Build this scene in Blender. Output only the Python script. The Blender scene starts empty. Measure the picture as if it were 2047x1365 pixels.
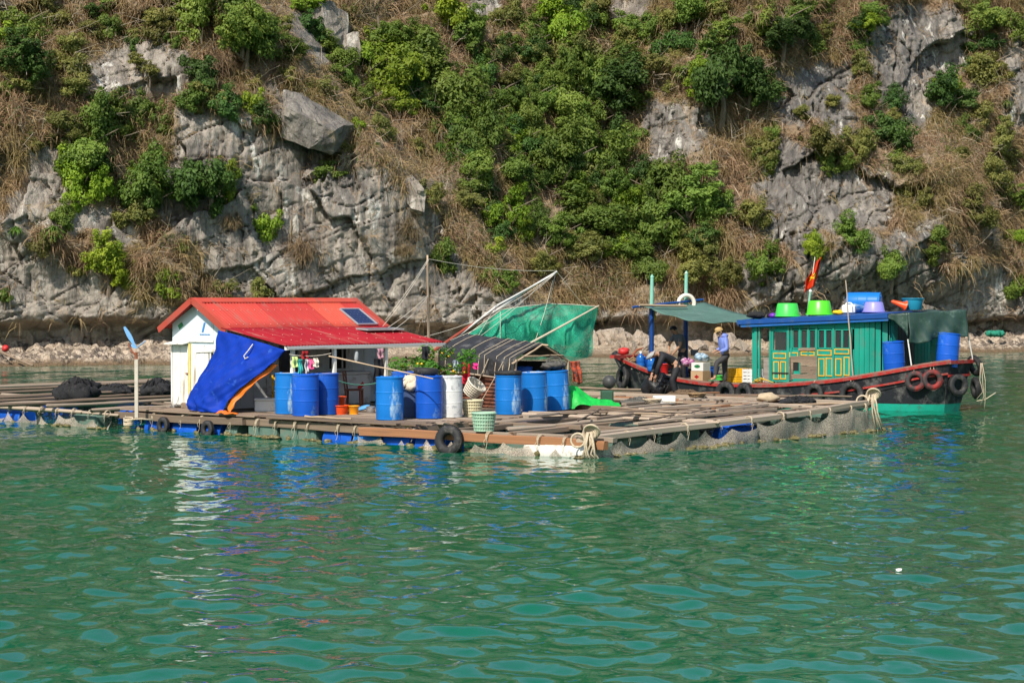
import bpy, bmesh, math, random
import numpy as np
from mathutils import Vector, Matrix, Quaternion
R = math.radians
PI = math.pi
random.seed(11)
S = bpy.context.scene
COL = S.collection

# ------------------------------------------------------------------ camera
F = 3980.0                       # focal length in pixels of the 2047 px wide photograph
CAMZ = 2.95
TILT = math.atan((682.5 - 600.0) / F)
cd = bpy.data.cameras.new('camera')
cd.sensor_width = 36.0
cd.lens = F / 2047.0 * 36.0
cd.clip_end = 6000.0
cam = bpy.data.objects.new('camera', cd)
COL.objects.link(cam)
cam.location = (0, 0, CAMZ)
cam.rotation_euler = (PI / 2 - TILT, 0, 0)
S.camera = cam

# ------------------------------------------------------------------ sky, sun, exposure
SUN_TO = Vector((-0.33, -0.73, 0.80)).normalized()     # direction from the scene to the sun
w = bpy.data.worlds.new('World')
S.world = w
w.use_nodes = True
wn = w.node_tree.nodes
wn.clear()
wo = wn.new('ShaderNodeOutputWorld')
bg = wn.new('ShaderNodeBackground')
sky = wn.new('ShaderNodeTexSky')
sky.sky_type = 'NISHITA'
sky.sun_disc = False
sky.sun_elevation = math.asin(SUN_TO.z)
sky.sun_rotation = math.atan2(SUN_TO.x, SUN_TO.y)
sky.air_density = 1.35
sky.dust_density = 1.0
sky.ozone_density = 2.0
bg.inputs['Strength'].default_value = 0.122
w.node_tree.links.new(sky.outputs[0], bg.inputs['Color'])
w.node_tree.links.new(bg.outputs[0], wo.inputs['Surface'])
sl = bpy.data.lights.new('sun', 'SUN')
sl.energy = 5.0
sl.angle = R(0.53)
sl.color = (1.0, 0.93, 0.82)
so = bpy.data.objects.new('sun', sl)
COL.objects.link(so)
so.rotation_euler = (-SUN_TO).to_track_quat('-Z', 'Y').to_euler()
S.view_settings.view_transform = 'Standard'
S.view_settings.look = 'None'
S.view_settings.exposure = 0.27
S.view_settings.gamma = 1.0
S.view_settings.use_curve_mapping = False
S.cycles.max_bounces = 8
S.cycles.diffuse_bounces = 3
S.cycles.glossy_bounces = 4
S.cycles.transmission_bounces = 4
S.cycles.transparent_max_bounces = 12
S.cycles.caustics_reflective = False
S.cycles.caustics_refractive = False

# ------------------------------------------------------------------ pixels to places
_ct, _st = math.cos(TILT), math.sin(TILT)
def ray(px, py):
    """direction of a photograph pixel, scaled so that its forward (y) component is 1"""
    x = (px - 1023.5) / F
    v = -(py - 682.5) / F
    y = _ct + v * _st
    z = -_st + v * _ct
    return Vector((x / y, 1.0, z / y))
def at_z(px, py, z):
    d = ray(px, py)
    t = (z - CAMZ) / d.z
    return Vector((0, 0, CAMZ)) + d * t
def at_y(px, py, y):
    return Vector((0, 0, CAMZ)) + ray(px, py) * y
def at_plane(px, py, p0, n):
    d = ray(px, py)
    o = Vector((0, 0, CAMZ))
    t = (Vector(p0) - o).dot(n) / d.dot(n)
    return o + d * t

# ------------------------------------------------------------------ materials
MATS = {}
def nodes_of(m):
    nt = m.node_tree
    return nt, nt.nodes, nt.links
def mat(name, col, rough=0.6, var=0.12, scale=6.0, bump=0.0, bscale=40.0, metal=0.0, spec=0.35,
        dirt=None, dirt_amt=0.0, dirt_scale=3.0, stretch=(1, 1, 1), objvar=0.0, transl=0.0, island=0.0):
    """plain procedural material: colour with noise variation, optional dirt blotches and relief"""
    if name in MATS:
        return MATS[name]
    m = bpy.data.materials.new(name)
    m.use_nodes = True
    nt, n, l = nodes_of(m)
    b = n['Principled BSDF']
    tc = n.new('ShaderNodeTexCoord')
    mp = n.new('ShaderNodeMapping')
    mp.inputs['Scale'].default_value = stretch
    l.new(tc.outputs['Object'], mp.inputs['Vector'])
    no = n.new('ShaderNodeTexNoise')
    no.inputs['Scale'].default_value = scale
    no.inputs['Detail'].default_value = 5
    no.inputs['Roughness'].default_value = 0.65
    l.new(mp.outputs[0], no.inputs['Vector'])
    mr = n.new('ShaderNodeMapRange')
    mr.inputs[1].default_value = 0.25
    mr.inputs[2].default_value = 0.75
    mr.inputs[3].default_value = 1 - var
    mr.inputs[4].default_value = 1 + var
    l.new(no.outputs['Fac'], mr.inputs[0])
    hv = n.new('ShaderNodeHueSaturation')
    hv.inputs['Color'].default_value = (*col, 1)
    val = mr.outputs[0]
    if objvar > 0 or island > 0:
        oi = n.new('ShaderNodeObjectInfo') if objvar > 0 else n.new('ShaderNodeNewGeometry')
        src = oi.outputs['Random'] if objvar > 0 else oi.outputs['Random Per Island']
        a = objvar or island
        m2 = n.new('ShaderNodeMapRange')
        m2.inputs[3].default_value = 1 - a
        m2.inputs[4].default_value = 1 + a
        l.new(src, m2.inputs[0])
        mu = n.new('ShaderNodeMath')
        mu.operation = 'MULTIPLY'
        l.new(val, mu.inputs[0])
        l.new(m2.outputs[0], mu.inputs[1])
        val = mu.outputs[0]
    l.new(val, hv.inputs['Value'])
    out = hv.outputs[0]
    if dirt is not None:
        n2 = n.new('ShaderNodeTexNoise')
        n2.inputs['Scale'].default_value = dirt_scale
        n2.inputs['Detail'].default_value = 7
        n2.inputs['Roughness'].default_value = 0.72
        l.new(mp.outputs[0], n2.inputs['Vector'])
        r2 = n.new('ShaderNodeMapRange')
        r2.inputs[1].default_value = 0.62 - 0.3 * dirt_amt
        r2.inputs[2].default_value = 0.72 - 0.2 * dirt_amt
        l.new(n2.outputs['Fac'], r2.inputs[0])
        mx = n.new('ShaderNodeMix')
        mx.data_type = 'RGBA'
        l.new(r2.outputs[0], mx.inputs[0])
        l.new(out, mx.inputs[6])
        mx.inputs[7].default_value = (*dirt, 1)
        out = mx.outputs[2]
    l.new(out, b.inputs['Base Color'])
    b.inputs['Roughness'].default_value = rough
    b.inputs['Metallic'].default_value = metal
    b.inputs['Specular IOR Level'].default_value = spec
    if bump > 0:
        n3 = n.new('ShaderNodeTexNoise')
        n3.inputs['Scale'].default_value = bscale
        n3.inputs['Detail'].default_value = 4
        l.new(mp.outputs[0], n3.inputs['Vector'])
        bp = n.new('ShaderNodeBump')
        bp.inputs['Strength'].default_value = bump
        bp.inputs['Distance'].default_value = 0.02
        l.new(n3.outputs['Fac'], bp.inputs['Height'])
        l.new(bp.outputs[0], b.inputs['Normal'])
    if transl > 0:
        tr = n.new('ShaderNodeBsdfTranslucent')
        l.new(out, tr.inputs['Color'])
        ms = n.new('ShaderNodeMixShader')
        ms.inputs[0].default_value = transl
        l.new(b.outputs[0], ms.inputs[1])
        l.new(tr.outputs[0], ms.inputs[2])
        l.new(ms.outputs[0], n['Material Output'].inputs['Surface'])
    MATS[name] = m
    return m

def net_mat(name, col, cell=0.04, thick=0.35, alpha_min=0.0, rough=0.8, stretch=(1, 1, 1)):
    """see-through woven netting: thread colour with holes left open"""
    if name in MATS:
        return MATS[name]
    m = bpy.data.materials.new(name)
    m.use_nodes = True
    nt, n, l = nodes_of(m)
    b = n['Principled BSDF']
    b.inputs['Roughness'].default_value = rough
    b.inputs['Specular IOR Level'].default_value = 0.15
    tc = n.new('ShaderNodeTexCoord')
    mp = n.new('ShaderNodeMapping')
    mp.inputs['Scale'].default_value = stretch
    l.new(tc.outputs['Object'], mp.inputs['Vector'])
    no = n.new('ShaderNodeTexNoise')
    no.inputs['Scale'].default_value = 2.5
    no.inputs['Detail'].default_value = 6
    l.new(mp.outputs[0], no.inputs['Vector'])
    hv = n.new('ShaderNodeHueSaturation')
    hv.inputs['Color'].default_value = (*col, 1)
    mr = n.new('ShaderNodeMapRange')
    mr.inputs[1].default_value = 0.3
    mr.inputs[2].default_value = 0.7
    mr.inputs[3].default_value = 0.75
    mr.inputs[4].default_value = 1.25
    l.new(no.outputs['Fac'], mr.inputs[0])
    l.new(mr.outputs[0], hv.inputs['Value'])
    l.new(hv.outputs[0], b.inputs['Base Color'])
    ck = n.new('ShaderNodeTexWhiteNoise')
    sc = n.new('ShaderNodeVectorMath')
    sc.operation = 'SCALE'
    sc.inputs['Scale'].default_value = 1.0 / cell
    l.new(tc.outputs['Object'], sc.inputs[0])
    fl = n.new('ShaderNodeVectorMath')
    fl.operation = 'FLOOR'
    l.new(sc.outputs[0], fl.inputs[0])
    l.new(fl.outputs[0], ck.inputs['Vector'])
    gt = n.new('ShaderNodeMath')
    gt.operation = 'LESS_THAN'
    l.new(ck.outputs['Value'], gt.inputs[0])
    gt.inputs[1].default_value = thick
    mx = n.new('ShaderNodeMath')
    mx.operation = 'MAXIMUM'
    l.new(gt.outputs[0], mx.inputs[0])
    mx.inputs[1].default_value = alpha_min
    l.new(mx.outputs[0], b.inputs['Alpha'])
    MATS[name] = m
    return m

# ------------------------------------------------------------------ mesh helpers
def tag(o, label=None, cat=None, group=None, kind=None):
    if label: o['label'] = label
    if cat: o['category'] = cat
    if group: o['group'] = group
    if kind: o['kind'] = kind
    return o
def empty(name, loc=(0, 0, 0), rz=0.0, parent=None):
    o = bpy.data.objects.new(name, None)
    COL.objects.link(o)
    o.empty_display_size = 0.1
    o.location = loc
    o.rotation_euler = (0, 0, rz)
    if parent: o.parent = parent
    return o
def raw(name, verts, faces, m, parent=None, smooth=False):
    me = bpy.data.meshes.new(name)
    me.from_pydata([tuple(v) for v in verts], [], faces)
    if smooth:
        me.polygons.foreach_set('use_smooth', [True] * len(me.polygons))
    if m: me.materials.append(m)
    me.update()
    o = bpy.data.objects.new(name, me)
    COL.objects.link(o)
    if parent: o.parent = parent
    return o
def np_mesh(name, V, Q, m, parent=None, smooth=True):
    """fast mesh from numpy arrays: V n x 3, Q m x 4 (or m x 3)"""
    me = bpy.data.meshes.new(name)
    V = np.asarray(V, dtype=np.float32)
    Q = np.asarray(Q, dtype=np.int32)
    k = Q.shape[1]
    me.vertices.add(len(V))
    me.vertices.foreach_set('co', V.ravel())
    me.loops.add(Q.size)
    me.loops.foreach_set('vertex_index', Q.ravel())
    me.polygons.add(len(Q))
    me.polygons.foreach_set('loop_start', np.arange(0, Q.size, k, dtype=np.int32))
    me.polygons.foreach_set('loop_total', np.full(len(Q), k, dtype=np.int32))
    if smooth:
        me.polygons.foreach_set('use_smooth', np.ones(len(Q), dtype=bool))
    if m: me.materials.append(m)
    me.update()
    me.validate()
    o = bpy.data.objects.new(name, me)
    COL.objects.link(o)
    if parent: o.parent = parent
    return o
class MB:
    """collects shapes that become ONE mesh object"""
    def __init__(self):
        self.v = []; self.f = []
    def add(self, v, f):
        k = len(self.v)
        self.v += [tuple(x) for x in v]
        self.f += [tuple(i + k for i in q) for q in f]
        return self
    def box(self, c, s, rot=None):
        hx, hy, hz = s[0] / 2, s[1] / 2, s[2] / 2
        vs = [Vector((x, y, z)) for x in (-hx, hx) for y in (-hy, hy) for z in (-hz, hz)]
        if rot is not None: vs = [rot @ q for q in vs]
        c = Vector(c)
        return self.add([q + c for q in vs], [(0, 1, 3, 2), (4, 6, 7, 5), (0, 4, 5, 1), (2, 3, 7, 6), (0, 2, 6, 4), (1, 5, 7, 3)])
    def bar(self, a, b, wd, ht, up=(0, 0, 1)):
        """squared timber from a to b: width wd sideways, height ht along up"""
        a, b = Vector(a), Vector(b)
        d = (b - a).normalized()
        u = Vector(up)
        s = d.cross(u)
        if s.length < 1e-4: s = d.cross(Vector((1, 0, 0)))
        s.normalize()
        u = s.cross(d)
        vs = []
        for p in (a, b):
            for i, j in ((-1, -1), (1, -1), (1, 1), (-1, 1)):
                vs.append(p + s * (wd / 2 * i) + u * (ht / 2 * j))
        return self.add(vs, [(3, 2, 1, 0), (4, 5, 6, 7), (0, 1, 5, 4), (1, 2, 6, 5), (2, 3, 7, 6), (3, 0, 4, 7)])
    def tube(self, pts, r, n=6, close=False):
        pts = [Vector(p) for p in pts]
        rr = r if isinstance(r, (list, tuple)) else [r] * len(pts)
        k = len(pts)
        vs = []; up = None
        for i, p in enumerate(pts):
            if close: d = pts[(i + 1) % k] - pts[i - 1]
            else: d = pts[min(i + 1, k - 1)] - pts[max(i - 1, 0)]
            if d.length < 1e-7: d = Vector((0, 0, 1))
            d.normalize()
            if up is None:
                up = d.cross(Vector((0, 0, 1)) if abs(d.z) < 0.9 else Vector((1, 0, 0))).normalized()
            s = up - d * up.dot(d)
            if s.length < 1e-5: s = d.orthogonal()
            s.normalize(); up = s
            t = d.cross(s)
            for j in range(n):
                a = 2 * PI * j / n
                vs.append(p + (s * math.cos(a) + t * math.sin(a)) * rr[i])
        fs = []
        for i in range(k if close else k - 1):
            for j in range(n):
                a, b = i * n + j, i * n + (j + 1) % n
                c = ((i + 1) % k) * n
                fs.append((a, b, c + (j + 1) % n, c + j))
        if not close:
            fs.append(tuple(range(n - 1, -1, -1)))
            fs.append(tuple(range((k - 1) * n, k * n)))
        return self.add(vs, fs)
    def lathe(self, prof, n=20, cap=True, M=None):
        vs = []
        for (r, z) in prof:
            for j in range(n):
                a = 2 * PI * j / n
                vs.append(Vector((r * math.cos(a), r * math.sin(a), z)))
        if M is not None: vs = [M @ q for q in vs]
        fs = []
        for i in range(len(prof) - 1):
            for j in range(n):
                fs.append((i * n + j, i * n + (j + 1) % n, (i + 1) * n + (j + 1) % n, (i + 1) * n + j))
        if cap:
            fs.append(tuple(range(n - 1, -1, -1)))
            fs.append(tuple(range((len(prof) - 1) * n, len(prof) * n)))
        return self.add(vs, fs)
    def grid(self, fn, nu, nv):
        vs = [fn(i / nu, j / nv) for j in range(nv + 1) for i in range(nu + 1)]
        fs = [(j * (nu + 1) + i, j * (nu + 1) + i + 1, (j + 1) * (nu + 1) + i + 1, (j + 1) * (nu + 1) + i) for j in range(nv) for i in range(nu)]
        return self.add(vs, fs)
    def sheet(self, fn, nu, nv, t):
        """a grid given thickness t along its own normals (a closed, thin solid)"""
        P = [[Vector(fn(i / nu, j / nv)) for i in range(nu + 1)] for j in range(nv + 1)]
        top = []; bot = []
        for j in range(nv + 1):
            for i in range(nu + 1):
                du = P[j][min(i + 1, nu)] - P[j][max(i - 1, 0)]
                dv = P[min(j + 1, nv)][i] - P[max(j - 1, 0)][i]
                nn = du.cross(dv)
                nn = nn.normalized() if nn.length > 1e-9 else Vector((0, 0, 1))
                top.append(P[j][i] + nn * (t / 2)); bot.append(P[j][i] - nn * (t / 2))
        N = len(top); W = nu + 1
        fs = []
        for j in range(nv):
            for i in range(nu):
                a, b, c, d = j * W + i, j * W + i + 1, (j + 1) * W + i + 1, (j + 1) * W + i
                fs.append((a, b, c, d)); fs.append((N + d, N + c, N + b, N + a))
        for i in range(nu):
            fs.append((i + 1, i, N + i, N + i + 1)); k = nv * W
            fs.append((k + i, k + i + 1, N + k + i + 1, N + k + i))
        for j in range(nv):
            fs.append((j * W, (j + 1) * W, N + (j + 1) * W, N + j * W)); k = nu
            fs.append(((j + 1) * W + k, j * W + k, N + j * W + k, N + (j + 1) * W + k))
        return self.add(top + bot, fs)
    def blob(self, c, rx, ry, rz, seed=0, amp=0.15, nu=14, nv=9, M=None):
        rnd = random.Random(seed)
        ph = [(rnd.uniform(0, 6.3), rnd.uniform(0, 6.3), rnd.randint(2, 6), rnd.randint(2, 5)) for _ in range(5)]
        vs = []
        for j in range(nv + 1):
            t = PI * j / nv
            for i in range(nu):
                a = 2 * PI * i / nu
                k = 1 + amp * sum(math.sin(p[2] * a + p[0]) * math.sin(p[3] * t + p[1]) for p in ph) / 2.2 + rnd.uniform(-amp, amp) * 0.25
                q = Vector((rx * math.sin(t) * math.cos(a) * k, ry * math.sin(t) * math.sin(a) * k, rz * math.cos(t) * k))
                if M is not None: q = M @ q
                vs.append(q + Vector(c))
        fs = [(j * nu + i, (j + 1) * nu + i, (j + 1) * nu + (i + 1) % nu, j * nu + (i + 1) % nu) for j in range(nv) for i in range(nu)]
        return self.add(vs, fs)
    def build(self, name, m, parent=None, smooth=False, bevel=0.0, angle=None):
        o = raw(name, self.v, self.f, m, parent, smooth)
        if bevel > 0:
            md = o.modifiers.new('bevel', 'BEVEL')
            md.width = bevel; md.segments = 1; md.limit_method = 'ANGLE'
        if angle is not None:
            sm = o.data
            bm = bmesh.new(); bm.from_mesh(sm)
            for e in bm.edges:
                if len(e.link_faces) == 2 and e.calc_face_angle(0) > angle: e.smooth = False
            for fc in bm.faces: fc.smooth = True
            bm.to_mesh(sm); bm.free()
        return o
def copy_tree(o, parent=None):
    c = o.copy()
    COL.objects.link(c)
    c.parent = parent
    for ch in list(o.children):
        copy_tree(ch, c)
    return c

# ------------------------------------------------------------------ numpy noise
def _hash(ix, iy, s):
    h = (ix.astype(np.int64) * 374761393 + iy.astype(np.int64) * 668265263 + s * 1442695041) & 0x7fffffff
    h = (h ^ (h >> 13)) * 1274126177 & 0x7fffffff
    h = (h ^ (h >> 16)) * 2246822519 & 0x7fffffff
    return ((h ^ (h >> 15)) & 0xffffff) / float(0xffffff)
def vnoise(x, y, s=0):
    ix, iy = np.floor(x), np.floor(y)
    fx, fy = x - ix, y - iy
    ix = ix.astype(np.int64); iy = iy.astype(np.int64)
    ux = fx * fx * fx * (fx * (fx * 6 - 15) + 10); uy = fy * fy * fy * (fy * (fy * 6 - 15) + 10)
    a = _hash(ix, iy, s); b = _hash(ix + 1, iy, s); c = _hash(ix, iy + 1, s); d = _hash(ix + 1, iy + 1, s)
    return (a * (1 - ux) + b * ux) * (1 - uy) + (c * (1 - ux) + d * ux) * uy
def fbm(x, y, o=4, s=0, g=0.5):
    t = 0.0; a = 1.0; n = 0.0
    for k in range(o):
        t = t + a * vnoise(x * 2 ** k + 17.3 * k, y * 2 ** k - 9.1 * k, s + k)
        n += a; a *= g
    return t / n
def ridged(x, y, o=4, s=0):
    t = 0.0; a = 1.0; n = 0.0
    for k in range(o):
        t = t + a * (1 - np.abs(2 * vnoise(x * 2 ** k + 5.3 * k, y * 2 ** k + 3.7 * k, s + k) - 1))
        n += a; a *= 0.5
    return t / n
def facets(x, y, s=0, jit=0.9):
    """blocky rock: every jittered cell is its own tilted plane; returns height and the distance to the cell's border"""
    ix, iy = np.floor(x).astype(np.int64), np.floor(y).astype(np.int64)
    f1 = np.full(x.shape, 1e9); f2 = np.full(x.shape, 1e9); hh = np.zeros(x.shape)
    for dx in (-1, 0, 1):
        for dy in (-1, 0, 1):
            cx, cy = ix + dx, iy + dy
            px = cx + 0.5 + jit * (_hash(cx, cy, s) - 0.5); py = cy + 0.5 + jit * (_hash(cx, cy, s + 7) - 0.5)
            ddx, ddy = x - px, y - py
            d = ddx * ddx + ddy * ddy
            h = (_hash(cx, cy, s + 13) - 0.5) + 1.3 * (_hash(cx, cy, s + 19) - 0.5) * ddx + 1.3 * (_hash(cx, cy, s + 23) - 0.5) * ddy
            nearer = d < f1
            f2 = np.where(nearer, f1, np.minimum(f2, d))
            hh = np.where(nearer, h, hh)
            f1 = np.where(nearer, d, f1)
    return hh, np.sqrt(f2) - np.sqrt(f1)
def sstep(a, b, x):
    t = np.clip((x - a) / (b - a), 0, 1)
    return t * t * (3 - 2 * t)
def in_poly(px, py, poly):
    r = np.zeros(np.shape(px), dtype=bool)
    j = len(poly) - 1
    for i in range(len(poly)):
        xi, yi = poly[i]; xj, yj = poly[j]
        c = ((yi > py) != (yj > py)) & (px < (xj - xi) * (py - yi) / (yj - yi + 1e-9) + xi)
        r ^= c
        j = i
    return r
# ================================================================== WATER
def water_material():
    m = bpy.data.materials.new('sea_water')
    m.use_nodes = True
    nt, n, l = nodes_of(m)
    b = n['Principled BSDF']
    b.inputs['Roughness'].default_value = 0.035
    b.inputs['IOR'].default_value = 1.333
    b.inputs['Specular IOR Level'].default_value = 0.8
    tc = n.new('ShaderNodeTexCoord')
    # colour of the silty green bay: broad patches, a little bluer here and there
    cn = n.new('ShaderNodeTexNoise')
    cn.inputs['Scale'].default_value = 0.09
    cn.inputs['Detail'].default_value = 3
    l.new(tc.outputs['Object'], cn.inputs['Vector'])
    cr = n.new('ShaderNodeValToRGB')
    cr.color_ramp.elements[0].position = 0.3
    cr.color_ramp.elements[0].color = (0.0015, 0.086, 0.040, 1)
    cr.color_ramp.elements[1].position = 0.75
    cr.color_ramp.elements[1].color = (0.003, 0.114, 0.060, 1)
    l.new(cn.outputs['Fac'], cr.inputs[0])
    l.new(cr.outputs[0], b.inputs['Base Color'])
    def layer(scale, stretch, rot, det, rough=0.5, dist=0.6):
        mp = n.new('ShaderNodeMapping')
        mp.inputs['Scale'].default_value = stretch
        mp.inputs['Rotation'].default_value = (0, 0, rot)
        l.new(tc.outputs['Object'], mp.inputs['Vector'])
        t = n.new('ShaderNodeTexNoise')
        t.inputs['Scale'].default_value = scale
        t.inputs['Detail'].default_value = det
        t.inputs['Roughness'].default_value = rough
        t.inputs['Distortion'].default_value = dist
        l.new(mp.outputs[0], t.inputs['Vector'])
        return t.outputs['Fac']
    def bump(h, dist, prev=None, strength=1.0):
        bp = n.new('ShaderNodeBump')
        bp.inputs['Strength'].default_value = strength
        bp.inputs['Distance'].default_value = dist
        l.new(h, bp.inputs['Height'])
        if prev is not None: l.new(prev, bp.inputs['Normal'])
        return bp.outputs[0]
    b3 = bump(layer(4.2, (1.25, 1.0, 1), 0.2, 1.5, 0.5, 0.3), WAVE)
    l.new(b3, b.inputs['Normal'])
    return m
WAVE = 0.010
W_MAT = water_material()
def wave_height(x, y):
    rnd = np.random.default_rng(77)
    h = np.zeros(x.shape)
    gust = 0.35 + 1.3 * fbm(x * 0.09 + 3, y * 0.06, 3, 15)
    far = 1 - 0.75 * sstep(45, 95, y)
    for (l0, l1, num, slope, spread, fade) in ((3.0, 7.0, 10, 0.010, 0.8, 0), (1.0, 2.0, 16, 0.015, 1.2, 0), (0.42, 0.9, 24, 0.025, 1.5, 1), (0.22, 0.40, 16, 0.013, 1.6, 1)):
        part = np.zeros(x.shape)
        for k in range(num):
            lam = l0 * (l1 / l0) ** rnd.uniform()
            th = -PI / 2 + 0.35 + rnd.normal(0, spread)
            kk = 2 * PI / lam
            part += slope / kk * np.sin(kk * (x * math.cos(th) + y * math.sin(th)) + rnd.uniform(0, 6.28))
        h += part * (gust * far if fade else 0.6 + 0.4 * far)
    return h
def water_surface():
    nr, nc = 600, 520
    y = 11.0 * (125.0 / 11.0) ** (np.arange(nr) / (nr - 1))
    u = np.linspace(-1, 1, nc)
    Y, U = np.meshgrid(y, u, indexing='ij')
    X = U * (0.30 * Y + 5.0)
    Z = wave_height(X, Y)
    edge = sstep(1.0, 0.96, np.abs(U)) * sstep(11.0, 11.6, Y)
    V = np.stack([X, Y, Z * edge], -1).reshape(-1, 3)
    Q = grid_quads(nc, nr)
    k = len(V)
    x0, x1 = 0.30 * 11 + 5.0, 0.30 * 125 + 5.0
    E = np.array([(-1500, -300, 0), (1500, -300, 0), (1500, 1800, 0), (-1500, 1800, 0), (-x0, 11, 0), (x0, 11, 0), (x1, 125, 0), (-x1, 125, 0)], float)
    Q = np.concatenate([Q, np.array([(k, k + 1, k + 5, k + 4), (k + 1, k + 2, k + 6, k + 5), (k + 2, k + 3, k + 7, k + 6), (k + 3, k, k + 4, k + 7)])])
    return np_mesh('water', np.concatenate([V, E]), Q, W_MAT)
def grid_quads(nu, nv):
    i = np.arange(nu - 1)[None, :] + (np.arange(nv - 1) * nu)[:, None]
    i = i.ravel()
    return np.stack([i, i + 1, i + nu + 1, i + nu], axis=1)
tag(water_surface(), 'green rippled sea water of the bay', 'water', kind='structure')

# ================================================================== CLIFF
def shore_y(a):
    return 100.0 + 0.5 * a + 1.2 * np.sin(a * 0.21 + 0.6) * 0.6
A0, A1, Z0, Z1 = -44.0, 52.0, -0.6, 38.0
NA, NZ = 960, 450
aa = np.linspace(A0, A1, NA)
zz = Z0 + (Z1 - Z0) * (np.linspace(0, 1, NZ) ** 1.25)
GA, GZ = np.meshgrid(aa, zz)
def cliff_depth(a, z):
    base = shore_y(a) + 4.3
    # the wall leans back with height, nearly upright near the sea
    lean = 0.34 * np.clip(z - 1.8, 0, 5) + 0.42 * np.clip(z - 6.8, 0, 60)
    # the wooded gully between two buttresses
    wob = 1.6 * (fbm(a * 0.15, z * 0.25, 3, 5) - 0.5)
    aL = -0.2 - (z - 3.2) * 0.95 + wob
    aR = np.where(z > 8, 8.0, 13.0 - 0.6 * z) + wob * 1.5
    g = sstep(0.0, 3.5, a - aL) * (1 - sstep(-2.0, 4.0, a - aR))
    gully = g * (1.2 + 0.30 * np.clip(z - 1.0, 0, 20))
    big = 5.0 * (fbm(a * 0.085, z * 0.10, 3, 3) - 0.5) * sstep(2.0, 8.0, z)
    # buttress on the right stands forward
    butt = -2.2 * sstep(12, 18, a) * (1 - sstep(24, 30, a)) * sstep(2, 5, z) * (1 - sstep(9, 15, z))
    # sea-cut notch
    nz = z + 0.7 * (fbm(a * 0.3, a * 0.0 + 2.0, 3, 41) - 0.5) + 0.35 * (fbm(a * 1.1, a * 0.0, 3, 42) - 0.5)
    notch = 2.7 * (1 - sstep(1.45, 2.05, nz)) * (0.35 + 1.3 * fbm(a * 0.22, a * 0.0 + 9, 2, 43))
    foot = 0.0
    y = base + lean + gully + big + butt + notch + foot
    # tilted slabs: the strata dip down to the right
    sh = a + 0.55 * z
    sv = z - 0.45 * a
    wx = 1.3 * (fbm(a * 0.5, z * 0.5, 3, 71) - 0.5); wz = 1.3 * (fbm(a * 0.5, z * 0.5, 3, 72) - 0.5)
    rockf = 1 - 0.45 * g
    h1, e1 = facets((sh + wx) / 5.0, (sv + wz) / 3.6, 101)
    h2, e2 = facets((a + wx * 0.8) / 1.9, (z + wz * 0.8 - 0.3 * a) / 1.5, 131)
    h3, e3 = facets((a + wx * 0.5) / 0.62, (z + wz * 0.5) / 0.75, 151)
    y += rockf * (1.5 * h1 + 0.34 * h2 + 0.10 * h3)
    y += rockf * (0.35 * (1 - sstep(0.0, 0.03, e1)) * sstep(0.42, 0.55, fbm(a * 0.3, z * 0.3, 2, 76)) + 0.16 * (1 - sstep(0.0, 0.05, e2)) * sstep(0.5, 0.62, fbm(a * 0.4, z * 0.4, 2, 77)))
    # long joints that run with the dip of the strata, and a few across it
    for (cu, cv, sd, dep) in ((0.10, 0.75, 91, 0.34), (0.16, 1.5, 92, 0.16), (0.75, 0.14, 93, 0.25)):
        rn = 1 - np.abs(2 * fbm(sh * cu + 0.25 * wx, sv * cv + 0.25 * wz, 3, sd, 0.35) - 1)
        y += rockf * dep * sstep(0.965, 0.995, rn) * sstep(0.40, 0.55, fbm(a * 0.25, z * 0.25, 2, sd + 5))
    for (cu, cv, sd, dep) in ((0.8, 0.10, 94, 0.45), (1.7, 0.16, 95, 0.28)):      # upright cracks
        rn = 1 - np.abs(2 * fbm(a * cu + 0.35 * wx, z * cv, 4, sd, 0.45) - 1)
        y += rockf * dep * sstep(0.955, 0.99, rn) * sstep(0.42, 0.55, fbm(a * 0.3, z * 0.3, 2, sd + 5))
    # flutes running down the face
    fl = ridged(a * 1.9 + 0.25 * wx, z * 0.16, 4, 31)
    y += 0.42 * rockf * (0.6 - fl) * sstep(2.0, 5.0, z)
    y += 0.30 * (fbm(a * 1.5, z * 1.3, 6, 55, 0.58) - 0.5) + 0.10 * (ridged(a * 2.6, z * 1.1, 4, 57) - 0.6)
    # water-worn pockets low down
    y += 0.55 * (ridged(a * 0.9, z * 1.3, 4, 61) - 0.6) * (1 - sstep(2.0, 4.5, z))
    return y
GY = cliff_depth(GA, GZ)
def project(X, Y, Z):
    dep = Y * _ct - (Z - CAMZ) * _st
    v = Y * _st + (Z - CAMZ) * _ct
    return 1023.5 + F * X / dep, 682.5 - F * v / dep
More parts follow.
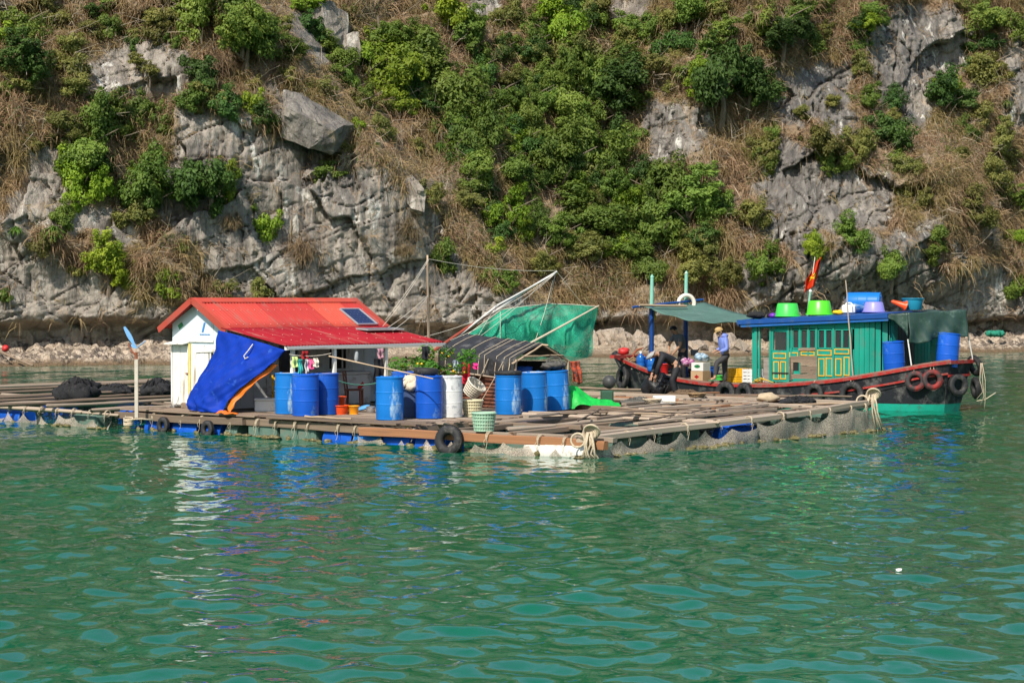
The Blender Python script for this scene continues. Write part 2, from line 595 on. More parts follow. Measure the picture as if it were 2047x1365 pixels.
ROCK = [
    [(300, 430), (325, 300), (345, 205), (470, 230), (545, 270), (600, 320), (690, 350), (760, 335), (850, 395), (905, 490), (990, 580), (1010, 660), (780, 660), (600, 610), (430, 570), (400, 500)],
    [(-900, 500), (60, 480), (190, 560), (330, 605), (780, 640), (800, 760), (-900, 760)],
    [(60, 300), (130, 290), (160, 400), (250, 440), (240, 480), (20, 450)],
    [(165, 130), (210, 105), (310, 85), (385, 105), (375, 190), (280, 205), (195, 200)],
    [(550, 170), (690, 260), (650, 360), (560, 300)],
    [(575, 25), (690, 30), (710, 85), (650, 120), (570, 60)],
    [(1540, 130), (1700, 120), (1710, 250), (1680, 275), (1560, 240)],
    [(1720, 60), (1800, 10), (1935, 10), (1935, 120), (1860, 240), (1800, 245), (1725, 130)],
    [(1545, 265), (1640, 310), (1790, 340), (1790, 430), (1720, 470), (1610, 455), (1510, 370)],
    [(1480, 500), (1600, 545), (1700, 490), (1800, 440), (1850, 480), (1900, 545), (1985, 520), (2010, 560), (2900, 600), (2900, 760), (1480, 760)],
    [(1285, 200), (1335, 185), (1425, 215), (1425, 290), (1290, 335)],
    [(2000, 90), (2300, 60), (2300, 260), (2010, 250)],
    [(1190, 615), (1300, 600), (1490, 600), (1490, 760), (1190, 760)],
    [(930, -10), (1005, -10), (990, 40), (935, 30)],
    [(1210, -20), (1310, -20), (1290, 45), (1215, 30)],
    [(990, 590), (1200, 640), (1200, 760), (990, 760)],
    [(-20, 0), (25, -10), (30, 40), (0, 60)],
]
GREEN = [(700, 90), (960, 80), (1100, -40), (1270, 60), (1290, 330), (1440, 330), (1440, 480), (1250, 490), (1080, 490), (960, 470), (930, 340), (720, 250)]
pxs, pys = project(GA, GY, GZ)
jx = 34 * (fbm(GA * 0.9, GZ * 0.9, 4, 201) - 0.5) * 2; jy = 34 * (fbm(GA * 0.9, GZ * 0.9, 4, 202) - 0.5) * 2
rock = np.zeros(GA.shape)
for poly in ROCK:
    rock = np.maximum(rock, in_poly(pxs + jx, pys + jy, poly).astype(float))
# ledges that face upward hold soil and grass
rock[GZ < 2.2] = 1
rock = np.maximum(rock, sstep(0.60, 0.625, fbm(GA * 0.42, GZ * 0.42, 4, 261)) * (GZ > 2) * (1 - sstep(8.0, 10.5, GZ)))
rock *= 1 - 0.9 * in_poly(pxs, pys, GREEN)
green = in_poly(pxs + jx * 1.5, pys + jy * 1.5, GREEN).astype(float)
for _ in range(2):
    rock[1:-1, 1:-1] = (rock[1:-1, 1:-1] * 2 + rock[:-2, 1:-1] + rock[2:, 1:-1] + rock[1:-1, :-2] + rock[1:-1, 2:]) / 6
def grid_quads(nu, nv):
    i = np.arange(nu - 1)[None, :] + (np.arange(nv - 1) * nu)[:, None]
    i = i.ravel()
    return np.stack([i, i + 1, i + nu + 1, i + nu], axis=1)

def rock_material():
    m = bpy.data.materials.new('limestone')
    m.use_nodes = True
    nt, n, l = nodes_of(m)
    b = n['Principled BSDF']
    b.inputs['Roughness'].default_value = 0.9
    b.inputs['Specular IOR Level'].default_value = 0.2
    tc = n.new('ShaderNodeNewGeometry')
    def noise(scale, det=5, rough=0.6, stretch=(1, 1, 1), dist=0.0, rot=(0, 0, 0)):
        mp = n.new('ShaderNodeMapping')
        mp.inputs['Scale'].default_value = stretch
        mp.inputs['Rotation'].default_value = rot
        l.new(tc.outputs['Position'], mp.inputs['Vector'])
        t = n.new('ShaderNodeTexNoise')
        t.inputs['Scale'].default_value = scale
        t.inputs['Detail'].default_value = det
        t.inputs['Roughness'].default_value = rough
        t.inputs['Distortion'].default_value = dist
        l.new(mp.outputs[0], t.inputs['Vector'])
        return t.outputs['Fac']
    def rng(v, a, b_, c=0.0, d=1.0):
        r = n.new('ShaderNodeMapRange')
        for k, q in enumerate((a, b_, c, d)): r.inputs[k + 1].default_value = q
        l.new(v, r.inputs[0])
        return r.outputs[0]
    def mix(f, c1, c2):
        x = n.new('ShaderNodeMix')
        x.data_type = 'RGBA'
        l.new(f, x.inputs[0])
        for k, c in ((6, c1), (7, c2)):
            if isinstance(c, tuple): x.inputs[k].default_value = (*c, 1)
            else: l.new(c, x.inputs[k])
        return x.outputs[2]
    def mul(a, b_):
        x = n.new('ShaderNodeMath'); x.operation = 'MULTIPLY'
        l.new(a, x.inputs[0])
        if isinstance(b_, float): x.inputs[1].default_value = b_
        else: l.new(b_, x.inputs[1])
        return x.outputs[0]
    streak = noise(2.2, 6, 0.65, (1, 1, 0.12), 0.3)
    fine = noise(7.0, 9, 0.78, (1, 1, 0.7))
    patch = noise(0.35, 4, 0.6)
    c = mix(rng(streak, 0.38, 0.60), (0.145, 0.126, 0.110), (0.37, 0.325, 0.275))
    c = mix(rng(patch, 0.42, 0.68, 0.0, 0.75), c, (0.42, 0.37, 0.31))
    c = mix(rng(fine, 0.52, 0.66, 0.0, 0.7), c, (0.15, 0.133, 0.118))
    # old lichen-blackened faces, most of them on the buttress above the boat
    sp = n.new('ShaderNodeSeparateXYZ')
    l.new(tc.outputs['Position'], sp.inputs[0])
    ad = n.new('ShaderNodeMath'); ad.operation = 'ADD'
    l.new(noise(0.16, 6, 0.62, (1, 1, 0.7), 0.6), ad.inputs[0]); l.new(rng(sp.outputs['X'], 2.0, 14.0, 0.0, 0.13), ad.inputs[1])
    c = mix(rng(ad.outputs[0], 0.50, 0.66, 0.0, 0.8), c, mix(rng(streak, 0.38, 0.62), (0.085, 0.080, 0.078), (0.20, 0.185, 0.17)))
    ochre = noise(0.8, 6, 0.7, (1, 1, 0.5), 0.5)
    c = mix(rng(ochre, 0.58, 0.72, 0.0, 0.6), c, (0.42, 0.265, 0.14))
    white = mul(rng(noise(1.5, 5, 0.6, (1, 1, 0.22), 0.4), 0.57, 0.65), rng(noise(0.22, 2, 0.5), 0.40, 0.55))
    c = mix(white, c, (0.62, 0.59, 0.53))
    # tide zone: bleached, shell-crusted stone
    tide = mul(rng(sp.outputs['Z'], 3.6, 1.2), rng(noise(1.1, 6, 0.65), 0.35, 0.62))
    c = mix(tide, c, (0.45, 0.395, 0.33))
    shell = rng(sp.outputs['Z'], 1.7, 1.0)
    c = mix(mul(shell, rng(noise(3.5, 5, 0.7), 0.3, 0.6)), c, (0.40, 0.315, 0.24))
    # soil and dead thatch where plants grip
    at = n.new('ShaderNodeAttribute')
    at.attribute_name = 'rock'
    soil = mix(rng(noise(1.4, 6, 0.7), 0.35, 0.65), (0.17, 0.115, 0.07), (0.36, 0.275, 0.185))
    c = mix(at.outputs['Fac'], soil, c)
    l.new(c, b.inputs['Base Color'])
    # relief: joints and roughness
    vo = n.new('ShaderNodeTexVoronoi')
    vo.feature = 'DISTANCE_TO_EDGE'
    vo.inputs['Scale'].default_value = 0.75
    mp = n.new('ShaderNodeMapping')
    mp.inputs['Rotation'].default_value = (0, 0.5, 0)
    mp.inputs['Scale'].default_value = (1.0, 1.0, 1.5)
    wv = n.new('ShaderNodeTexNoise')
    wv.inputs['Scale'].default_value = 1.2
    wv.inputs['Detail'].default_value = 4
    l.new(tc.outputs['Position'], wv.inputs['Vector'])
    mxv = n.new('ShaderNodeVectorMath'); mxv.operation = 'ADD'
    l.new(tc.outputs['Position'], mxv.inputs[0]); l.new(wv.outputs['Color'], mxv.inputs[1])
    l.new(mxv.outputs[0], mp.inputs['Vector'])
    l.new(mp.outputs[0], vo.inputs['Vector'])
    crack = rng(vo.outputs['Distance'], 0.0, 0.02)
    b0 = n.new('ShaderNodeBump')
    b0.inputs['Strength'].default_value = 0.35; b0.inputs['Distance'].default_value = 0.12
    l.new(crack, b0.inputs['Height'])
    b1 = n.new('ShaderNodeBump')
    b1.inputs['Strength'].default_value = 0.8; b1.inputs['Distance'].default_value = 0.28
    l.new(noise(2.6, 9, 0.72, (1, 1, 0.5)), b1.inputs['Height'])
    l.new(b0.outputs[0], b1.inputs['Normal'])
    b2 = n.new('ShaderNodeBump')
    b2.inputs['Strength'].default_value = 0.7; b2.inputs['Distance'].default_value = 0.16
    l.new(noise(7.0, 4, 0.6, (1, 1, 0.10)), b2.inputs['Height'])
    l.new(b1.outputs[0], b2.inputs['Normal'])
    l.new(b2.outputs[0], b.inputs['Normal'])
    return m
ROCK_MAT = rock_material()
V = np.stack([GA, GY, GZ], axis=-1).reshape(-1, 3)
cliff = np_mesh('cliff', V, grid_quads(NA, NZ), ROCK_MAT, smooth=False)
at_ = cliff.data.attributes.new('rock', 'FLOAT', 'POINT')
at_.data.foreach_set('value', rock.ravel().astype(np.float32))
tag(cliff, 'steep grey limestone cliff with cracked slabs above the sea', 'cliff', kind='structure')
# plateau behind the edge, so the hill is solid from the side
top = raw('hill_top', [(A0, GY[-1].max() - 6, Z1 - 0.5), (A1, GY[-1].max() - 6, Z1 - 0.5), (A1, 230, Z1 + 4), (A0, 230, Z1 + 4)], [(0, 1, 2, 3)], ROCK_MAT)
tag(top, 'brown hill top behind the cliff edge', 'hill', kind='structure')

def cliff_lookup(arr, a, z):
    fa = np.clip((a - A0) / (A1 - A0) * (NA - 1), 0, NA - 1.001)
    t = np.clip((z - Z0) / (Z1 - Z0), 0, 1) ** (1 / 1.25)
    fz = np.clip(t * (NZ - 1), 0, NZ - 1.001)
    i = fa.astype(int); j = fz.astype(int)
    u = fa - i; v = fz - j
    return (arr[j, i] * (1 - u) + arr[j, i + 1] * u) * (1 - v) + (arr[j + 1, i] * (1 - u) + arr[j + 1, i + 1] * u) * v
def hit_cliff(px, py):
    d = ray(px, py)
    ys = np.arange(82, 150, 0.05)
    a = d.x * ys; z = CAMZ + d.z * ys
    ok = (ys >= cliff_lookup(GY, a, z)) & (z < Z1 - 0.5)
    k = int(np.argmax(ok)) if ok.any() else len(ys) - 1
    return Vector((a[k], ys[k], z[k]))

# ------------------------------------------------------------------ beach
def beach_mesh():
    na, nv = 900, 90
    a = np.linspace(A0, A1, na); v = np.linspace(-1.5, 11.0, nv)
    A, Vv = np.meshgrid(a, v)
    wide = 1.0 + 0.6 * sstep(-4, 6, A) * (1 - sstep(14, 22, A))
    prof = 0.13 * np.minimum(Vv, 5.0) + 0.05 * np.clip(Vv - 5.0, 0, 9)
    y = shore_y(A) + Vv * wide - 0.4
    ruf = sstep(-0.5, 1.0, Vv) * (0.30 + 0.70 * np.maximum(1 - sstep(-12, -4, A), sstep(9, 14, A)))
    z = prof + ruf * (0.75 * (fbm(A * 1.3, y * 1.3, 5, 301) - 0.45) + 0.35 * (ridged(A * 2.4, y * 2.4, 4, 305) - 0.55))
    h, e = facets(A * 2.2, y * 2.2, 311)
    z += ruf * 0.26 * h
    return np.stack([A, y, z], -1).reshape(-1, 3), grid_quads(na, nv)
def beach_material():
    m = mat('shore_sand', (0.44, 0.35, 0.25), rough=0.95, var=0.35, scale=3.0, bump=1.0, bscale=7.0, dirt=(0.24, 0.175, 0.12), dirt_amt=0.5, dirt_scale=1.1)
    nt, n, l = nodes_of(m)
    b = n['Principled BSDF']
    src = b.inputs['Base Color'].links[0].from_socket
    tc = n.new('ShaderNodeTexCoord'); sp = n.new('ShaderNodeSeparateXYZ')
    l.new(tc.outputs['Object'], sp.inputs[0])
    def mixc(f, a, c):
        x = n.new('ShaderNodeMix'); x.data_type = 'RGBA'
        l.new(f, x.inputs[0]); l.new(a, x.inputs[6])
        if isinstance(c, tuple): x.inputs[7].default_value = (*c, 1)
        else: l.new(c, x.inputs[7])
        return x.outputs[2]
    def rngm(v, a, b_):
        r = n.new('ShaderNodeMapRange'); r.inputs[1].default_value = a; r.inputs[2].default_value = b_
        l.new(v, r.inputs[0]); return r.outputs[0]
    # broken oyster shell and cobble to either side of the sand
    vo = n.new('ShaderNodeTexVoronoi'); vo.inputs['Scale'].default_value = 4.5
    l.new(tc.outputs['Object'], vo.inputs['Vector'])
    cr = n.new('ShaderNodeValToRGB')
    for k, (p, c) in enumerate(((0.0, (0.10, 0.08, 0.065, 1)), (0.45, (0.27, 0.21, 0.155, 1)))):
        cr.color_ramp.elements[k].position = p; cr.color_ramp.elements[k].color = c
    e = cr.color_ramp.elements.new(0.9); e.color = (0.47, 0.38, 0.29, 1)
    sx = n.new('ShaderNodeSeparateColor'); l.new(vo.outputs['Color'], sx.inputs[0]); l.new(sx.outputs[0], cr.inputs[0])
    side = n.new('ShaderNodeMath'); side.operation = 'MAXIMUM'
    l.new(rngm(sp.outputs['X'], -5.0, -12.0), side.inputs[0]); l.new(rngm(sp.outputs['X'], 14.0, 19.0), side.inputs[1])
    out = mixc(side.outputs[0], src, cr.outputs[0])
    out = mixc(rngm(sp.outputs['Z'], 0.30, 0.08), out, (0.15, 0.10, 0.055))
    l.new(out, b.inputs['Base Color'])
    n['Bump'].inputs['Distance'].default_value = 0.2
    return m
bv, bq = beach_mesh()
BEACH = np_mesh('beach', bv, bq, beach_material())
tag(BEACH, 'pale sand and broken stone beach at the cliff foot', 'beach', kind='structure')

# ------------------------------------------------------------------ loose boulders
def boulder_mesh(name, seed, sx, sy, sz, cuts=14):
    rnd = random.Random(seed)
    bm = bmesh.new()
    bmesh.ops.create_cube(bm, size=2.4)
    for k in range(cuts):
        nrm = Vector((rnd.gauss(0, 1), rnd.gauss(0, 1), rnd.gauss(0, 1))).normalized()
        g = bm.verts[:] + bm.edges[:] + bm.faces[:]
        r = bmesh.ops.bisect_plane(bm, geom=g, plane_co=nrm * rnd.uniform(0.72, 1.0), plane_no=nrm, clear_outer=True)
        ed = [e for e in r['geom_cut'] if isinstance(e, bmesh.types.BMEdge)]
        if ed:
            try: bmesh.ops.contextual_create(bm, geom=ed)
            except Exception: pass
    bmesh.ops.triangulate(bm, faces=bm.faces[:])
    bmesh.ops.subdivide_edges(bm, edges=bm.edges[:], cuts=3, use_grid_fill=True)
    for v in bm.verts:
        p = v.co
        q = np.array([p.x * 2 + p.z, p.y * 2 - p.z * 0.7])
        k = float(fbm(np.array([q[0] + seed]), np.array([q[1]]), 4, seed)[0]) - 0.5
        h_, e_ = facets(np.array([q[0] * 1.3]), np.array([q[1] * 1.3]), seed + 9)
        v.co = p * (1 + 0.34 * k + 0.14 * float(h_[0]))
        v.co = Vector((v.co.x * sx, v.co.y * sy, v.co.z * sz))
    me = bpy.data.meshes.new(name)
    bm.to_mesh(me); bm.free()
    me.materials.append(ROCK_MAT)
    at = me.attributes.new('rock', 'FLOAT', 'POINT')
    at.data.foreach_set('value', np.ones(len(me.vertices), dtype=np.float32))
    return me
BOULDER = [boulder_mesh('boulder', 400 + k, 1, 1, 1) for k in range(6)]
def put_boulder(px, py, r, k, label, group=None, cat='boulder', sc=(1, 1, 1), rot=None, on_beach=False, sink=0.25):
    p = hit_cliff(px, py)
    if on_beach:
        d = ray(px, py + r * 0.6)
        best = None
        for yy in np.arange(85, 125, 0.1):
            a, z = d.x * yy, CAMZ + d.z * yy
            vv = (yy + 0.4 - float(shore_y(np.array(a)))) / 1.3
            if z <= 0.13 * vv: best = Vector((a, yy, z)); break
        if best is not None and best.y < p.y: p = best
    rr = r * p.y / F
    o = bpy.data.objects.new('boulder', BOULDER[k % 6])
    COL.objects.link(o)
    o.location = p + Vector((0, 0.1 * rr, rr * (0.55 - sink) if on_beach else 0))
    o.scale = (rr * sc[0], rr * sc[1], rr * sc[2])
    o.rotation_euler = rot or (k * 1.3, k * 0.7, k * 2.1)
    return tag(o, label, cat, group)
def big_boulder():
    # wedge-shaped block caught on the slope
    p = hit_cliff(640, 330)
    yb = p.y - 1.6
    front = [(566, 180), (594, 184), (640, 218), (686, 250), (664, 306), (618, 296), (560, 274)]
    cen = at_y(625, 245, yb)
    F_ = [at_y(x, y, yb + dy) for (x, y), dy in zip(front, (0.6, 0.5, 0.3, 0.2, -0.1, -0.5, -0.2))]
    crest = [at_y(x, y, yb - 0.9) for x, y in ((574, 216), (610, 232), (648, 256), (668, 262))]
    B_ = [q + Vector((0.3, 3.0, 0.2)) for q in F_]
    bm = bmesh.new()
    for q in F_ + crest + B_: bm.verts.new(q - cen)
    bmesh.ops.convex_hull(bm, input=bm.verts[:])
    bmesh.ops.triangulate(bm, faces=bm.faces[:])
    bmesh.ops.subdivide_edges(bm, edges=bm.edges[:], cuts=7, use_grid_fill=True)
    bm.normal_update()
    for v in bm.verts:
        q = v.co
        k = float(fbm(np.array([q.x * 1.6 + q.y]), np.array([q.z * 1.6 - q.y]), 5, 77)[0]) - 0.5
        h, e = facets(np.array([q.x * 1.1 + q.y * 0.5]), np.array([q.z * 1.3 + q.y * 0.4]), 88)
        v.co = q + v.normal * (0.30 * k + 0.16 * float(h[0]))
    me = bpy.data.meshes.new('boulder')
    bm.to_mesh(me); bm.free()
    me.materials.append(ROCK_MAT)
    at = me.attributes.new('rock', 'FLOAT', 'POINT')
    at.data.foreach_set('value', np.ones(len(me.vertices), dtype=np.float32))
    o = bpy.data.objects.new('boulder', me)
    COL.objects.link(o); o.location = cen
    tag(o, 'huge wedge-shaped dark grey boulder jutting from the dry slope', 'boulder')
big_boulder()
put_boulder(484, 236, 20, 1, 'small flat-topped grey boulder in dry grass beside the huge wedge boulder', sc=(1.1, 1, 0.65), rot=(0.2, 0.3, 0.4))
put_boulder(632, 345, 24, 2, 'pale bleached rock stuck to the cliff beneath the huge wedge boulder', sc=(0.7, 0.8, 1.2))
put_boulder(650, 60, 44, 3, 'dark grey rock outcrop among bushes high above the huge wedge boulder', sc=(1.2, 1, 0.8))
put_boulder(690, 95, 30, 0, 'smaller dark rock leaning on the high grey outcrop', sc=(0.9, 1, 1))
put_boulder(825, 400, 34, 4, 'rounded grey boulder bedded at the top of the bare slanted slab', sc=(1.2, 1, 0.7))
for k, (x, y, r) in enumerate([(1215, 668, 26), (1185, 676, 18), (1248, 674, 19), (1262, 690, 12), (1320, 685, 14), (1290, 692, 9), (1232, 694, 9), (1160, 690, 12), (1400, 690, 16), (1450, 682, 22), (1478, 692, 16), (1425, 698, 9), (1352, 692, 9), (1275, 678, 16)]):
    put_boulder(x, y, r, k, 'pale rugged beach boulder behind the boat and lift net', 'boulders on the sand', on_beach=True, sc=(1.1, 1, 0.85))
for k, (x, y, r) in enumerate([(1950, 655, 20), (1985, 665, 14), (2010, 655, 18), (2035, 668, 12), (1968, 676, 9), (2000, 680, 8), (1940, 672, 10)]):
    put_boulder(x, y, r, k + 2, 'dark rugged shore rock lying beyond the boat stern', 'rocks beyond the boat stern', on_beach=True, sc=(1.2, 1, 0.7))
for k, (x, y, r) in enumerate([(18, 690, 12), (60, 684, 14), (110, 690, 10), (150, 682, 16), (205, 692, 12), (250, 684, 14), (300, 690, 12), (170, 700, 8), (90, 700, 7), (230, 704, 7)]):
    put_boulder(x, y, r, k, 'low oyster-crusted rock on the shore behind the black net heaps', 'rocks behind the net pens', on_beach=True, sc=(1.3, 1, 0.6))

# ================================================================== VEGETATION
def leaf_material(name, c1, c2, trans=0.35):
    m = bpy.data.materials.new(name)
    m.use_nodes = True
    nt, n, l = nodes_of(m)
    b = n['Principled BSDF']
    g = n.new('ShaderNodeNewGeometry'); oi = n.new('ShaderNodeObjectInfo')
    x = n.new('ShaderNodeMix'); x.data_type = 'RGBA'
    x.inputs[6].default_value = (*c1, 1); x.inputs[7].default_value = (*c2, 1)
    at = n.new('ShaderNodeAttribute'); at.attribute_name = 'tone'
    av = n.new('ShaderNodeMath'); av.operation = 'MULTIPLY_ADD'; av.inputs[1].default_value = 0.55
    h2 = n.new('ShaderNodeMath'); h2.operation = 'MULTIPLY'; h2.inputs[1].default_value = 0.62
    l.new(at.outputs['Fac'], h2.inputs[0])
    l.new(g.outputs['Random Per Island'], av.inputs[0]); l.new(h2.outputs[0], av.inputs[2])
    l.new(av.outputs[0], x.inputs[0])
    hv = n.new('ShaderNodeHueSaturation')
    l.new(x.outputs[2], hv.inputs['Color'])
    r = n.new('ShaderNodeMapRange'); r.inputs[3].default_value = 0.75; r.inputs[4].default_value = 1.3
    l.new(oi.outputs['Random'], r.inputs[0]); l.new(r.outputs[0], hv.inputs['Value'])
    r2 = n.new('ShaderNodeMapRange'); r2.inputs[3].default_value = 0.485; r2.inputs[4].default_value = 0.512
    mm = n.new('ShaderNodeMath'); mm.operation = 'FRACT'
    m7 = n.new('ShaderNodeMath'); m7.operation = 'MULTIPLY'; m7.inputs[1].default_value = 7.13
    l.new(oi.outputs['Random'], m7.inputs[0]); l.new(m7.outputs[0], mm.inputs[0])
    l.new(mm.outputs[0], r2.inputs[0]); l.new(r2.outputs[0], hv.inputs['Hue'])
    l.new(hv.outputs[0], b.inputs['Base Color'])
    b.inputs['Roughness'].default_value = 0.6
    b.inputs['Specular IOR Level'].default_value = 0.25
    t = n.new('ShaderNodeBsdfTranslucent')
    l.new(hv.outputs[0], t.inputs['Color'])
    ms = n.new('ShaderNodeMixShader'); ms.inputs[0].default_value = trans
    l.new(b.outputs[0], ms.inputs[1]); l.new(t.outputs[0], ms.inputs[2])
    l.new(ms.outputs[0], n['Material Output'].inputs['Surface'])
    return m
LEAF = {
    'dark': leaf_material('leaf_dark', (0.036, 0.079, 0.018), (0.081, 0.151, 0.029)),
    'mid': leaf_material('leaf_mid', (0.083, 0.145, 0.024), (0.182, 0.253, 0.041)),
    'bright': leaf_material('leaf_bright', (0.115, 0.210, 0.019), (0.266, 0.355, 0.027)),
    'olive': leaf_material('leaf_olive', (0.120, 0.138, 0.036), (0.246, 0.240, 0.060)),
    'dry': leaf_material('leaf_dry', (0.200, 0.140, 0.075), (0.340, 0.250, 0.150), 0.2),
    'palm': leaf_material('leaf_palm', (0.060, 0.140, 0.020), (0.130, 0.240, 0.030)),
}
BARK = mat('bark', (0.17, 0.13, 0.095), rough=0.9, var=0.3, scale=8)
def leaf_cloud(P, N, size, rnd, narrow=0.5, aspect=1.0):
    """diamond leaves at points P facing N; returns vertex and face arrays"""
    n = len(P)
    N = N / (np.linalg.norm(N, axis=1, keepdims=True) + 1e-9)
    r = rnd.normal(size=(n, 3)); r[:, 2] -= 0.4
    T = np.cross(N, r); T /= (np.linalg.norm(T, axis=1, keepdims=True) + 1e-9)
    B = np.cross(N, T)
    s = size * rnd.uniform(0.6, 1.35, (n, 1))
    L = s * aspect
    v = np.stack([P - T * L * 0.5, P + B * s * narrow * 0.5 + N * s * 0.1, P + T * L * 0.5 - N * s * 0.12, P - B * s * narrow * 0.5 + N * s * 0.1], axis=1).reshape(-1, 3)
    q = np.arange(4 * n).reshape(n, 4)
    return v, q
def crown_mesh(name, seed, nclump, per, leaf, flat=0.8, spread=0.26):
    rnd = np.random.default_rng(seed)
    cores = rnd.normal(size=(6, 3)); cores /= np.linalg.norm(cores, axis=1, keepdims=True)
    cores *= rnd.uniform(0.25, 0.75, (6, 1)); cores[0] *= 0.2
    d0 = rnd.normal(size=(nclump, 3)); d0 /= np.linalg.norm(d0, axis=1, keepdims=True)
    c = cores[rnd.integers(0, 6, nclump)] + d0 * rnd.uniform(0.18, 0.48, (nclump, 1))
    c[:, 2] *= flat
    tone = np.repeat(rnd.uniform(0, 1, nclump), per)
    P = []; N = []
    for k in range(nclump):
        d = rnd.normal(size=(per, 3)); d /= np.linalg.norm(d, axis=1, keepdims=True)
        sp = spread * rnd.uniform(0.6, 1.35)
        rr = sp * rnd.uniform(0.45, 1.0, (per, 1))
        d[:, 2] *= 0.75
        P.append(c[k] + d * rr)
        N.append(d * 0.8 + c[k] / (np.linalg.norm(c[k]) + 1e-6) * 0.5 + rnd.normal(size=(per, 3)) * 0.45 + np.array([0, 0, 0.45]))
    v, q = leaf_cloud(np.concatenate(P), np.concatenate(N), leaf, rnd, 0.55, 1.25)
    o = np_mesh(name, v, q, LEAF['mid'], smooth=False)
    me = o.data
    at = me.attributes.new('tone', 'FLOAT', 'FACE')
    at.data.foreach_set('value', tone.astype(np.float32))
    bpy.data.objects.remove(o)
    return me
CROWN = {
    'S': [crown_mesh('crown', 500 + k, 20, 50, 0.20, 0.85, 0.32) for k in range(3)],
    'M': [crown_mesh('crown', 520 + k, 44, 72, 0.115, 0.85, 0.25) for k in range(5)],
    'L': [crown_mesh('crown', 540 + k, 70, 100, 0.078, 0.85, 0.21) for k in range(5)],
}
def trunk_mesh(seed):
    rnd = random.Random(seed)
    b = MB()
    b.tube([(0, 0.25, -1.25), (0.05, 0.15, -0.7), (rnd.uniform(-.15, .15), 0.0, -0.2), (rnd.uniform(-.2, .2), 0, 0.35)], [0.075, 0.06, 0.045, 0.02], 6)
    for k in range(6):
        a = k * 1.05 + rnd.uniform(-.3, .3); z0 = rnd.uniform(-0.7, 0.1); L = rnd.uniform(0.5, 0.85)
        b.tube([(0, 0.1, z0), (0.4 * L * math.cos(a), 0.4 * L * math.sin(a), z0 + 0.25 * L), (L * math.cos(a), L * math.sin(a), z0 + 0.55 * L)], [0.032, 0.022, 0.008], 5)
    o = b.build('trunk', BARK)
    me = o.data
    bpy.data.objects.remove(o)
    return me
TRUNK = [trunk_mesh(600 + k) for k in range(3)]
def blades_mesh(name, seed, n, L, wd, up=0.5, droop=0.7, seg=3, m=None, spread=0.0):
    rnd = np.random.default_rng(seed)
    d = rnd.normal(size=(n, 3)); d[:, 2] = np.abs(d[:, 2]) * 0.8 + up
    d[:, 1] -= 0.35
    d /= np.linalg.norm(d, axis=1, keepdims=True)
    ln = L * rnd.uniform(0.55, 1.15, (n, 1))
    side = np.cross(d, np.array([0, 0, 1.0])) + 1e-6
    side /= np.linalg.norm(side, axis=1, keepdims=True)
    org = rnd.normal(size=(n, 3)) * np.array([spread, spread * 0.5, spread * 0.7])
    vs = []
    for k in range(seg + 1):
        t = k / seg
        p = org + d * ln * t + np.array([0, 0, -1.0]) * (droop * ln * t * t)
        ww = wd * (1 - 0.85 * t ** 1.5) * (0.6 + 0.8 * min(1, t * 3))
        vs.append(p - side * ww / 2); vs.append(p + side * ww / 2)
    V = np.stack(vs, axis=1).reshape(-1, 3)
    W = 2 * (seg + 1)
    q = []
    for k in range(seg):
        q.append(np.stack([np.arange(n) * W + 2 * k, np.arange(n) * W + 2 * k + 1, np.arange(n) * W + 2 * k + 3, np.arange(n) * W + 2 * k + 2], axis=1))
    o = np_mesh(name, V, np.concatenate(q), m or LEAF['palm'], smooth=False)
    me = o.data
    bpy.data.objects.remove(o)
    return me
PALM = [blades_mesh('crown', 700 + k, 70, 1.0, 0.075, 0.25, 0.75, 4) for k in range(2)]
DRYB = [blades_mesh('crown', 720 + k, 700, 0.8, 0.018, 0.0, 0.6, 4, LEAF['dry'], 0.38) for k in range(3)]
BUSH_LABEL = {'dark': 'dense dark green bush', 'mid': 'mid green leafy bush', 'bright': 'bright yellow-green bush', 'olive': 'sparse olive shrub', 'dry': 'dry tan tussock', 'palm': 'spiky strap-leaved rosette'}
def bush_label(px, py, r, kind):
    """label and group from size, colour and the place on the cliff"""
    size = 'small' if r < 24 else 'large' if r > 40 else 'medium'
    if bool(in_poly(np.array(px), np.array(py), GREEN)):
        place = 'in the upper wooded gully' if py < 180 else 'in the middle of the wooded gully' if py < 340 else 'at the lower end of the wooded gully'
    elif px < 330: place = 'on the cliff behind the black net heaps' if py > 380 else 'high on the cliff above the white gable' if py < 170 else 'midway up the cliff above the white gable'
    elif px < 720: place = 'on the rock above the red roof' if py > 330 else 'on the high slope around the huge wedge boulder'
    elif px < 1010: place = 'on the rock ridge above the bamboo mast'
    elif px < 1460: place = 'on the slope above the lift net and masts' if py > 330 else 'on the cliff brow above the wooded gully'
    else: place = 'low on the cliff above the boat roof' if py > 400 else 'midway up the cliff above the boat' if py > 190 else 'high on the cliff above the boat'
    lab = size + ' ' + BUSH_LABEL[kind] + ' ' + place
    return lab, size + ' ' + BUSH_LABEL[kind].split(' ', 1)[1] + ' plants ' + place
NAMES = {'dark': 'bush', 'mid': 'bush', 'bright': 'bush', 'olive': 'shrub', 'dry': 'tussock', 'palm': 'rosette_plant'}
bush_n = 0
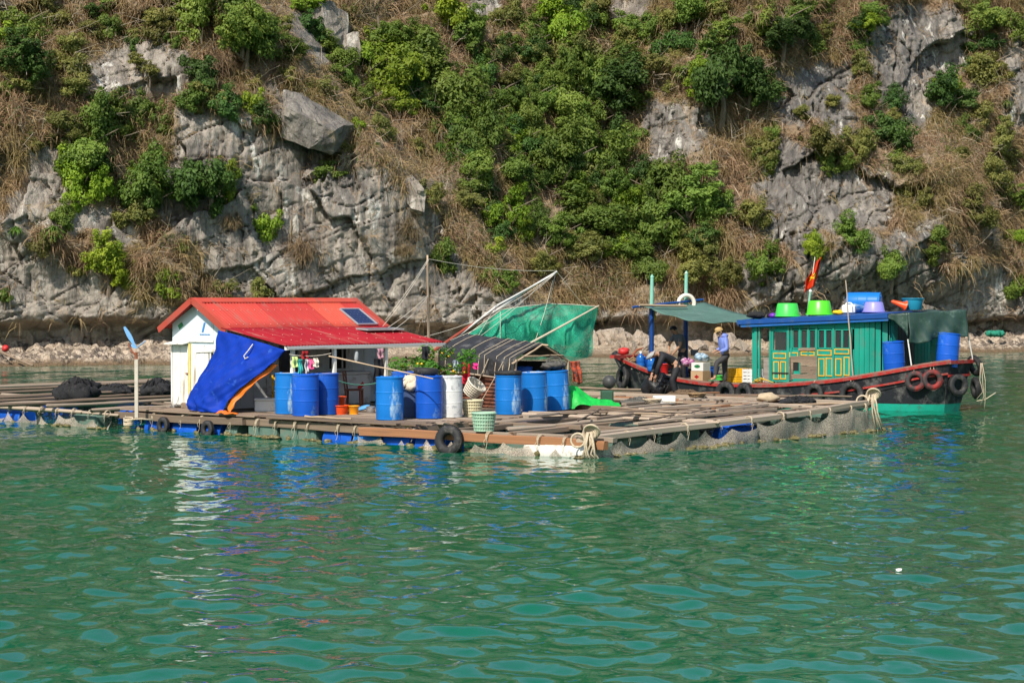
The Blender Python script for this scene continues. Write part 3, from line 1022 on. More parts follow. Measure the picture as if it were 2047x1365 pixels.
def put_bush(px, py, r, kind, label=None, sc=None, p=None):
    global bush_n
    bush_n += 1
    rnd = random.Random(bush_n * 31 + 5)
    p = p or hit_cliff(px, py)
    rr = r * (1.32 if kind in ('palm', 'dry') else 1.62) * p.y / F
    lab, grp = bush_label(px, py, r, kind)
    root = empty(NAMES[kind], p + Vector((0, -0.42 * rr, 0.0)), rnd.uniform(-0.5, 0.5) if kind in ('palm', 'dry') else rnd.uniform(0, 6.28))
    if label: tag(root, label, 'bush' if kind != 'palm' else 'plant')
    else: tag(root, lab, 'bush' if kind != 'palm' else 'plant', grp)
    sx, sy, sz = sc or (rnd.uniform(0.85, 1.25), rnd.uniform(0.75, 0.95), rnd.uniform(0.75, 1.4))
    if kind == 'palm': me = PALM[bush_n % 2]
    elif kind == 'dry': me = DRYB[bush_n % 3]
    else:
        lst = CROWN['S' if rr < 0.6 else 'M' if rr < 1.15 else 'L']
        me = lst[bush_n % len(lst)]
    c = bpy.data.objects.new('crown', me)
    COL.objects.link(c)
    c.parent = root
    c.scale = (rr * sx, rr * sy, rr * sz)
    if kind not in ('palm', 'dry'):
        c.material_slots[0].link = 'OBJECT'
        c.material_slots[0].material = LEAF[kind]
        t = bpy.data.objects.new('trunk', TRUNK[bush_n % 3])
        COL.objects.link(t)
        t.parent = root
        t.scale = (rr, rr, rr)
        t.rotation_euler = (0, 0, -root.rotation_euler.z)
    return root
# bushes that stand apart and can be pointed out
put_bush(422, 345, 46, 'dark', 'round dark green bush casting a shadow on the bare grey slab')
put_bush(458, 355, 24, 'bright', 'yellow-green bush growing against the round dark bush on the slab', sc=(0.8, 0.8, 1.5))
put_bush(50, 125, 52, 'dark', 'broad dark green tree with a bare pale trunk at the cliff top')
put_bush(672, 348, 25, 'mid', 'small green bush beneath the huge wedge boulder', sc=(1.2, 0.9, 0.8))
put_bush(545, 452, 28, 'bright', 'upright lime bush alone on the bare slab above the red roof', sc=(0.9, 0.8, 1.4))
put_bush(882, 512, 26, 'mid', 'green bush behind the tall bamboo pole', sc=(0.9, 0.9, 1.5))
put_bush(1780, 530, 28, 'mid', 'green bush in a rock recess above the flag boat roof', sc=(0.9, 0.9, 1.2))
put_bush(610, 500, 36, 'dry', 'large dry tan tussock draped on the slab above the red roof')
EX = '''50 60 42 mid;215 50 25 mid;190 62 22 olive;265 70 20 olive;275 120 15 olive;385 22 45 mid;492 72 46 mid;485 30 42 mid;350 88 16 mid;610 14 32 bright
585 92 28 mid;665 115 36 mid;672 150 25 mid;622 62 24 dark;408 196 26 olive;208 226 46 mid;238 255 32 mid;140 236 30 olive;182 300 46 mid;172 368 38 bright;150 325 28 mid
105 278 18 olive;36 460 20 palm;112 462 32 palm;90 486 25 olive;118 430 20 mid;300 390 44 mid;332 378 24 mid;278 430 32 olive;218 522 42 bright;250 556 22 bright;322 556 28 bright
398 578 15 palm;450 580 20 olive;520 578 20 olive;505 415 10 mid;370 495 10 mid;462 442 20 dry;155 540 14 olive;10 590 15 mid;6 250 12 dark;300 215 26 dry;330 30 30 olive;430 120 32 dry
790 140 50 bright;802 206 34 bright;872 180 52 mid;762 60 42 mid;902 28 45 bright;930 70 36 mid;870 102 22 olive;1110 62 46 bright;1122 116 46 mid;1022 30 26 olive;1060 112 32 mid;1172 20 40 mid
960 292 46 mid;920 242 42 mid;880 292 20 palm;830 292 18 olive;752 288 11 palm;1232 200 58 dark;1200 112 50 olive;1242 282 36 dark;1170 290 58 mid;1060 262 46 mid;1120 342 54 mid;1202 352 50 mid;1030 332 36 mid
1020 432 42 bright;1046 462 30 bright;984 502 26 bright;992 545 34 mid;1322 382 54 mid;1372 402 50 mid;1312 450 48 mid;1162 432 50 mid;1222 422 50 mid;865 392 20 olive;820 460 30 dry;815 500 22 dry
1395 20 36 mid;1365 85 42 dark;1440 150 56 dark;1490 164 44 dark;1405 152 34 bright;1500 184 34 dark;1562 52 42 dark;1520 50 36 mid;1582 34 30 mid;1442 60 36 mid;1730 58 26 bright;1745 18 30 mid;1716 92 18 mid
1726 204 30 mid;1770 262 42 dark;1778 222 30 dark;1702 270 32 olive;1640 285 36 olive;1660 326 28 mid;1782 312 20 mid;1880 198 36 dark;1892 165 26 bright;1965 92 30 dark;1960 40 36 mid;1972 140 40 olive;2010 206 15 palm;2000 236 14 palm
1500 432 40 olive;1532 530 36 mid;1626 486 26 bright;1695 476 32 mid;1866 476 22 mid;1866 506 18 mid;1816 396 26 olive;1982 350 36 olive;1942 430 36 olive;2030 470 32 bright;2030 575 26 mid;2022 400 26 mid
1522 300 30 olive;1540 268 20 mid;1600 226 15 olive;1530 322 20 mid;1545 246 12 palm;1400 482 40 olive;1380 540 40 olive;1432 530 30 olive;1290 530 30 mid;1715 500 12 palm;1420 100 26 mid;1190 190 34 mid;1000 190 34 mid;1120 200 36 mid
930 400 30 olive;1090 520 30 olive;1170 510 34 olive;1250 480 36 mid;1440 420 34 mid;1010 100 22 olive;700 170 30 mid;730 210 28 mid;690 300 18 olive;640 180 20 olive;560 60 26 olive;300 140 18 olive;150 90 26 olive;120 40 22 olive;1300 60 34 mid;1310 130 30 olive;1640 60 24 olive;1660 200 18 olive;1900 300 24 olive;1920 260 26 mid;1990 290 26 olive'''
for ent in EX.replace('\n', ';').split(';'):
    x, y, r, k = ent.split()
    put_bush(float(x), float(y), float(r), k)
rg = random.Random(5)
cnt = 0
while cnt < 120:
    x, y = rg.uniform(680, 1450), rg.uniform(-10, 500)
    if not in_poly(np.array(x), np.array(y), GREEN): continue
    cnt += 1
    put_bush(x, y, rg.uniform(18, 36), rg.choice(['mid', 'mid', 'dark', 'olive', 'mid', 'bright']))
cnt = 0
while cnt < 74:            # scrub scattered over the grassy slopes outside the gully
    x, y = rg.choice([rg.uniform(0, 720), rg.uniform(1290, 2047)]), rg.uniform(-5, 470) * rg.uniform(0.45, 1.0)
    if any(bool(in_poly(np.array(x), np.array(y), q)) for q in ROCK) or bool(in_poly(np.array(x), np.array(y), GREEN)): continue
    cnt += 1
    put_bush(x, y, rg.uniform(12, 30), rg.choice(['mid', 'olive', 'olive', 'bright', 'mid', 'dark', 'olive']))
# above the frame and beside it, for the reflections and for a step to the side
for k in range(16):
    x = rg.choice([rg.uniform(-300, 2350), rg.uniform(-350, -10), rg.uniform(2060, 2400)]); y = rg.uniform(-420, -20) if -20 < x < 2060 else rg.uniform(-400, 450)
    put_bush(x, y, rg.uniform(25, 55), rg.choice(['mid', 'dark', 'olive', 'mid']))

# ------------------------------------------------------------------ dry grass and undergrowth over the slopes (uncountable)
def dry_grass(name, count, seed, maskfn, L, wd, per, m, label, droop=0.75):
    rnd = np.random.default_rng(seed)
    a = rnd.uniform(A0 + 1, A1 - 1, count); z = 1.8 + 27 * rnd.uniform(0, 1, count) ** 1.15
    a = a + 0.5 * rnd.normal(size=count)
    keep = rnd.uniform(0, 1, count) < maskfn(a, z)
    a, z = a[keep], z[keep]
    n = len(a)
    y = cliff_lookup(GY, a, z)
    P0 = np.stack([a, y - 0.02, z], 1)
    hue = rnd.uniform(0, 1, n)
    d0 = np.stack([rnd.normal(0, 0.5, n), -0.75 + rnd.normal(0, 0.2, n), 0.45 + rnd.normal(0, 0.35, n)], 1)
    ln = L * rnd.uniform(0.5, 1.5, n) * (0.6 + 0.8 * fbm(a * 0.5, z * 0.5, 2, seed))
    P = np.repeat(P0, per, 0) + rnd.normal(0, 0.10, (n * per, 3))
    d = np.repeat(d0, per, 0) + rnd.normal(0, 0.38, (n * per, 3))
    d /= np.linalg.norm(d, axis=1, keepdims=True)
    ll = (np.repeat(ln, per) * rnd.uniform(0.5, 1.2, n * per))[:, None]
    side = np.cross(d, rnd.normal(size=d.shape)); side /= np.linalg.norm(side, axis=1, keepdims=True) + 1e-9
    W = wd * rnd.uniform(0.6, 1.4, (n * per, 1))
    mid = P + d * ll * 0.55 + np.array([0, 0, -1]) * ll * droop * 0.22
    tip = P + d * ll * 0.95 + np.array([0, 0, -1]) * ll * droop * 0.85
    V = np.stack([P - side * W / 2, P + side * W / 2, mid + side * W / 2, mid - side * W / 2, tip], 1).reshape(-1, 3)
    k = np.arange(n * per) * 5
    T = np.concatenate([np.stack([k, k + 1, k + 2], 1), np.stack([k, k + 2, k + 3], 1), np.stack([k + 3, k + 2, k + 4], 1)])
    o = np_mesh(name, V, T, m, smooth=False)
    return tag(o, label, 'grass', kind='stuff')
def scrub_material(name, c1, c2, c3, tr=0.25):
    m = leaf_material(name, c1, c2, tr)
    nt, n, l = nodes_of(m)
    hv = n['Hue/Saturation/Value']
    src = hv.inputs['Color'].links[0].from_socket
    tc = n.new('ShaderNodeTexCoord'); no = n.new('ShaderNodeTexNoise')
    no.inputs['Scale'].default_value = 0.5; no.inputs['Detail'].default_value = 4
    l.new(tc.outputs['Object'], no.inputs['Vector'])
    r = n.new('ShaderNodeMapRange'); r.inputs[1].default_value = 0.42; r.inputs[2].default_value = 0.62
    l.new(no.outputs['Fac'], r.inputs[0])
    x = n.new('ShaderNodeMix'); x.data_type = 'RGBA'
    l.new(r.outputs[0], x.inputs[0]); l.new(src, x.inputs[6]); x.inputs[7].default_value = (*c3, 1)
    l.new(x.outputs[2], hv.inputs['Color'])
    for q in list(hv.inputs['Value'].links): l.remove(q)
    hv.inputs['Value'].default_value = 1.0
    return m
GRASS_M = scrub_material('dry_grass', (0.29, 0.195, 0.105), (0.64, 0.48, 0.28), (0.31, 0.25, 0.10))
def m_dry(a, z):
    rk = cliff_lookup(rock, a, z); gr = cliff_lookup(green, a, z)
    return (1 - sstep(0.25, 0.75, rk)) * (1 - 0.35 * gr) * sstep(0.22, 0.42, fbm(a * 0.55, z * 0.55, 3, 881)) + 0.03
def m_green(a, z):
    rk = cliff_lookup(rock, a, z); gr = cliff_lookup(green, a, z)
    return (1 - sstep(0.25, 0.75, rk)) * (0.5 + 0.5 * gr) * sstep(0.44, 0.58, fbm(a * 0.5, z * 0.5, 3, 883))
dry_grass('dry_grass', 72000, 901, m_dry, 0.92, 0.024, 8, GRASS_M, 'dry tan grass hanging over the cliff slopes')
UNDER_M = scrub_material('undergrowth', (0.060, 0.095, 0.020), (0.150, 0.175, 0.040), (0.120, 0.110, 0.040), 0.3)
def undergrowth(count, seed):
    rnd = np.random.default_rng(seed)
    a = rnd.uniform(A0 + 1, A1 - 1, count); z = 2.0 + 26 * rnd.uniform(0, 1, count) ** 1.15
    keep = rnd.uniform(0, 1, count) < m_green(a, z)
    a, z = a[keep], z[keep]
    y = cliff_lookup(GY, a, z)
    per = 16
    P = np.repeat(np.stack([a, y - 0.25, z], 1), per, 0)
    d = rnd.normal(size=P.shape)
    P = P + d * np.array([0.32, 0.25, 0.32])
    v, q = leaf_cloud(P, d + np.array([0, -0.6, 0.6]), 0.10, rnd, 0.6, 1.2)
    o = np_mesh('undergrowth', v, q, UNDER_M, smooth=False)
    tag(o, 'olive undergrowth filling the gully between bushes', 'undergrowth', kind='stuff')
undergrowth(34000, 903)
def twigs(count, seed):
    """bare grey stems and creepers straggling out of the scrub"""
    rnd = np.random.default_rng(seed)
    a = rnd.uniform(-26, 32, count); z = 2.4 + 17 * rnd.uniform(0, 1, count)
    keep = rnd.uniform(0, 1, count) < (1 - sstep(0.3, 0.8, cliff_lookup(rock, a, z)))
    a, z = a[keep], z[keep]
    y = cliff_lookup(GY, a, z)
    b = MB()
    for i in range(len(a)):
        L = rnd.uniform(0.5, 1.5); d = Vector((rnd.normal(0, .5), -0.6, 0.5 + rnd.normal(0, .5))).normalized()
        p = Vector((a[i], y[i], z[i])); q = p + d * L * .5 + Vector(rnd.normal(0, .08, 3)); e = q + (d + Vector(rnd.normal(0, .5, 3))) * L * .5 - Vector((0, 0, .15 * L))
        b.tube([p, q, e], [.022, .015, .006], 4)
        f = q + (d + Vector(rnd.normal(0, .8, 3))) * L * .4
        b.tube([q, f], [.013, .005], 4)
    tag(b.build('dead_twigs', mat('dead_twig', (.40, .33, .25), rough=.9, var=.2, island=.35)), 'bare grey twigs straggling from the dry scrub', 'twigs', kind='stuff')
twigs(2600, 905)
# ================================================================== RAFT FRAME
RO = Vector((-7.9, 46.3, 0)); RZ = math.atan2(-0.6464, 0.763)
RM = Matrix.Translation(RO) @ Matrix.Rotation(RZ, 4, 'Z')
def RL(a, b, z=0.0): return RM @ Vector((a, b, z))
def rloc(px, py, z):
    """raft coordinates of a photograph pixel at height z"""
    q = RM.inverted() @ at_z(px, py, z)
    return q.x, q.y
DECK = 0.46
WOOD = mat('weathered_wood', (0.225, 0.162, 0.115), rough=0.85, var=0.35, scale=1.0, stretch=(2, 16, 16), bump=0.3, bscale=2.0, dirt=(0.12, 0.085, 0.06), dirt_amt=0.4, dirt_scale=1.2, objvar=0.35)
WOOD_PALE = mat('bleached_wood', (0.36, 0.285, 0.215), rough=0.85, var=0.3, scale=1.0, stretch=(2, 16, 16), dirt=(0.2, 0.15, 0.11), dirt_amt=0.35, dirt_scale=1.2, objvar=0.25)
WOOD_RED = mat('reddish_wood', (0.30, 0.135, 0.062), rough=0.75, var=0.3, scale=1.0, stretch=(2, 14, 14), dirt=(0.13, 0.08, 0.055), dirt_amt=0.3, dirt_scale=1.2, objvar=0.15)
BAMBOO = mat('bamboo', (0.40, 0.29, 0.19), rough=0.7, var=0.25, scale=3, objvar=0.15)
WHITEP = mat('white_paint', (0.76, 0.75, 0.70), rough=0.7, var=0.08, scale=3, dirt=(0.42, 0.35, 0.26), dirt_amt=0.34, dirt_scale=2.6, stretch=(1.6, 1.6, 0.3), objvar=0.05)
GREYW = mat('grey_white_paint', (0.56, 0.57, 0.57), rough=0.7, var=0.12, scale=3, dirt=(0.3, 0.26, 0.22), dirt_amt=0.3, dirt_scale=2.0)
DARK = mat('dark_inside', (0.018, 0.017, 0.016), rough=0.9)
ROPE = mat('rope', (0.50, 0.41, 0.29), rough=0.9, var=0.25, scale=30, bump=0.6, bscale=60)
ROPE_W = mat('white_cord', (0.58, 0.52, 0.43), rough=0.9, var=0.15, scale=20)
BLUE = mat('blue_plastic', (0.008, 0.085, 0.46), rough=0.42, var=0.16, scale=2.5, spec=0.25, dirt=(0.13, 0.26, 0.50), dirt_amt=0.15, dirt_scale=2.4, objvar=0.12)
AZURE = mat('azure_plastic', (0.008, 0.155, 0.50), rough=0.42, var=0.14, scale=2.5, spec=0.25, dirt=(0.40, 0.55, 0.64), dirt_amt=0.2, dirt_scale=2.4, stretch=(1, 1, 0.35), objvar=0.08)
TYRE = mat('tyre_rubber', (0.022, 0.022, 0.023), rough=0.7, var=0.3, scale=10, dirt=(0.09, 0.08, 0.07), dirt_amt=0.25, dirt_scale=5)
BLACKNET = mat('black_netting', (0.020, 0.020, 0.022), rough=0.95, var=0.5, scale=25, bump=1.0, bscale=60, dirt=(0.07, 0.06, 0.055), dirt_amt=0.2, dirt_scale=9)
SKIRT = net_mat('grey_fine_net', (0.33, 0.285, 0.225), 0.013, 0.5, 0.5)
PENNET = net_mat('dark_pen_net', (0.030, 0.038, 0.034), 0.02, 0.5, 0.5)
GFLOAT = mat('dull_green_float', (0.10, 0.17, 0.135), rough=0.8, var=0.3, scale=3, dirt=(0.16, 0.14, 0.10), dirt_amt=0.35, dirt_scale=3, bump=0.4, bscale=12)
WEED = mat('shell_and_weed', (0.14, 0.12, 0.05), rough=0.95, var=0.6, scale=14, bump=1.0, bscale=30, dirt=(0.40, 0.36, 0.27), dirt_amt=0.25, dirt_scale=14)

def unit_mesh(kind, seed):
    rnd = random.Random(seed)
    b = MB()
    if kind == 'plank':
        n = 5
        vs = []
        for i in range(n + 1):
            x = -0.5 + i / n
            dz = rnd.uniform(-0.12, 0.12); dy = rnd.uniform(-0.05, 0.05)
            for (yy, z_) in ((-0.5, -0.5), (0.5, -0.5), (0.5, 0.42), (0.42, 0.5), (-0.42, 0.5), (-0.5, 0.42)):
                vs.append((x + (rnd.uniform(-0.004, 0.004) if i in (0, n) else 0), yy + dy, z_ + dz))
        fs = []
        for i in range(n):
            for j in range(6):
                fs.append((i * 6 + j, i * 6 + (j + 1) % 6, (i + 1) * 6 + (j + 1) % 6, (i + 1) * 6 + j))
        fs.append((5, 4, 3, 2, 1, 0)); fs.append(tuple(n * 6 + j for j in range(6)))
        b.add(vs, fs)
    else:
        vs = []
        for i in range(8):
            cy, cz = rnd.uniform(-0.2, 0.2), rnd.uniform(-0.2, 0.2)
            r_ = 0.5 * (1.0 - 0.25 * i / 7) * rnd.uniform(0.92, 1.06)
            for j in range(8):
                vs.append((-0.5 + i / 7, cy + r_ * math.cos(j * PI / 4), cz + r_ * math.sin(j * PI / 4)))
        fs = [(i * 8 + j, i * 8 + (j + 1) % 8, (i + 1) * 8 + (j + 1) % 8, (i + 1) * 8 + j) for i in range(7) for j in range(8)]
        fs.append(tuple(range(7, -1, -1))); fs.append(tuple(range(56, 64)))
        b.add(vs, fs)
    o = b.build(kind, None, smooth=(kind == 'log'))
    me = o.data
    bpy.data.objects.remove(o)
    return me
UNIT = {k: [unit_mesh(k, 10 + i) for i in range(4)] for k in ('plank', 'log')}
UCOPY = {}
_uc = [0]
def stick(name, a, b, wd, th, m, parent=None, kind='plank', roll=0.0):
    """one plank or log between two points given in the parent's coordinates, sharing its mesh with its like"""
    _uc[0] += 1
    key = (kind, _uc[0] % 4, m.name)
    if key not in UCOPY:
        me = UNIT[kind][_uc[0] % 4].copy()
        me.materials.append(m)
        UCOPY[key] = me
    o = bpy.data.objects.new(name, UCOPY[key])
    COL.objects.link(o)
    a, b = Vector(a), Vector(b)
    d = b - a
    x = d.normalized()
    up = Vector((0, 0, 1)) if abs(x.z) < 0.95 else Vector((0, 1, 0))
    y = up.cross(x).normalized(); z = x.cross(y)
    M = Matrix((x, y, z)).transposed().to_4x4() @ Matrix.Rotation(roll, 4, 'X')
    o.matrix_basis = Matrix.Translation((a + b) / 2) @ M @ Matrix.Diagonal((d.length, wd, th, 1))
    if parent: o.parent = parent
    return o
def rope_path(a, b, sag=0.1, n=8):
    a, b = Vector(a), Vector(b)
    return [a.lerp(b, i / n) - Vector((0, 0, sag * 4 * (i / n) * (1 - i / n))) for i in range(n + 1)]

def drum_mesh(r=0.285, h=0.90):
    b = MB()
    b.lathe([(r * .90, 0), (r * .985, .012), (r, .03), (r * .985, .05), (r * .997, .06), (r * 1.01, h * .335), (r * 1.011, h * .345), (r * 1.025, h * .355), (r * 1.025, h * .37), (r * 1.013, h * .38), (r * 1.012, h * .39),
             (r * 1.012, h * .61), (r * 1.012, h * .622), (r * 1.028, h * .635), (r * 1.028, h * .65), (r * 1.011, h * .662), (r * 1.01, h * .672), (r * .992, h * .915), (r * .99, h * .925), (r * .985, h * .95), (r * 1.02, h * .965), (r * 1.02, h * .99), (r * .96, h), (r * .90, h * .985)], 28)
    return b
def drum_thing(name, label, m, loc, rz=0.0, tilt=(0, 0), r=0.285, h=0.90, group=None, lying=None, parts=True, lidm=None, cat='drum'):
    t = empty(name, loc, rz)
    tag(t, label, cat, group)
    if lying is None: t.rotation_euler = (tilt[0], tilt[1], rz)
    else: t.rotation_euler = (PI / 2, 0, rz)
    drum_mesh(r, h).build('body', m, t, angle=0.7)
    if parts:
        b = MB()
        b.lathe([(r * .93, h * .985), (r * .94, h * .993), (r * .5, h * .997), (0.001, h * .997)], 24, cap=False)
        b.build('lid', lidm or m, t, smooth=True)
        for s in (-1, 1):
            b = MB(); b.lathe([(0.035, h * .99), (0.035, h * 1.012), (0.028, h * 1.016)], 10, M=Matrix.Translation((s * r * .55, 0.02, 0)))
            b.build('bung', m, t)
    return t
def torus(b, R_, r, n=26, k=10, M=None, flat=1.0):
    vs = []
    for i in range(n):
        a = 2 * PI * i / n
        for j in range(k):
            c = 2 * PI * j / k
            # squared-off tyre section
            cc, ss = math.cos(c), math.sin(c)
            q = (abs(cc) ** 4 + abs(ss) ** 4) ** -0.25
            rr = R_ + r * cc * q
            p = Vector((rr * math.cos(a), rr * math.sin(a), r * flat * ss * q))
            vs.append(M @ p if M is not None else p)
    fs = [(i * k + j, ((i + 1) % n) * k + j, ((i + 1) % n) * k + (j + 1) % k, i * k + (j + 1) % k) for i in range(n) for j in range(k)]
    return b.add(vs, fs)
def tyre(label, loc, normal, R_=0.25, r=0.085, group=None, m=None, tread=True):
    n = Vector(normal).normalized()
    t = empty('tyre', loc)
    tag(t, label, 'tyre', group)
    q = n.to_track_quat('Z', 'Y')
    t.rotation_mode = 'QUATERNION'; t.rotation_quaternion = q
    b = MB(); torus(b, R_, r, 30, 12)
    b.build('casing', m or TYRE, t, smooth=True)
    if tread:
        b = MB()
        for i in range(44):
            a = 2 * PI * i / 44
            for z_, o_ in ((-0.3, 0), (0.3, PI / 44)):
                c = Vector(((R_ + r * 1.0) * math.cos(a + o_), (R_ + r * 1.0) * math.sin(a + o_), z_ * r))
                b.box(c, (0.016, 0.022, r * 0.55), Matrix.Rotation(a + o_, 3, 'Z'))
        b.build('tread', m or TYRE, t)
    return t

raft = empty('fish_raft', RO, RZ)
tag(raft, 'timber fish-farm raft carrying the red-roofed hut and many drums', 'raft')
# ---- long edge beams and the frame
FY = -1.0
rr_ = random.Random(21)
def R_plank(name, a, b, wd, th, m=WOOD, kind='plank', roll=0.0): return stick(name, a, b, wd, th, m, raft, kind, roll)
R_plank('beam', (-0.8, FY, .30), (3.6, FY - .02, .30), .13, .15)
R_plank('beam', (3.5, FY + .10, .31), (8.1, FY + .02, .30), .13, .15)
R_plank('beam', (7.2, FY - .08, .27), (13.4, FY + .10, .27), .12, .16, WOOD_RED)
R_plank('beam', (9.2, FY + .22, .33), (13.5, FY + .25, .35), .14, .09, WOOD_PALE)
for k, (x, y0, y1, z0, z1, wd, m) in enumerate([(13.05, -1.2, 9.5, .36, .58, .22, WOOD_PALE), (12.8, -0.6, 6.5, .40, .52, .16, WOOD_PALE), (13.02, 4.6, 9.4, .44, .66, .12, WOOD_PALE), (12.45, -0.9, 9.3, .36, .55, .13, WOOD),
                                      (11.1, -0.9, 9.4, .36, .50, .15, WOOD), (10.75, -0.6, 7.5, .42, .50, .13, WOOD_PALE), (9.6, -0.9, 10.4, .36, .48, .16, WOOD), (9.25, 0.5, 9.0, .42, .5, .14, WOOD_PALE), (8.4, -0.9, 11.0, .34, .46, .15, WOOD), (6.6, 4.0, 12.4, .36, .44, .15, WOOD), (3.5, 5.5, 12.6, .36, .42, .15, WOOD)]):
    R_plank('beam', (x, y0, z0), (x + rr_.uniform(-.12, .12), y1, z1), wd, .10, m, 'log' if k in (5, 7) else 'plank')
for k, (y, x0, x1, z) in enumerate([(0.9, 8.2, 13.1, .40), (3.1, 8.0, 13.2, .46), (3.4, 8.0, 13.0, .47), (5.6, 7.0, 13.1, .50), (5.85, 7.2, 13.0, .49), (8.1, 5.0, 13.1, .55), (8.4, 6.0, 13.0, .54), (9.2, 4.0, 13.1, .60), (9.5, 4.5, 12.9, .52), (11.6, 3.0, 10.5, .48), (12.3, 3.0, 9.6, .45)]):
    R_plank('beam', (x0, y, z), (x1, y + rr_.uniform(-.15, .15), z + .02), .14, .09, WOOD_PALE if k % 3 else WOOD, 'log' if k % 4 == 1 else 'plank')
# ---- deck planks under and around the hut: boards run along the front
def deck(x0, x1, y0, y1, step, z, jit=.35, m=(WOOD, WOOD_PALE)):
    y = y0
    while y < y1:
        w_ = step * rr_.uniform(.82, .94)
        R_plank('plank', (x0 + rr_.uniform(-jit, jit), y + w_ / 2, z - .02 + rr_.uniform(-.008, .008)), (x1 + rr_.uniform(-jit, jit), y + w_ / 2 + rr_.uniform(-.03, .03), z - .02 + rr_.uniform(-.008, .008)), w_, .036, rr_.choice((WOOD, WOOD, m[1])))
        y += step
deck(-0.5, 4.2, -1.05, 0.9, .19, DECK)
deck(4.1, 8.5, -1.10, 0.9, .19, DECK)
deck(1.9, 8.6, 0.9, 5.0, .21, DECK)
deck(3.6, 8.4, 5.0, 9.0, .24, DECK - .02)
deck(8.5, 9.2, 1.2, 5.0, .24, DECK - .03, .2)
for k in range(24):        # loose boards and logs along the working side by the boat
    x, y = rr_.uniform(3.2, 12.8), rr_.uniform(7.2, 12.6)
    if x > 9.5 and y > 9.3: y = rr_.uniform(7.2, 9.2)
    a = rr_.choice((0, 0, PI / 2, 0.15, -0.12, 1.4)); L = rr_.uniform(.9, 3.2)
    z = .52 + rr_.uniform(0, .07)
    R_plank(rr_.choice(('plank', 'log')), (x - L / 2 * math.cos(a), y - L / 2 * math.sin(a), z), (x + L / 2 * math.cos(a), y + L / 2 * math.sin(a), z + rr_.uniform(-.03, .05)), rr_.uniform(.08, .18), rr_.uniform(.035, .09), rr_.choice((WOOD, WOOD_PALE, WOOD, WOOD_RED)), rr_.choice(('plank', 'plank', 'log')))
for k in range(13):        # loose boards over the pens on the open side
    x = rr_.choice((8.9, 9.5, 10.6, 11.2, 11.9, 12.5, 12.9)) + rr_.uniform(-.2, .2); y = rr_.uniform(0.5, 8.0); L = rr_.uniform(1.2, 3.6); a = rr_.gauss(PI / 2, .1) if k % 4 else rr_.gauss(0, .15)
    z = .50 + .012 * y + rr_.uniform(0, .05)
    if a < 1: x = 11.0
    R_plank('plank', (x - L / 2 * math.cos(a), y - L / 2 * math.sin(a), z), (x + L / 2 * math.cos(a), y + L / 2 * math.sin(a), z + rr_.uniform(-.02, .04)), rr_.uniform(.08, .16), rr_.uniform(.03, .06), rr_.choice((WOOD, WOOD_PALE, WOOD_PALE)))
for x in np.arange(-.2, 8.3, .95):   # joists whose ends show under the boards
    R_plank('joist', (x, -.95, .385), (x + .05, 1.2, .385), .12, .09)
# ---- floats under the frame
def float_drum(a, b, m, r=.28, parent=raft, z=.02):
    a, b = Vector(a), Vector(b)
    o_ = drum_mesh(r, (b - a).length).build('float_drum', m, parent, angle=0.7)
    o_.rotation_mode = 'QUATERNION'; o_.rotation_quaternion = (b - a).to_track_quat('Z', 'Y'); o_.location = a
    return o_
for x0, x1, m in ((0.15, 1.0, BLUE), (1.1, 1.95, BLUE), (2.1, 2.75, BLUE), (2.9, 3.3, GFLOAT), (5.95, 6.8, BLUE), (6.85, 7.6, AZURE), (8.6, 9.45, BLUE), (7.7, 8.45, BLUE)):
    float_drum((x0, FY + .30, .0), (x1, FY + .30, .0), m)
WHITEPL = mat('worn_white_plastic', (0.66, 0.63, 0.57), rough=0.6, var=.1, scale=4, dirt=(.35, .3, .22), dirt_amt=.3, dirt_scale=4)
float_drum((11.5, FY + .22, .04), (13.0, FY + .22, .04), WHITEPL, .27)
for x0, x1 in ((3.6, 4.5), (4.6, 5.7)):
    MB().box(((x0 + x1) / 2, FY + .34, .08), (x1 - x0, .55, .42)).build('float_block', GFLOAT, raft, bevel=.04)
for (x, y0, y1, m) in ((12.55, .3, 1.2, GFLOAT), (12.6, 2.0, 2.9, GFLOAT), (12.55, 4.2, 5.1, BLUE), (12.55, 6.1, 7.2, GFLOAT), (12.6, 7.6, 9.0, GFLOAT), (9.4, 1.5, 2.4, BLUE), (9.4, 4.5, 5.4, BLUE), (9.5, 7.2, 8.2, BLUE), (11.2, 5.9, 6.9, BLUE), (10.2, .3, 1.1, GFLOAT), (11.0, 2.1, 3.0, GFLOAT)):
    if m is GFLOAT: MB().box((x, (y0 + y1) / 2, .14 + .012 * y0), (.6, y1 - y0, .52)).build('float_block', m, raft, bevel=.06)
    else: float_drum((x, y0, .1), (x, y1, .1), m)
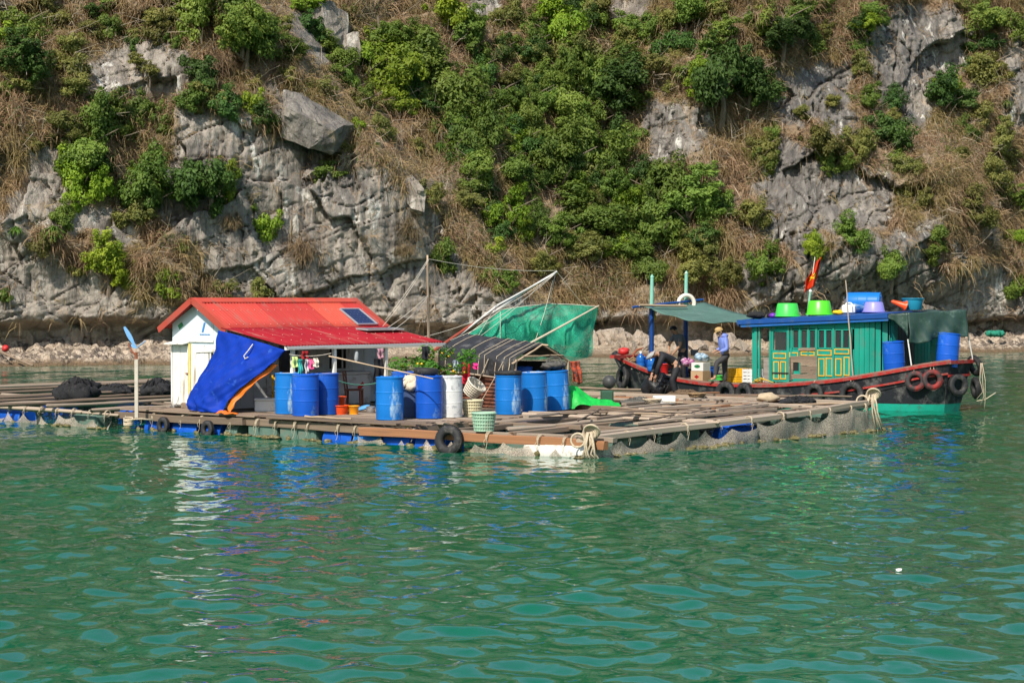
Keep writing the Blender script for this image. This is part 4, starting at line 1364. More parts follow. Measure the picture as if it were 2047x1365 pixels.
# ---- netting skirts: scalloped cloth from the edge timber down to the waterline
def skirt(a, b, ztop, zbot, n_sc, seed, m=SKIRT, parent=raft, sag=.22, out=(0, 0), nm='net_skirt'):
    rnd = random.Random(seed)
    a, b = Vector((a[0], a[1], 0)), Vector((b[0], b[1], 0))
    sg = [rnd.uniform(.35, 1.25) * sag for _ in range(n_sc + 1)]
    nu = n_sc * 8
    ph = [rnd.uniform(0, 6.28) for _ in range(6)]
    d = (b - a).normalized(); nn = Vector((d.y, -d.x, 0))
    def fn(u, v):
        t = u * n_sc; k = min(int(t), n_sc - 1); f = t - k
        top = ztop[0] + (ztop[1] - ztop[0]) * u - sg[k] * (1 - (2 * f - 1) ** 2) - .03 * (k % 3)
        z = top + (zbot - top) * v
        w_ = .012 * math.sin(t * 9 + ph[0]) + .03 * math.sin(t * 2.1 + ph[1] + v * 3) + .014 * math.sin(t * 17 + ph[2] + 4 * v) * v + .05 * v
        return a.lerp(b, u) + nn * (w_ + .05) + Vector((0, 0, z))
    g = MB(); g.grid(fn, nu, 6)
    return g.build(nm, m, parent, smooth=True)
skirt((7.1, FY - .02), (9.0, FY - .02), (.17, .20), -.06, 3, 1)
skirt((9.0, FY - .02), (13.1, FY - .10), (.20, .22), -.06, 6, 2)
skirt((13.12, FY - .05), (13.1, 4.6), (.30, .40), -.06, 6, 3)
skirt((13.1, 4.6), (13.12, 9.4), (.42, .60), -.06, 5, 4)
skirt((12.9, 9.5), (9.0, 9.6), (.5, .5), -.05, 4, 6)
g = MB()     # weed and shells along the waterline of the frame
rw = random.Random(8)
for k in range(150):
    t = rw.random()
    if k % 2: p_ = Vector((-.6 + 13.6 * t, FY - .02 + rw.uniform(-.08, .05), rw.uniform(-.03, .03)))
    else: p_ = Vector((13.15 + rw.uniform(-.05, .08), FY + 11.1 * t, rw.uniform(-.03, .03)))
    g.blob(p_, rw.uniform(.05, .16), rw.uniform(.04, .09), rw.uniform(.025, .06), k, .4, 7, 5)
tag(g.build('waterline_weed', WEED, raft, smooth=True), kind='stuff')
for (x, y0, y1) in ((9.7, .6, 5.4), (11.3, .6, 5.4), (9.7, 6, 9.8), (11.3, 6, 9.8)):    # hanging pen walls
    skirt((x, y0), (x, y1), (.40, .50), -.1, 5, int(x * 7 + y0), PENNET, raft, .08, nm='pen_net')
for (y, x0, x1) in ((1.0, 8.5, 12.5), (3.2, 8.5, 12.5), (5.7, 8.5, 12.6), (8.2, 8.5, 12.6)):
    skirt((x0, y), (x1, y), (.38, .42), -.1, 5, int(x0 * 7 + y * 3), PENNET, raft, .08, nm='pen_net')
def pen_cover(x0, x1, y0, y1, z, seed):  # dark net over the pens, added so the gaps look dark, not bright water
    ph = seed * 1.7
    MB().grid(lambda u, v: Vector((x0 + (x1 - x0) * u, y0 + (y1 - y0) * v, z + .012 * y0 - .14 * math.sin(PI * u) * math.sin(PI * v) + .03 * math.sin(u * 13 + ph) * math.sin(v * 17 + ph))), 14, 16).build('pen_net', PENNET, raft, smooth=True)
for k, (x0, x1, y0, y1) in enumerate(((8.6, 9.6, 1.0, 3.1), (9.7, 11.1, 1.0, 3.1), (11.2, 12.9, 0.2, 3.1), (9.7, 11.1, 3.4, 5.6), (11.2, 12.9, 3.4, 5.6), (9.7, 11.1, 5.9, 8.1), (11.2, 12.9, 5.9, 9.1), (8.6, 9.6, 5.0, 8.1))):
    pen_cover(x0, x1, y0, y1, .30, k)
# ---- cord lashings round the beams
lash = MB()
for k in range(3):
    torus(lash, .11, .008, 12, 5, Matrix.Translation((.02 * k - .02, 0, 0)) @ Matrix.Rotation(PI / 2 + .12 * k, 4, 'Y'))
lash.tube([(0, -.11, 0), (.03, -.13, -.12), (.0, -.12, -.24), (-.03, -.13, -.30)], .007, 5)
lash.tube([(0, -.11, -.02), (-.05, -.14, -.1), (-.04, -.12, -.18)], .006, 5)
lo = lash.build('lashing', ROPE); LASH = lo.data; bpy.data.objects.remove(lo)
def lashing(a, b, z, rz=0, s=1.0, parent=raft):
    o_ = bpy.data.objects.new('lashing', LASH); COL.objects.link(o_); o_.parent = parent
    o_.location = (a, b, z); o_.rotation_euler = (0, 0, rz); o_.scale = (s, s, s)
for x in (-.4, .15, .55, 1.55, 2.2, 3.2, 4.0, 4.6, 5.2, 5.6, 6.5, 7.0, 8.6, 9.4, 10.6, 11.9, 12.5):
    lashing(x, FY + .02, .30, rr_.uniform(-.2, .2), rr_.uniform(.6, .95))
for y in (.2, 1.0, 2.1, 3.3, 4.4, 5.6, 6.7, 7.5, 8.4, 9.0):
    lashing(13.05, y, .38 + .02 * y, PI / 2, rr_.uniform(.6, .9))

# ================================================================== NET-PEN RAFT beside the hut
pen = empty('net_pen_raft', RO, RZ)
tag(pen, 'low raft of grey poles and net pens joined beside the white door', 'raft')
def P_stick(nm, a, b, wd, th, m=WOOD, kind='log'): return stick(nm, a, b, wd, th, m, pen, kind)
P_stick('pole', (-14, FY - .25, .36), (-1.9, FY - .15, .34), .13, .12, WOOD_PALE)
P_stick('pole', (-6.0, FY - .1, .32), (-.6, FY - .1, .30), .09, .09, WOOD_PALE)
for x, y0, y1, z in ((-3.3, -2.6, 6.0, .50), (-2.9, -1.4, 7.0, .44), (-4.6, -2.4, 8, .42), (-5.9, -2.0, 9, .43), (-6.2, -2.2, 9, .50), (-8.0, -2.0, 10, .42), (-9.6, -2.0, 11, .44), (-10.0, -2, 11, .5), (-12.0, -2.2, 12, .46), (-12.6, -2.2, 12.4, .46), (-1.2, -1.4, 5, .40)):
    P_stick('pole', (x, y0, z), (x + .2, y1, z + .03), .12, .10, rr_.choice((WOOD, WOOD_PALE, WOOD)))
for y in (1.6, 2.0, 4.6, 5.0, 7.4, 9.0):
    P_stick('pole', (-13.5, y, .38), (-.4, y + .1, .38), .12, .10, rr_.choice((WOOD, WOOD_PALE)))
skirt((-13.5, FY - .34), (-6.5, FY - .3), (.26, .26), -.05, 9, 31, parent=pen)
skirt((-6.5, FY - .30), (-.7, FY - .2), (.26, .24), -.05, 9, 32, parent=pen, sag=.2)
for x in (-4.6, -8.0, -1.3):
    skirt((x, -1), (x, 8), (.36, .36), -.1, 7, int(-x * 10), PENNET, pen, .08, nm='pen_net')
for y in (1.9, 4.8): skirt((-12, y), (-.6, y), (.36, .36), -.1, 9, int(y * 10), PENNET, pen, .08, nm='pen_net')
for x0, x1, y in ((-5.3, -4.4, -.85), (-8.5, -7.6, -.85), (-3.2, -2.4, 1.2), (-6.3, -5.4, 1.2), (-9.5, -8.6, 1.2), (-7.0, -6.1, 4.2)):
    float_drum((x0, y, .06), (x1, y, .06), BLUE, .26, pen)
MB().box((-2.0, -.75, .06), (.9, .5, .4)).build('float_block', GFLOAT, pen, bevel=.05)
for k in range(12): lashing(-.9 - k * .62, FY - .18, .33, rr_.uniform(-.2, .2), rr_.uniform(.55, .75), pen)
g = MB()
for k in range(60):
    g.blob((-12 * rw.random() - .7, FY - .36 + rw.uniform(-.06, .05), rw.uniform(-.03, .02)), rw.uniform(.06, .18), rw.uniform(.04, .08), rw.uniform(.02, .05), k, .4, 7, 5)
tag(g.build('waterline_weed', WEED, pen, smooth=True), kind='stuff')

def heap_net(label, a, b, z, sx, sy, sz, seed, rz=0, m=BLACKNET, name='net_heap', group=None):
    rnd = random.Random(seed)
    g = MB()
    n = 26
    for k in range(n):       # loose folds piled over each other
        t = rnd.random(); an = rnd.uniform(0, 6.28)
        c = Vector((sx * .75 * math.cos(an) * t, sy * .75 * math.sin(an) * t, sz * (.25 + .55 * (1 - t))))
        g.blob(c, sx * rnd.uniform(.25, .5), sy * rnd.uniform(.25, .5), sz * rnd.uniform(.25, .42), seed * 50 + k, .35, 14, 9)
    g.blob((0, 0, sz * .35), sx * .9, sy * .9, sz * .55, seed, .2, 22, 12)
    for k in range(30):      # stray strands
        an = rnd.uniform(0, 6.28); an2 = an + rnd.uniform(-.7, .7)
        g.tube([(sx * .85 * math.cos(an), sy * .85 * math.sin(an), sz * .3), (sx * .5 * math.cos(an), sy * .5 * math.sin(an), sz * rnd.uniform(.85, 1.15)), (sx * .75 * math.cos(an2), sy * .75 * math.sin(an2), sz * .55)], .012, 4)
    o_ = g.build(name, m, smooth=True)
    o_.location = RL(a, b, z); o_.rotation_euler = (0, 0, RZ + rz)
    return tag(o_, label, 'net', group)
a_, b_ = rloc(138, 800, .46); heap_net('large sagging bale of black netting on the pen poles', a_ - .1, b_ + .3, .44, .42, .62, .50, 1, -.4)
a_, b_ = rloc(232, 787, .46); heap_net('low heap of black netting with pale flecks, between two bigger heaps', a_, b_, .46, .5, .45, .24, 2)
a_, b_ = rloc(315, 790, .46); heap_net('black net heap pushed against the white hut wall', a_, b_, .46, .5, .5, .38, 3)
a_, b_ = rloc(160, 785, .46); heap_net('black netting spread behind the large bale', a_ - .6, b_ + .5, .46, .45, .7, .30, 4)

# white post with a small home-made wind turbine
a_, b_ = rloc(273, 826, .40)
t = empty('wind_turbine', RL(a_, b_, .3)); tag(t, 'pale square post topped by a small blue-bladed wind turbine', 'turbine')
MB().bar((0, 0, 0), (.0, 0, 1.32), .075, .075).build('post', WHITEP if False else mat('grey_post', (.52, .46, .38), var=.2, scale=4, dirt=(.3, .24, .18), dirt_amt=.3), t)
RUST = mat('rust', (0.26, 0.075, 0.035), rough=.85, var=.35, scale=12)
MB().tube([(0, 0, 1.30), (0, 0, 1.48)], .03, 8).build('bracket', RUST, t)
MB().tube([(0, 0, 1.40), (-.1, 0, 1.5), (-.19, .02, 1.68)], [.025, .02, .012], 6).build('tail', RUST, t)
BLADE = mat('turbine_blue', (0.16, 0.36, 0.62), rough=.5, var=.1)
for (dx, dz, L) in ((-.27, .49, 1.0), (.20, .17, 1.0), (-.10, .10, 1.0)):
    def bf(u, v, dx=dx, dz=dz): 
        w_ = .05 * math.sin(PI * min(1, .15 + .85 * (1 - u))) 
        return Vector((dx * u, 0, 1.56 + dz * u)) + Vector((.75, .3, .45)).normalized() * (w_ * (v - .5) * 2)
    MB().sheet(bf, 8, 2, .012).build('blade', BLADE, t)
g = MB()
for k in range(6): torus(g, .10, .016, 16, 6, Matrix.Translation((-.05, -.05, .02 + .028 * k)) @ Matrix.Rotation(.12 * (k % 3), 4, 'X'))
g.tube([(-.02, -.12, .14), (.25, -.12, .16), (.5, -.05, .13)], .018, 6)
o_ = g.build('mooring_rope', ROPE, smooth=True); o_.location = RL(*rloc(262, 838, .30), .16); tag(o_, 'pale rope wound in coils at the foot of the turbine post', 'rope')
# ================================================================== HUT
hut = empty('floating_hut', RL(0, 0, DECK), RZ)
tag(hut, 'white plank hut with red corrugated roof and open porch', 'hut')
HW, HL = 1.90, 5.0                      # gable width, length
ZE, ZR = 1.84, 2.49                     # eave and ridge above the deck
def wallz(x): return ZE + .03 + (ZR - ZE - .05) * (1 - abs(x - .95) / 1.1)
# gable boards
def vboard(nm, x0, x1, z0, z1a, z1b, y, th, m, par, ax='x'):
    """upright board; its top may slope from z1a to z1b"""
    v = []
    for yy in (y, y + th):
        for (xx, z_) in ((x0, z0), (x1, z0), (x1, z1b), (x0, z1a)):
            v.append((xx, yy, z_) if ax == 'x' else (yy, xx, z_))
    f = [(0, 1, 2, 3), (7, 6, 5, 4), (0, 4, 5, 1), (1, 5, 6, 2), (2, 6, 7, 3), (3, 7, 4, 0)]
    if ax != 'x': f = [q[::-1] for q in f]
    return raw(nm, v, f, m, par)
rh = random.Random(4)
x = 0.0
while x < HW - .01:
    w_ = .158
    x1 = min(x + w_, HW)
    top = 1.46
    vboard('plank', x + .006, x1 - .006, .04, top + rh.uniform(0, .01), top, rh.uniform(0, .012), .022, WHITEP, hut)
    x = x1
GABLE = mat('pale_blue_sheet', (0.62, 0.70, 0.74), rough=.6, var=.05, scale=2, dirt=(.45, .45, .42), dirt_amt=.2, dirt_scale=3)
raw('gable_panel', [(0, .005, 1.46), (HW, .005, 1.46), (HW, .005, wallz(HW)), (.95, .005, wallz(.95)), (0, .005, wallz(0)), (0, .03, 1.46), (HW, .03, 1.46), (HW, .03, wallz(HW)), (.95, .03, wallz(.95)), (0, .03, wallz(0))],
    [(0, 1, 2, 3, 4), (9, 8, 7, 6, 5), (0, 5, 6, 1), (2, 1, 6, 7), (3, 2, 7, 8), (4, 3, 8, 9), (0, 4, 9, 5)], GABLE, hut)
MB().box((1.42, -.004, 1.83), (.012, .012, .62)).build('joint_strip', WHITEP, hut)
PB = mat('print_blue', (0.05, 0.22, 0.55), rough=.6, var=.05)
raw('print_stroke', [(1.03, -.006, 1.76), (1.09, -.006, 1.76), (1.17, -.006, 1.98), (1.11, -.006, 1.98)], [(0, 1, 2, 3)], PB, hut)
g = MB()
for k in range(11): g.box((.98 + .033 * k, -.004, 1.705), (.022, .004, .022 if k % 3 else .03))
g.build('print_line', PB, hut)
MB().box((.30, -.004, 1.90), (.16, .012, .10), Matrix.Rotation(-.55, 3, 'Y')).build('patch', mat('green_patch', (.05, .25, .10)), hut)
MB().box((.95, -.02, 1.555), (1.0, .03, .05)).build('batten', WHITEP, hut)
# board door with its yellow jamb, the second door and the barred window
d = empty('door', (.06, -.02, .08), 0, hut)
for k in range(4):
    vboard('plank', .135 * k + .003, .135 * (k + 1) - .003, 0, 1.36, 1.36, -.015 - .004 * (k % 2), .02, WHITEP, d)
MB().box((.51, -.035, .72), (.05, .03, .03)).build('latch', RUST, d)
MB().box((.635, -.018, .78), (.055, .04, 1.42)).build('door_jamb', mat('yellowed_paint', (.66, .55, .18), var=.15, scale=4, dirt=(.6, .56, .45), dirt_amt=.3), hut)
MB().box((.28, -.10, 1.50), (.66, .24, .02), Matrix.Rotation(.18, 3, 'X')).build('door_hood', WHITEP, hut)
MB().box((.02, -.015, .72), (.05, .05, 1.46)).build('corner_post', WHITEP, hut)
d = empty('door', (.88, -.02, .12), 0, hut)
for k in range(3): vboard('plank', .14 * k + .003, .14 * (k + 1) - .003, 0, 1.16, 1.16, -.012 - .004 * (k % 2), .02, WHITEP, d)
MB().box((1.22, -.035, 1.33), (.74, .045, .055), Matrix.Rotation(-.04, 3, 'Y')).build('door_head', WHITEP, hut)
wn_ = empty('window', (1.36, -.012, .80), 0, hut)
MB().box((.13, .006, .24), (.26, .01, .48)).build('pane', DARK, wn_)
for xx in (0.0, .13, .26): MB().box((xx, -.008, .24), (.035, .03, .50)).build('bar', WHITEP, wn_)
MB().box((.13, -.010, .0), (.30, .034, .035)).build('sill', WHITEP, wn_)
for (x0, x1, z_) in ((.36, .62, .06), (.72, 1.05, .09), (.95, 1.5, .10)):
    stick('skirting_board', (x0, -.04, z_), (x1 + .1, -.045, z_), .03, .12, WOOD, hut)
# front wall behind the porch, with openings
y = 0.0
k = 0
while y < HL - .01:
    y1 = min(y + .2, HL)
    z0, z1 = .02, ZE - .02
    if 1.55 < y < 2.15: pass                      # open doorway
    elif 3.25 < y + .1 < 3.85:
        vboard('plank', y + .003, y1 - .003, z0, .85, .85, HW - .02 - .006 * (k % 2), .022, GREYW, hut, 'y')
        vboard('plank', y + .003, y1 - .003, 1.36, z1, z1, HW - .02, .022, GREYW, hut, 'y')
    else: vboard('plank', y + .003, y1 - .003, z0, z1, z1, HW - .02 - .006 * (k % 2), .022, GREYW, hut, 'y')
    y = y1; k += 1
wd_ = empty('window', (HW - .03, 3.55, 1.1), 0, hut)
MB().box((-.01, 0, 0), (.01, .72, .55)).build('pane', DARK, wd_)
for yy in (-.34, -.12, .12, .34): MB().box((.02, yy, 0), (.03, .035, .56)).build('bar', GREYW, wd_)
for zz in (-.28, .28): MB().box((.022, 0, zz), (.034, .74, .04)).build('frame_rail', GREYW, wd_)
MB().box((.9, 1.9, .9), (.02, .8, 1.8)).build('doorway_shade', DARK, hut)  # near-black panel standing in for the shade behind the open doorway
MB().box((HW / 2, HL - .02, .9), (HW - .06, .03, 1.8)).build('end_wall', GREYW, hut)
MB().box((.015, HL / 2, .9), (.03, HL - .04, 1.8)).build('back_wall', WHITEP, hut)
MB().box((HW / 2, HL / 2, .03), (HW - .06, HL - .06, .03)).build('floor_panel', WOOD, hut)
# roof sheets
def roof_mat(nm, c, d=(.30, .10, .08)): return mat(nm, c, rough=.6, var=.12, scale=1.5, spec=.15, dirt=d, dirt_amt=.30, dirt_scale=1.6, stretch=(.5, 3, 1))
RED1 = roof_mat('roof_red', (0.38, 0.036, 0.032)); RED2 = roof_mat('roof_orange', (0.50, 0.072, 0.046)); RED3 = roof_mat('roof_crimson', (0.29, 0.012, 0.020))
RED4 = roof_mat('roof_scarlet', (0.44, 0.052, 0.040))
def corrugated(nm, p00, du, dv, pitch, m, parent, amp=.022, nv=3):
    """sheet from corner p00: du across the corrugations, dv down the slope"""
    p00, du, dv = Vector(p00), Vector(du), Vector(dv)
    n_ = du.cross(dv).normalized()
    if n_.z < 0: n_ = -n_
    waves = du.length / pitch
    nu = int(waves * 6)
    def fn(u, v): return p00 + du * u + dv * v + n_ * (amp * math.sin(2 * PI * waves * u) )
    return MB().sheet(fn, nu, nv, .004).build(nm, m, parent, smooth=True)
yA, yB = -.22, 5.08
xs = [-.22, .28, 1.55, 3.25, 4.35, 5.08]
mats_f = [RED4, RED4, RED1, RED2, RED1]
dn = Vector((1.14, 0, -.672))
for i in range(5):
    dz = .004 * (i % 2)
    corrugated('roof_sheet', (.95, xs[i], ZR + .02 + dz), (0, xs[i + 1] - xs[i] + .03, 0), dn, .095, mats_f[i], hut)
    corrugated('roof_sheet', (.95, xs[i], ZR + .02 + dz), (0, xs[i + 1] - xs[i] + .03, 0), (-1.14, 0, -.672), .095, mats_f[i], hut)
ls = [-.26, 1.4, 3.1, 4.85]
dl = Vector((2.12, 0, -.375))
for i in range(3):
    corrugated('porch_roof_sheet', (1.98, ls[i], 1.865 + .004 * (i % 2)), (0, ls[i + 1] - ls[i] + .03, 0), dl, .095, RED3, hut)
g = MB()
for s in (-1, 1): g.sheet(lambda u, v, s=s: Vector((.95 + s * .17 * u, yA - .03 + (yB - yA + .06) * v, ZR + .055 - .10 * u)), 3, 8, .005)
g.build('ridge_cap', RED2, hut)
TRIM = roof_mat('roof_trim', (0.38, 0.062, 0.042))
for s in (-1, 1):
    e = Vector((.95 + s * 1.17, yA, ZR - .675)); a = Vector((.95, yA, ZR + .02))
    MB().bar(a + Vector((0, -.02, -.02)), e + Vector((0, -.02, -.02)), .015, .14, (0, 0, 1)).build('rake_trim', TRIM, hut)
    MB().bar(a + Vector((0, .06, .035)), e + Vector((0, .06, .035)), .16, .012).build('rake_cap', RED2 if s > 0 else TRIM, hut)
    MB().bar(a + Vector((0, yB - yA - .06, .035)), e + Vector((0, yB - yA - .06, .035)), .15, .012).build('rake_cap', TRIM, hut)
for k, (xx, zz) in enumerate(((1.40, ZR - .20), (1.95, ZR - .525))):
    g = MB()
    for j in range(24): g.lathe([(.012, 0), (.010, .010), (.003, .013)], 7, M=Matrix.Translation((xx, yA + .25 + j * .21, zz - .04 + .012)))
    tag(g.build('roof_screw_row', mat('screw_cap', (.60, .30, .24), rough=.4), hut), kind='stuff')
for (xx, zz) in ((2.35, 1.80), (3.0, 1.69), (3.6, 1.585)):
    g = MB()
    for j in range(16): g.lathe([(.012, 0), (.010, .010), (.003, .013)], 7, M=Matrix.Translation((xx, yA + .3 + j * .3, zz + .018)))
    tag(g.build('roof_screw_row', mat('screw_cap', (.60, .30, .24), rough=.4), hut), kind='stuff')
# porch structure
for yy in (.04, 1.32, 2.98):
    MB().bar((4.0, yy, .0), (4.0, yy, 1.47), .075, .075).build('porch_post', WHITEP, hut)
stick('eave_beam', (4.06, -.22, 1.44), (4.06, 4.88, 1.44), .05, .085, WHITEP, hut)
stick('eave_board', (4.11, -.20, 1.452), (4.12, 4.90, 1.455), .02, .05, GREYW, hut)
for yy in (.1, 1.3, 2.6, 3.9, 4.7): stick('rafter', (1.95, yy, 1.80), (4.0, yy, 1.44), .045, .06, WOOD, hut)
# ------------------------------------------------------------------ solar panels
CELL = mat('solar_cell', (0.012, 0.022, 0.085), rough=.15, var=.25, scale=3, spec=.6)
ALU = mat('aluminium', (.62, .63, .64), rough=.35, metal=.6, var=.05)
def solar(label, c, du, dv, n_u, n_v):
    c, du, dv = Vector(c), Vector(du), Vector(dv)
    nn = du.cross(dv).normalized()
    if nn.z < 0: nn = -nn
    t = empty('solar_panel', RL(*c)); t.rotation_euler = (0, 0, RZ); tag(t, label, 'solar panel')
    M = Matrix((du.normalized(), dv.normalized(), nn)).transposed()
    W, H_ = du.length, dv.length
    def at(u, v, z=0): return du * u + dv * v + nn * z
    MB().box(at(.5, .5, .0), (W - .01, H_ - .01, .02), M).build('backing', mat('solar_backing', (.55, .57, .6), rough=.5), t)
    for (u, v, sx, sy) in ((.5, 0, W, .03), (.5, 1, W, .03), (0, .5, .03, H_), (1, .5, .03, H_)):
        MB().box(at(u, v, .012), (sx, sy, .036), M).build('frame_bar', ALU, t)
    for i in range(n_u):
        for j in range(n_v):
            MB().box(at((i + .5) / n_u * .94 + .03, (j + .5) / n_v * .95 + .025, .0125), (W * .94 / n_u - .010, H_ * .95 / n_v - .010, .006), M).build('cell', CELL, t)
    return t
sd_ = Vector((1.1, 0, -.65)).normalized()
solar('framed dark blue solar panel lying on the orange upper roof', Vector((1.46, 4.02, 2.53 - .46 * .0 + .06 + DECK - .46)) + Vector((0, 0, -.29 + .30)) if False else Vector((1.46, 4.02, DECK + ZR - (1.46 - .95) * .59 + .075)), (0, .66, 0), sd_ * .72, 5, 6)
solar('solar panel seen edge-on, flat on the crimson porch roof', (2.52, 3.52, DECK + 1.80), (0, 1.25, .0), Vector((.42, -.05, -.02)), 8, 3)

# ------------------------------------------------------------------ blue tarpaulin
TARP = mat('blue_tarp', (0.004, 0.032, 0.30), rough=.6, var=.25, scale=3, spec=.12, bump=.5, bscale=7, dirt=(.03, .10, .42), dirt_amt=.12, dirt_scale=5)
ORANGE = mat('orange_tarp', (0.72, 0.16, 0.015), rough=.45, var=.12, scale=4)
def tarp_blue():
    top = [(1.93, -.29, 2.27), (2.6, -.31, 2.17), (3.3, -.31, 2.03), (4.14, -.30, 1.86)]
    m1 = [(1.86, -.36, 1.75), (2.4, -.50, 1.70), (3.0, -.55, 1.62), (3.72, -.42, 1.50)]
    m2 = [(1.48, -.50, 1.15), (1.95, -.75, 1.15), (2.55, -.85, 1.12), (3.18, -.65, 1.10)]
    m3 = [(1.28, -.55, .72), (1.7, -.92, .72), (2.3, -1.0, .72), (2.85, -.80, .74)]
    bot = [(1.30, -.58, .50), (1.75, -.90, .49), (2.3, -1.02, .48), (2.95, -.98, .475)]
    rows = [top, m1, m2, m3, bot]
    def cr(P, t):
        n = len(P) - 1; i = min(int(t * n), n - 1); f = t * n - i
        g_ = lambda k: Vector(P[max(0, min(n, k))])
        a, b, c, d_ = g_(i - 1), g_(i), g_(i + 1), g_(i + 2)
        return .5 * ((2 * b) + (c - a) * f + (2 * a - 5 * b + 4 * c - d_) * f * f + (3 * b - a - 3 * c + d_) * f ** 3)
    def fn(u, v, off=0):
        P = cr([cr(r_, u) for r_ in rows], v)
        fold = .06 * math.sin(u * 15 + v * 4 + 1.5 * math.sin(v * 3)) * (.15 + .85 * v) + .035 * math.sin(u * 29 - v * 9) * v + .035 * math.sin(v * 13 + u * 6) * v * (1 - u) + .012 * math.sin(u * 47 + v * 21) + .012 * math.sin(u * 23 - v * 37)
        return P + Vector((-.25, -.9, .1)) * (fold + off)
    t = empty('tarpaulin', RL(2.2, -.6, DECK), RZ); tag(t, 'blue plastic tarpaulin draped from the porch roof down to the deck', 'tarpaulin')
    off = Vector((2.2, -.6, DECK))
    MB().sheet(lambda u, v: fn(u, v) - off, 44, 40, .006).build('sheet', TARP, t, smooth=True)
    MB().sheet(lambda u, v: fn(.93 + .10 * u, .22 + .78 * v, -.035 - .05 * u) - off + Vector((.02 + .10 * u * math.sin(v * PI), .05, 0)), 4, 30, .005).build('turned_edge', ORANGE, t, smooth=True)
    MB().sheet(lambda u, v: Vector((2.80 + .55 * u, -.98 - .18 * v + .03 * math.sin(u * 7), .478 + .05 * (1 - v) * (1 - u) + .015 * math.sin(u * 9 + v * 5))) - off, 8, 5, .006).build('corner_flap', ORANGE, t, smooth=True)
    MB().tube([Vector(q) - off for q in ((3.2, -.40, 1.98), (3.16, -.50, 1.84), (3.08, -.56, 1.72), (3.14, -.58, 1.66), (3.22, -.56, 1.70))], .014, 6).build('tie_cord', ROPE_W, t)
tarp_blue()

# ================================================================== DRUMS ON THE RAFT
def at_deck(px, py, z=DECK):
    a, b = rloc(px, py, z)
    return RL(a, b, z)
WHITED = mat('white_splashed_drum', (.62, .63, .62), rough=.5, var=.12, scale=3, dirt=(.30, .32, .34), dirt_amt=.35, dirt_scale=7)
drum_thing('plastic_drum', 'azure drum with pale lid standing nearest the blue tarpaulin', AZURE, at_deck(576, 827), 0, lidm=WHITED)
drum_thing('plastic_drum', 'royal blue drum in front of two other drums, beside the foam box', BLUE, at_deck(611, 831), .4)
drum_thing('plastic_drum', 'royal blue drum with a flat board on top, beside the orange basin', BLUE, at_deck(651, 828), .9, lidm=WOOD_PALE)
drum_thing('plastic_drum', 'pale azure drum with white drips, in front of the porch corner post', AZURE, at_deck(779, 839), 0)
NAVY = mat('navy_drum', (.030, .055, .13), rough=.7, var=.2, scale=5)
drum_thing('plastic_drum', 'short navy drum carrying a ball of cream netting', NAVY, at_deck(824, 834), .3, r=.25, h=.62)
drum_thing('plastic_drum', 'royal blue drum with a black tyre laid on its lid', BLUE, at_deck(858, 836), .2)
drum_thing('plastic_drum', 'blue drum tucked behind the navy drum', BLUE, at_deck(808, 824), .5)
drum_thing('plastic_drum', 'white-splashed drum beside the cream baskets', WHITED, at_deck(899, 834), .3, r=.27, h=.88)
drum_thing('plastic_drum', 'azure drum with a black rubber ring on top, beside the black hut', AZURE, at_deck(1016, 828), .2, h=.86)
drum_thing('plastic_drum', 'azure drum with a pale lid, middle of the row by the black hut', AZURE, at_deck(1069, 824), .8, tilt=(0, -.03), lidm=WHITED)
drum_thing('plastic_drum', 'azure drum carrying a grey net bundle by the green sheet', AZURE, at_deck(1114, 819), .4, tilt=(0, -.05))
p_ = at_deck(1016, 828); b = MB(); b.lathe([(.27, .865), (.295, .87), (.30, .93), (.27, .95), (.20, .94), (.20, .88)], 26); o_ = b.build('rubber_ring', TYRE, smooth=True); o_.location = p_; tag(o_, 'flat black rubber ring capping the azure drum beside the black hut', 'ring')
tyre('small worn black tyre lying on a royal blue drum', at_deck(852, 835) + Vector((0, 0, .985)), (.05, 0, 1), .19, .075, tread=False)
CREAM = mat('cream_net', (.62, .53, .40), rough=.95, var=.25, scale=30, bump=.8, bscale=70)
g = MB()
for k, (x, y, z, r) in enumerate(((0, 0, .12, .17), (.12, -.05, .08, .12), (-.12, -.04, .06, .12), (.02, -.14, .0, .13), (.2, -.06, .02, .09))): g.blob((x, y, z), r, r * .9, r * .75, k, .15, 16, 10)
for k in range(7): g.tube([(math.cos(k) * .2, -.1 + math.sin(k) * .12, .02), (math.cos(k + .5) * .16, -.12, .16), (math.cos(k + 1.2) * .12, .05, .24)], .014, 5)
o_ = g.build('net_ball', CREAM, smooth=True); o_.location = at_deck(822, 834) + Vector((0, -.08, .66)); tag(o_, 'ball of cream fishing net piled on the navy drum', 'net')
g = MB()
for k in range(9): g.blob((.22 * math.cos(k * 2.4) * (k / 9), .16 * math.sin(k * 2.4), .08 + .02 * (k % 3)), .16, .12, .07, k, .3, 12, 8)
for k in range(5): torus(g, .12 + .015 * k, .012, 18, 5, Matrix.Translation((.05, -.05, .13 + .012 * k)) @ Matrix.Rotation(.2 * k, 4, 'X'), 1)
o_ = g.build('net_bundle', mat('grey_net', (.10, .095, .085), rough=.95, var=.4, scale=30, bump=.8, bscale=60), smooth=True); o_.location = at_deck(1104, 819) + Vector((0, 0, .90)); tag(o_, 'grey net and rope bundle lying on the azure drum', 'net')

# ------------------------------------------------------------------ tyres hung along the front
fn_ = (RM.to_3x3() @ Vector((0, -1, .12)))
tyre('small black tyre hung on the beam below the white door', RL(1.05, FY - .16, .14), fn_, .125, .055)
tyre('small black tyre hung on the beam below the blue tarpaulin', RL(2.55, FY - .16, .12), fn_, .125, .055)
tyre('big black tyre hung at the raft front between the drums and the basket', RL(9.75, FY - .20, .20), fn_ + Vector((.25, 0, 0)), .21, .085)

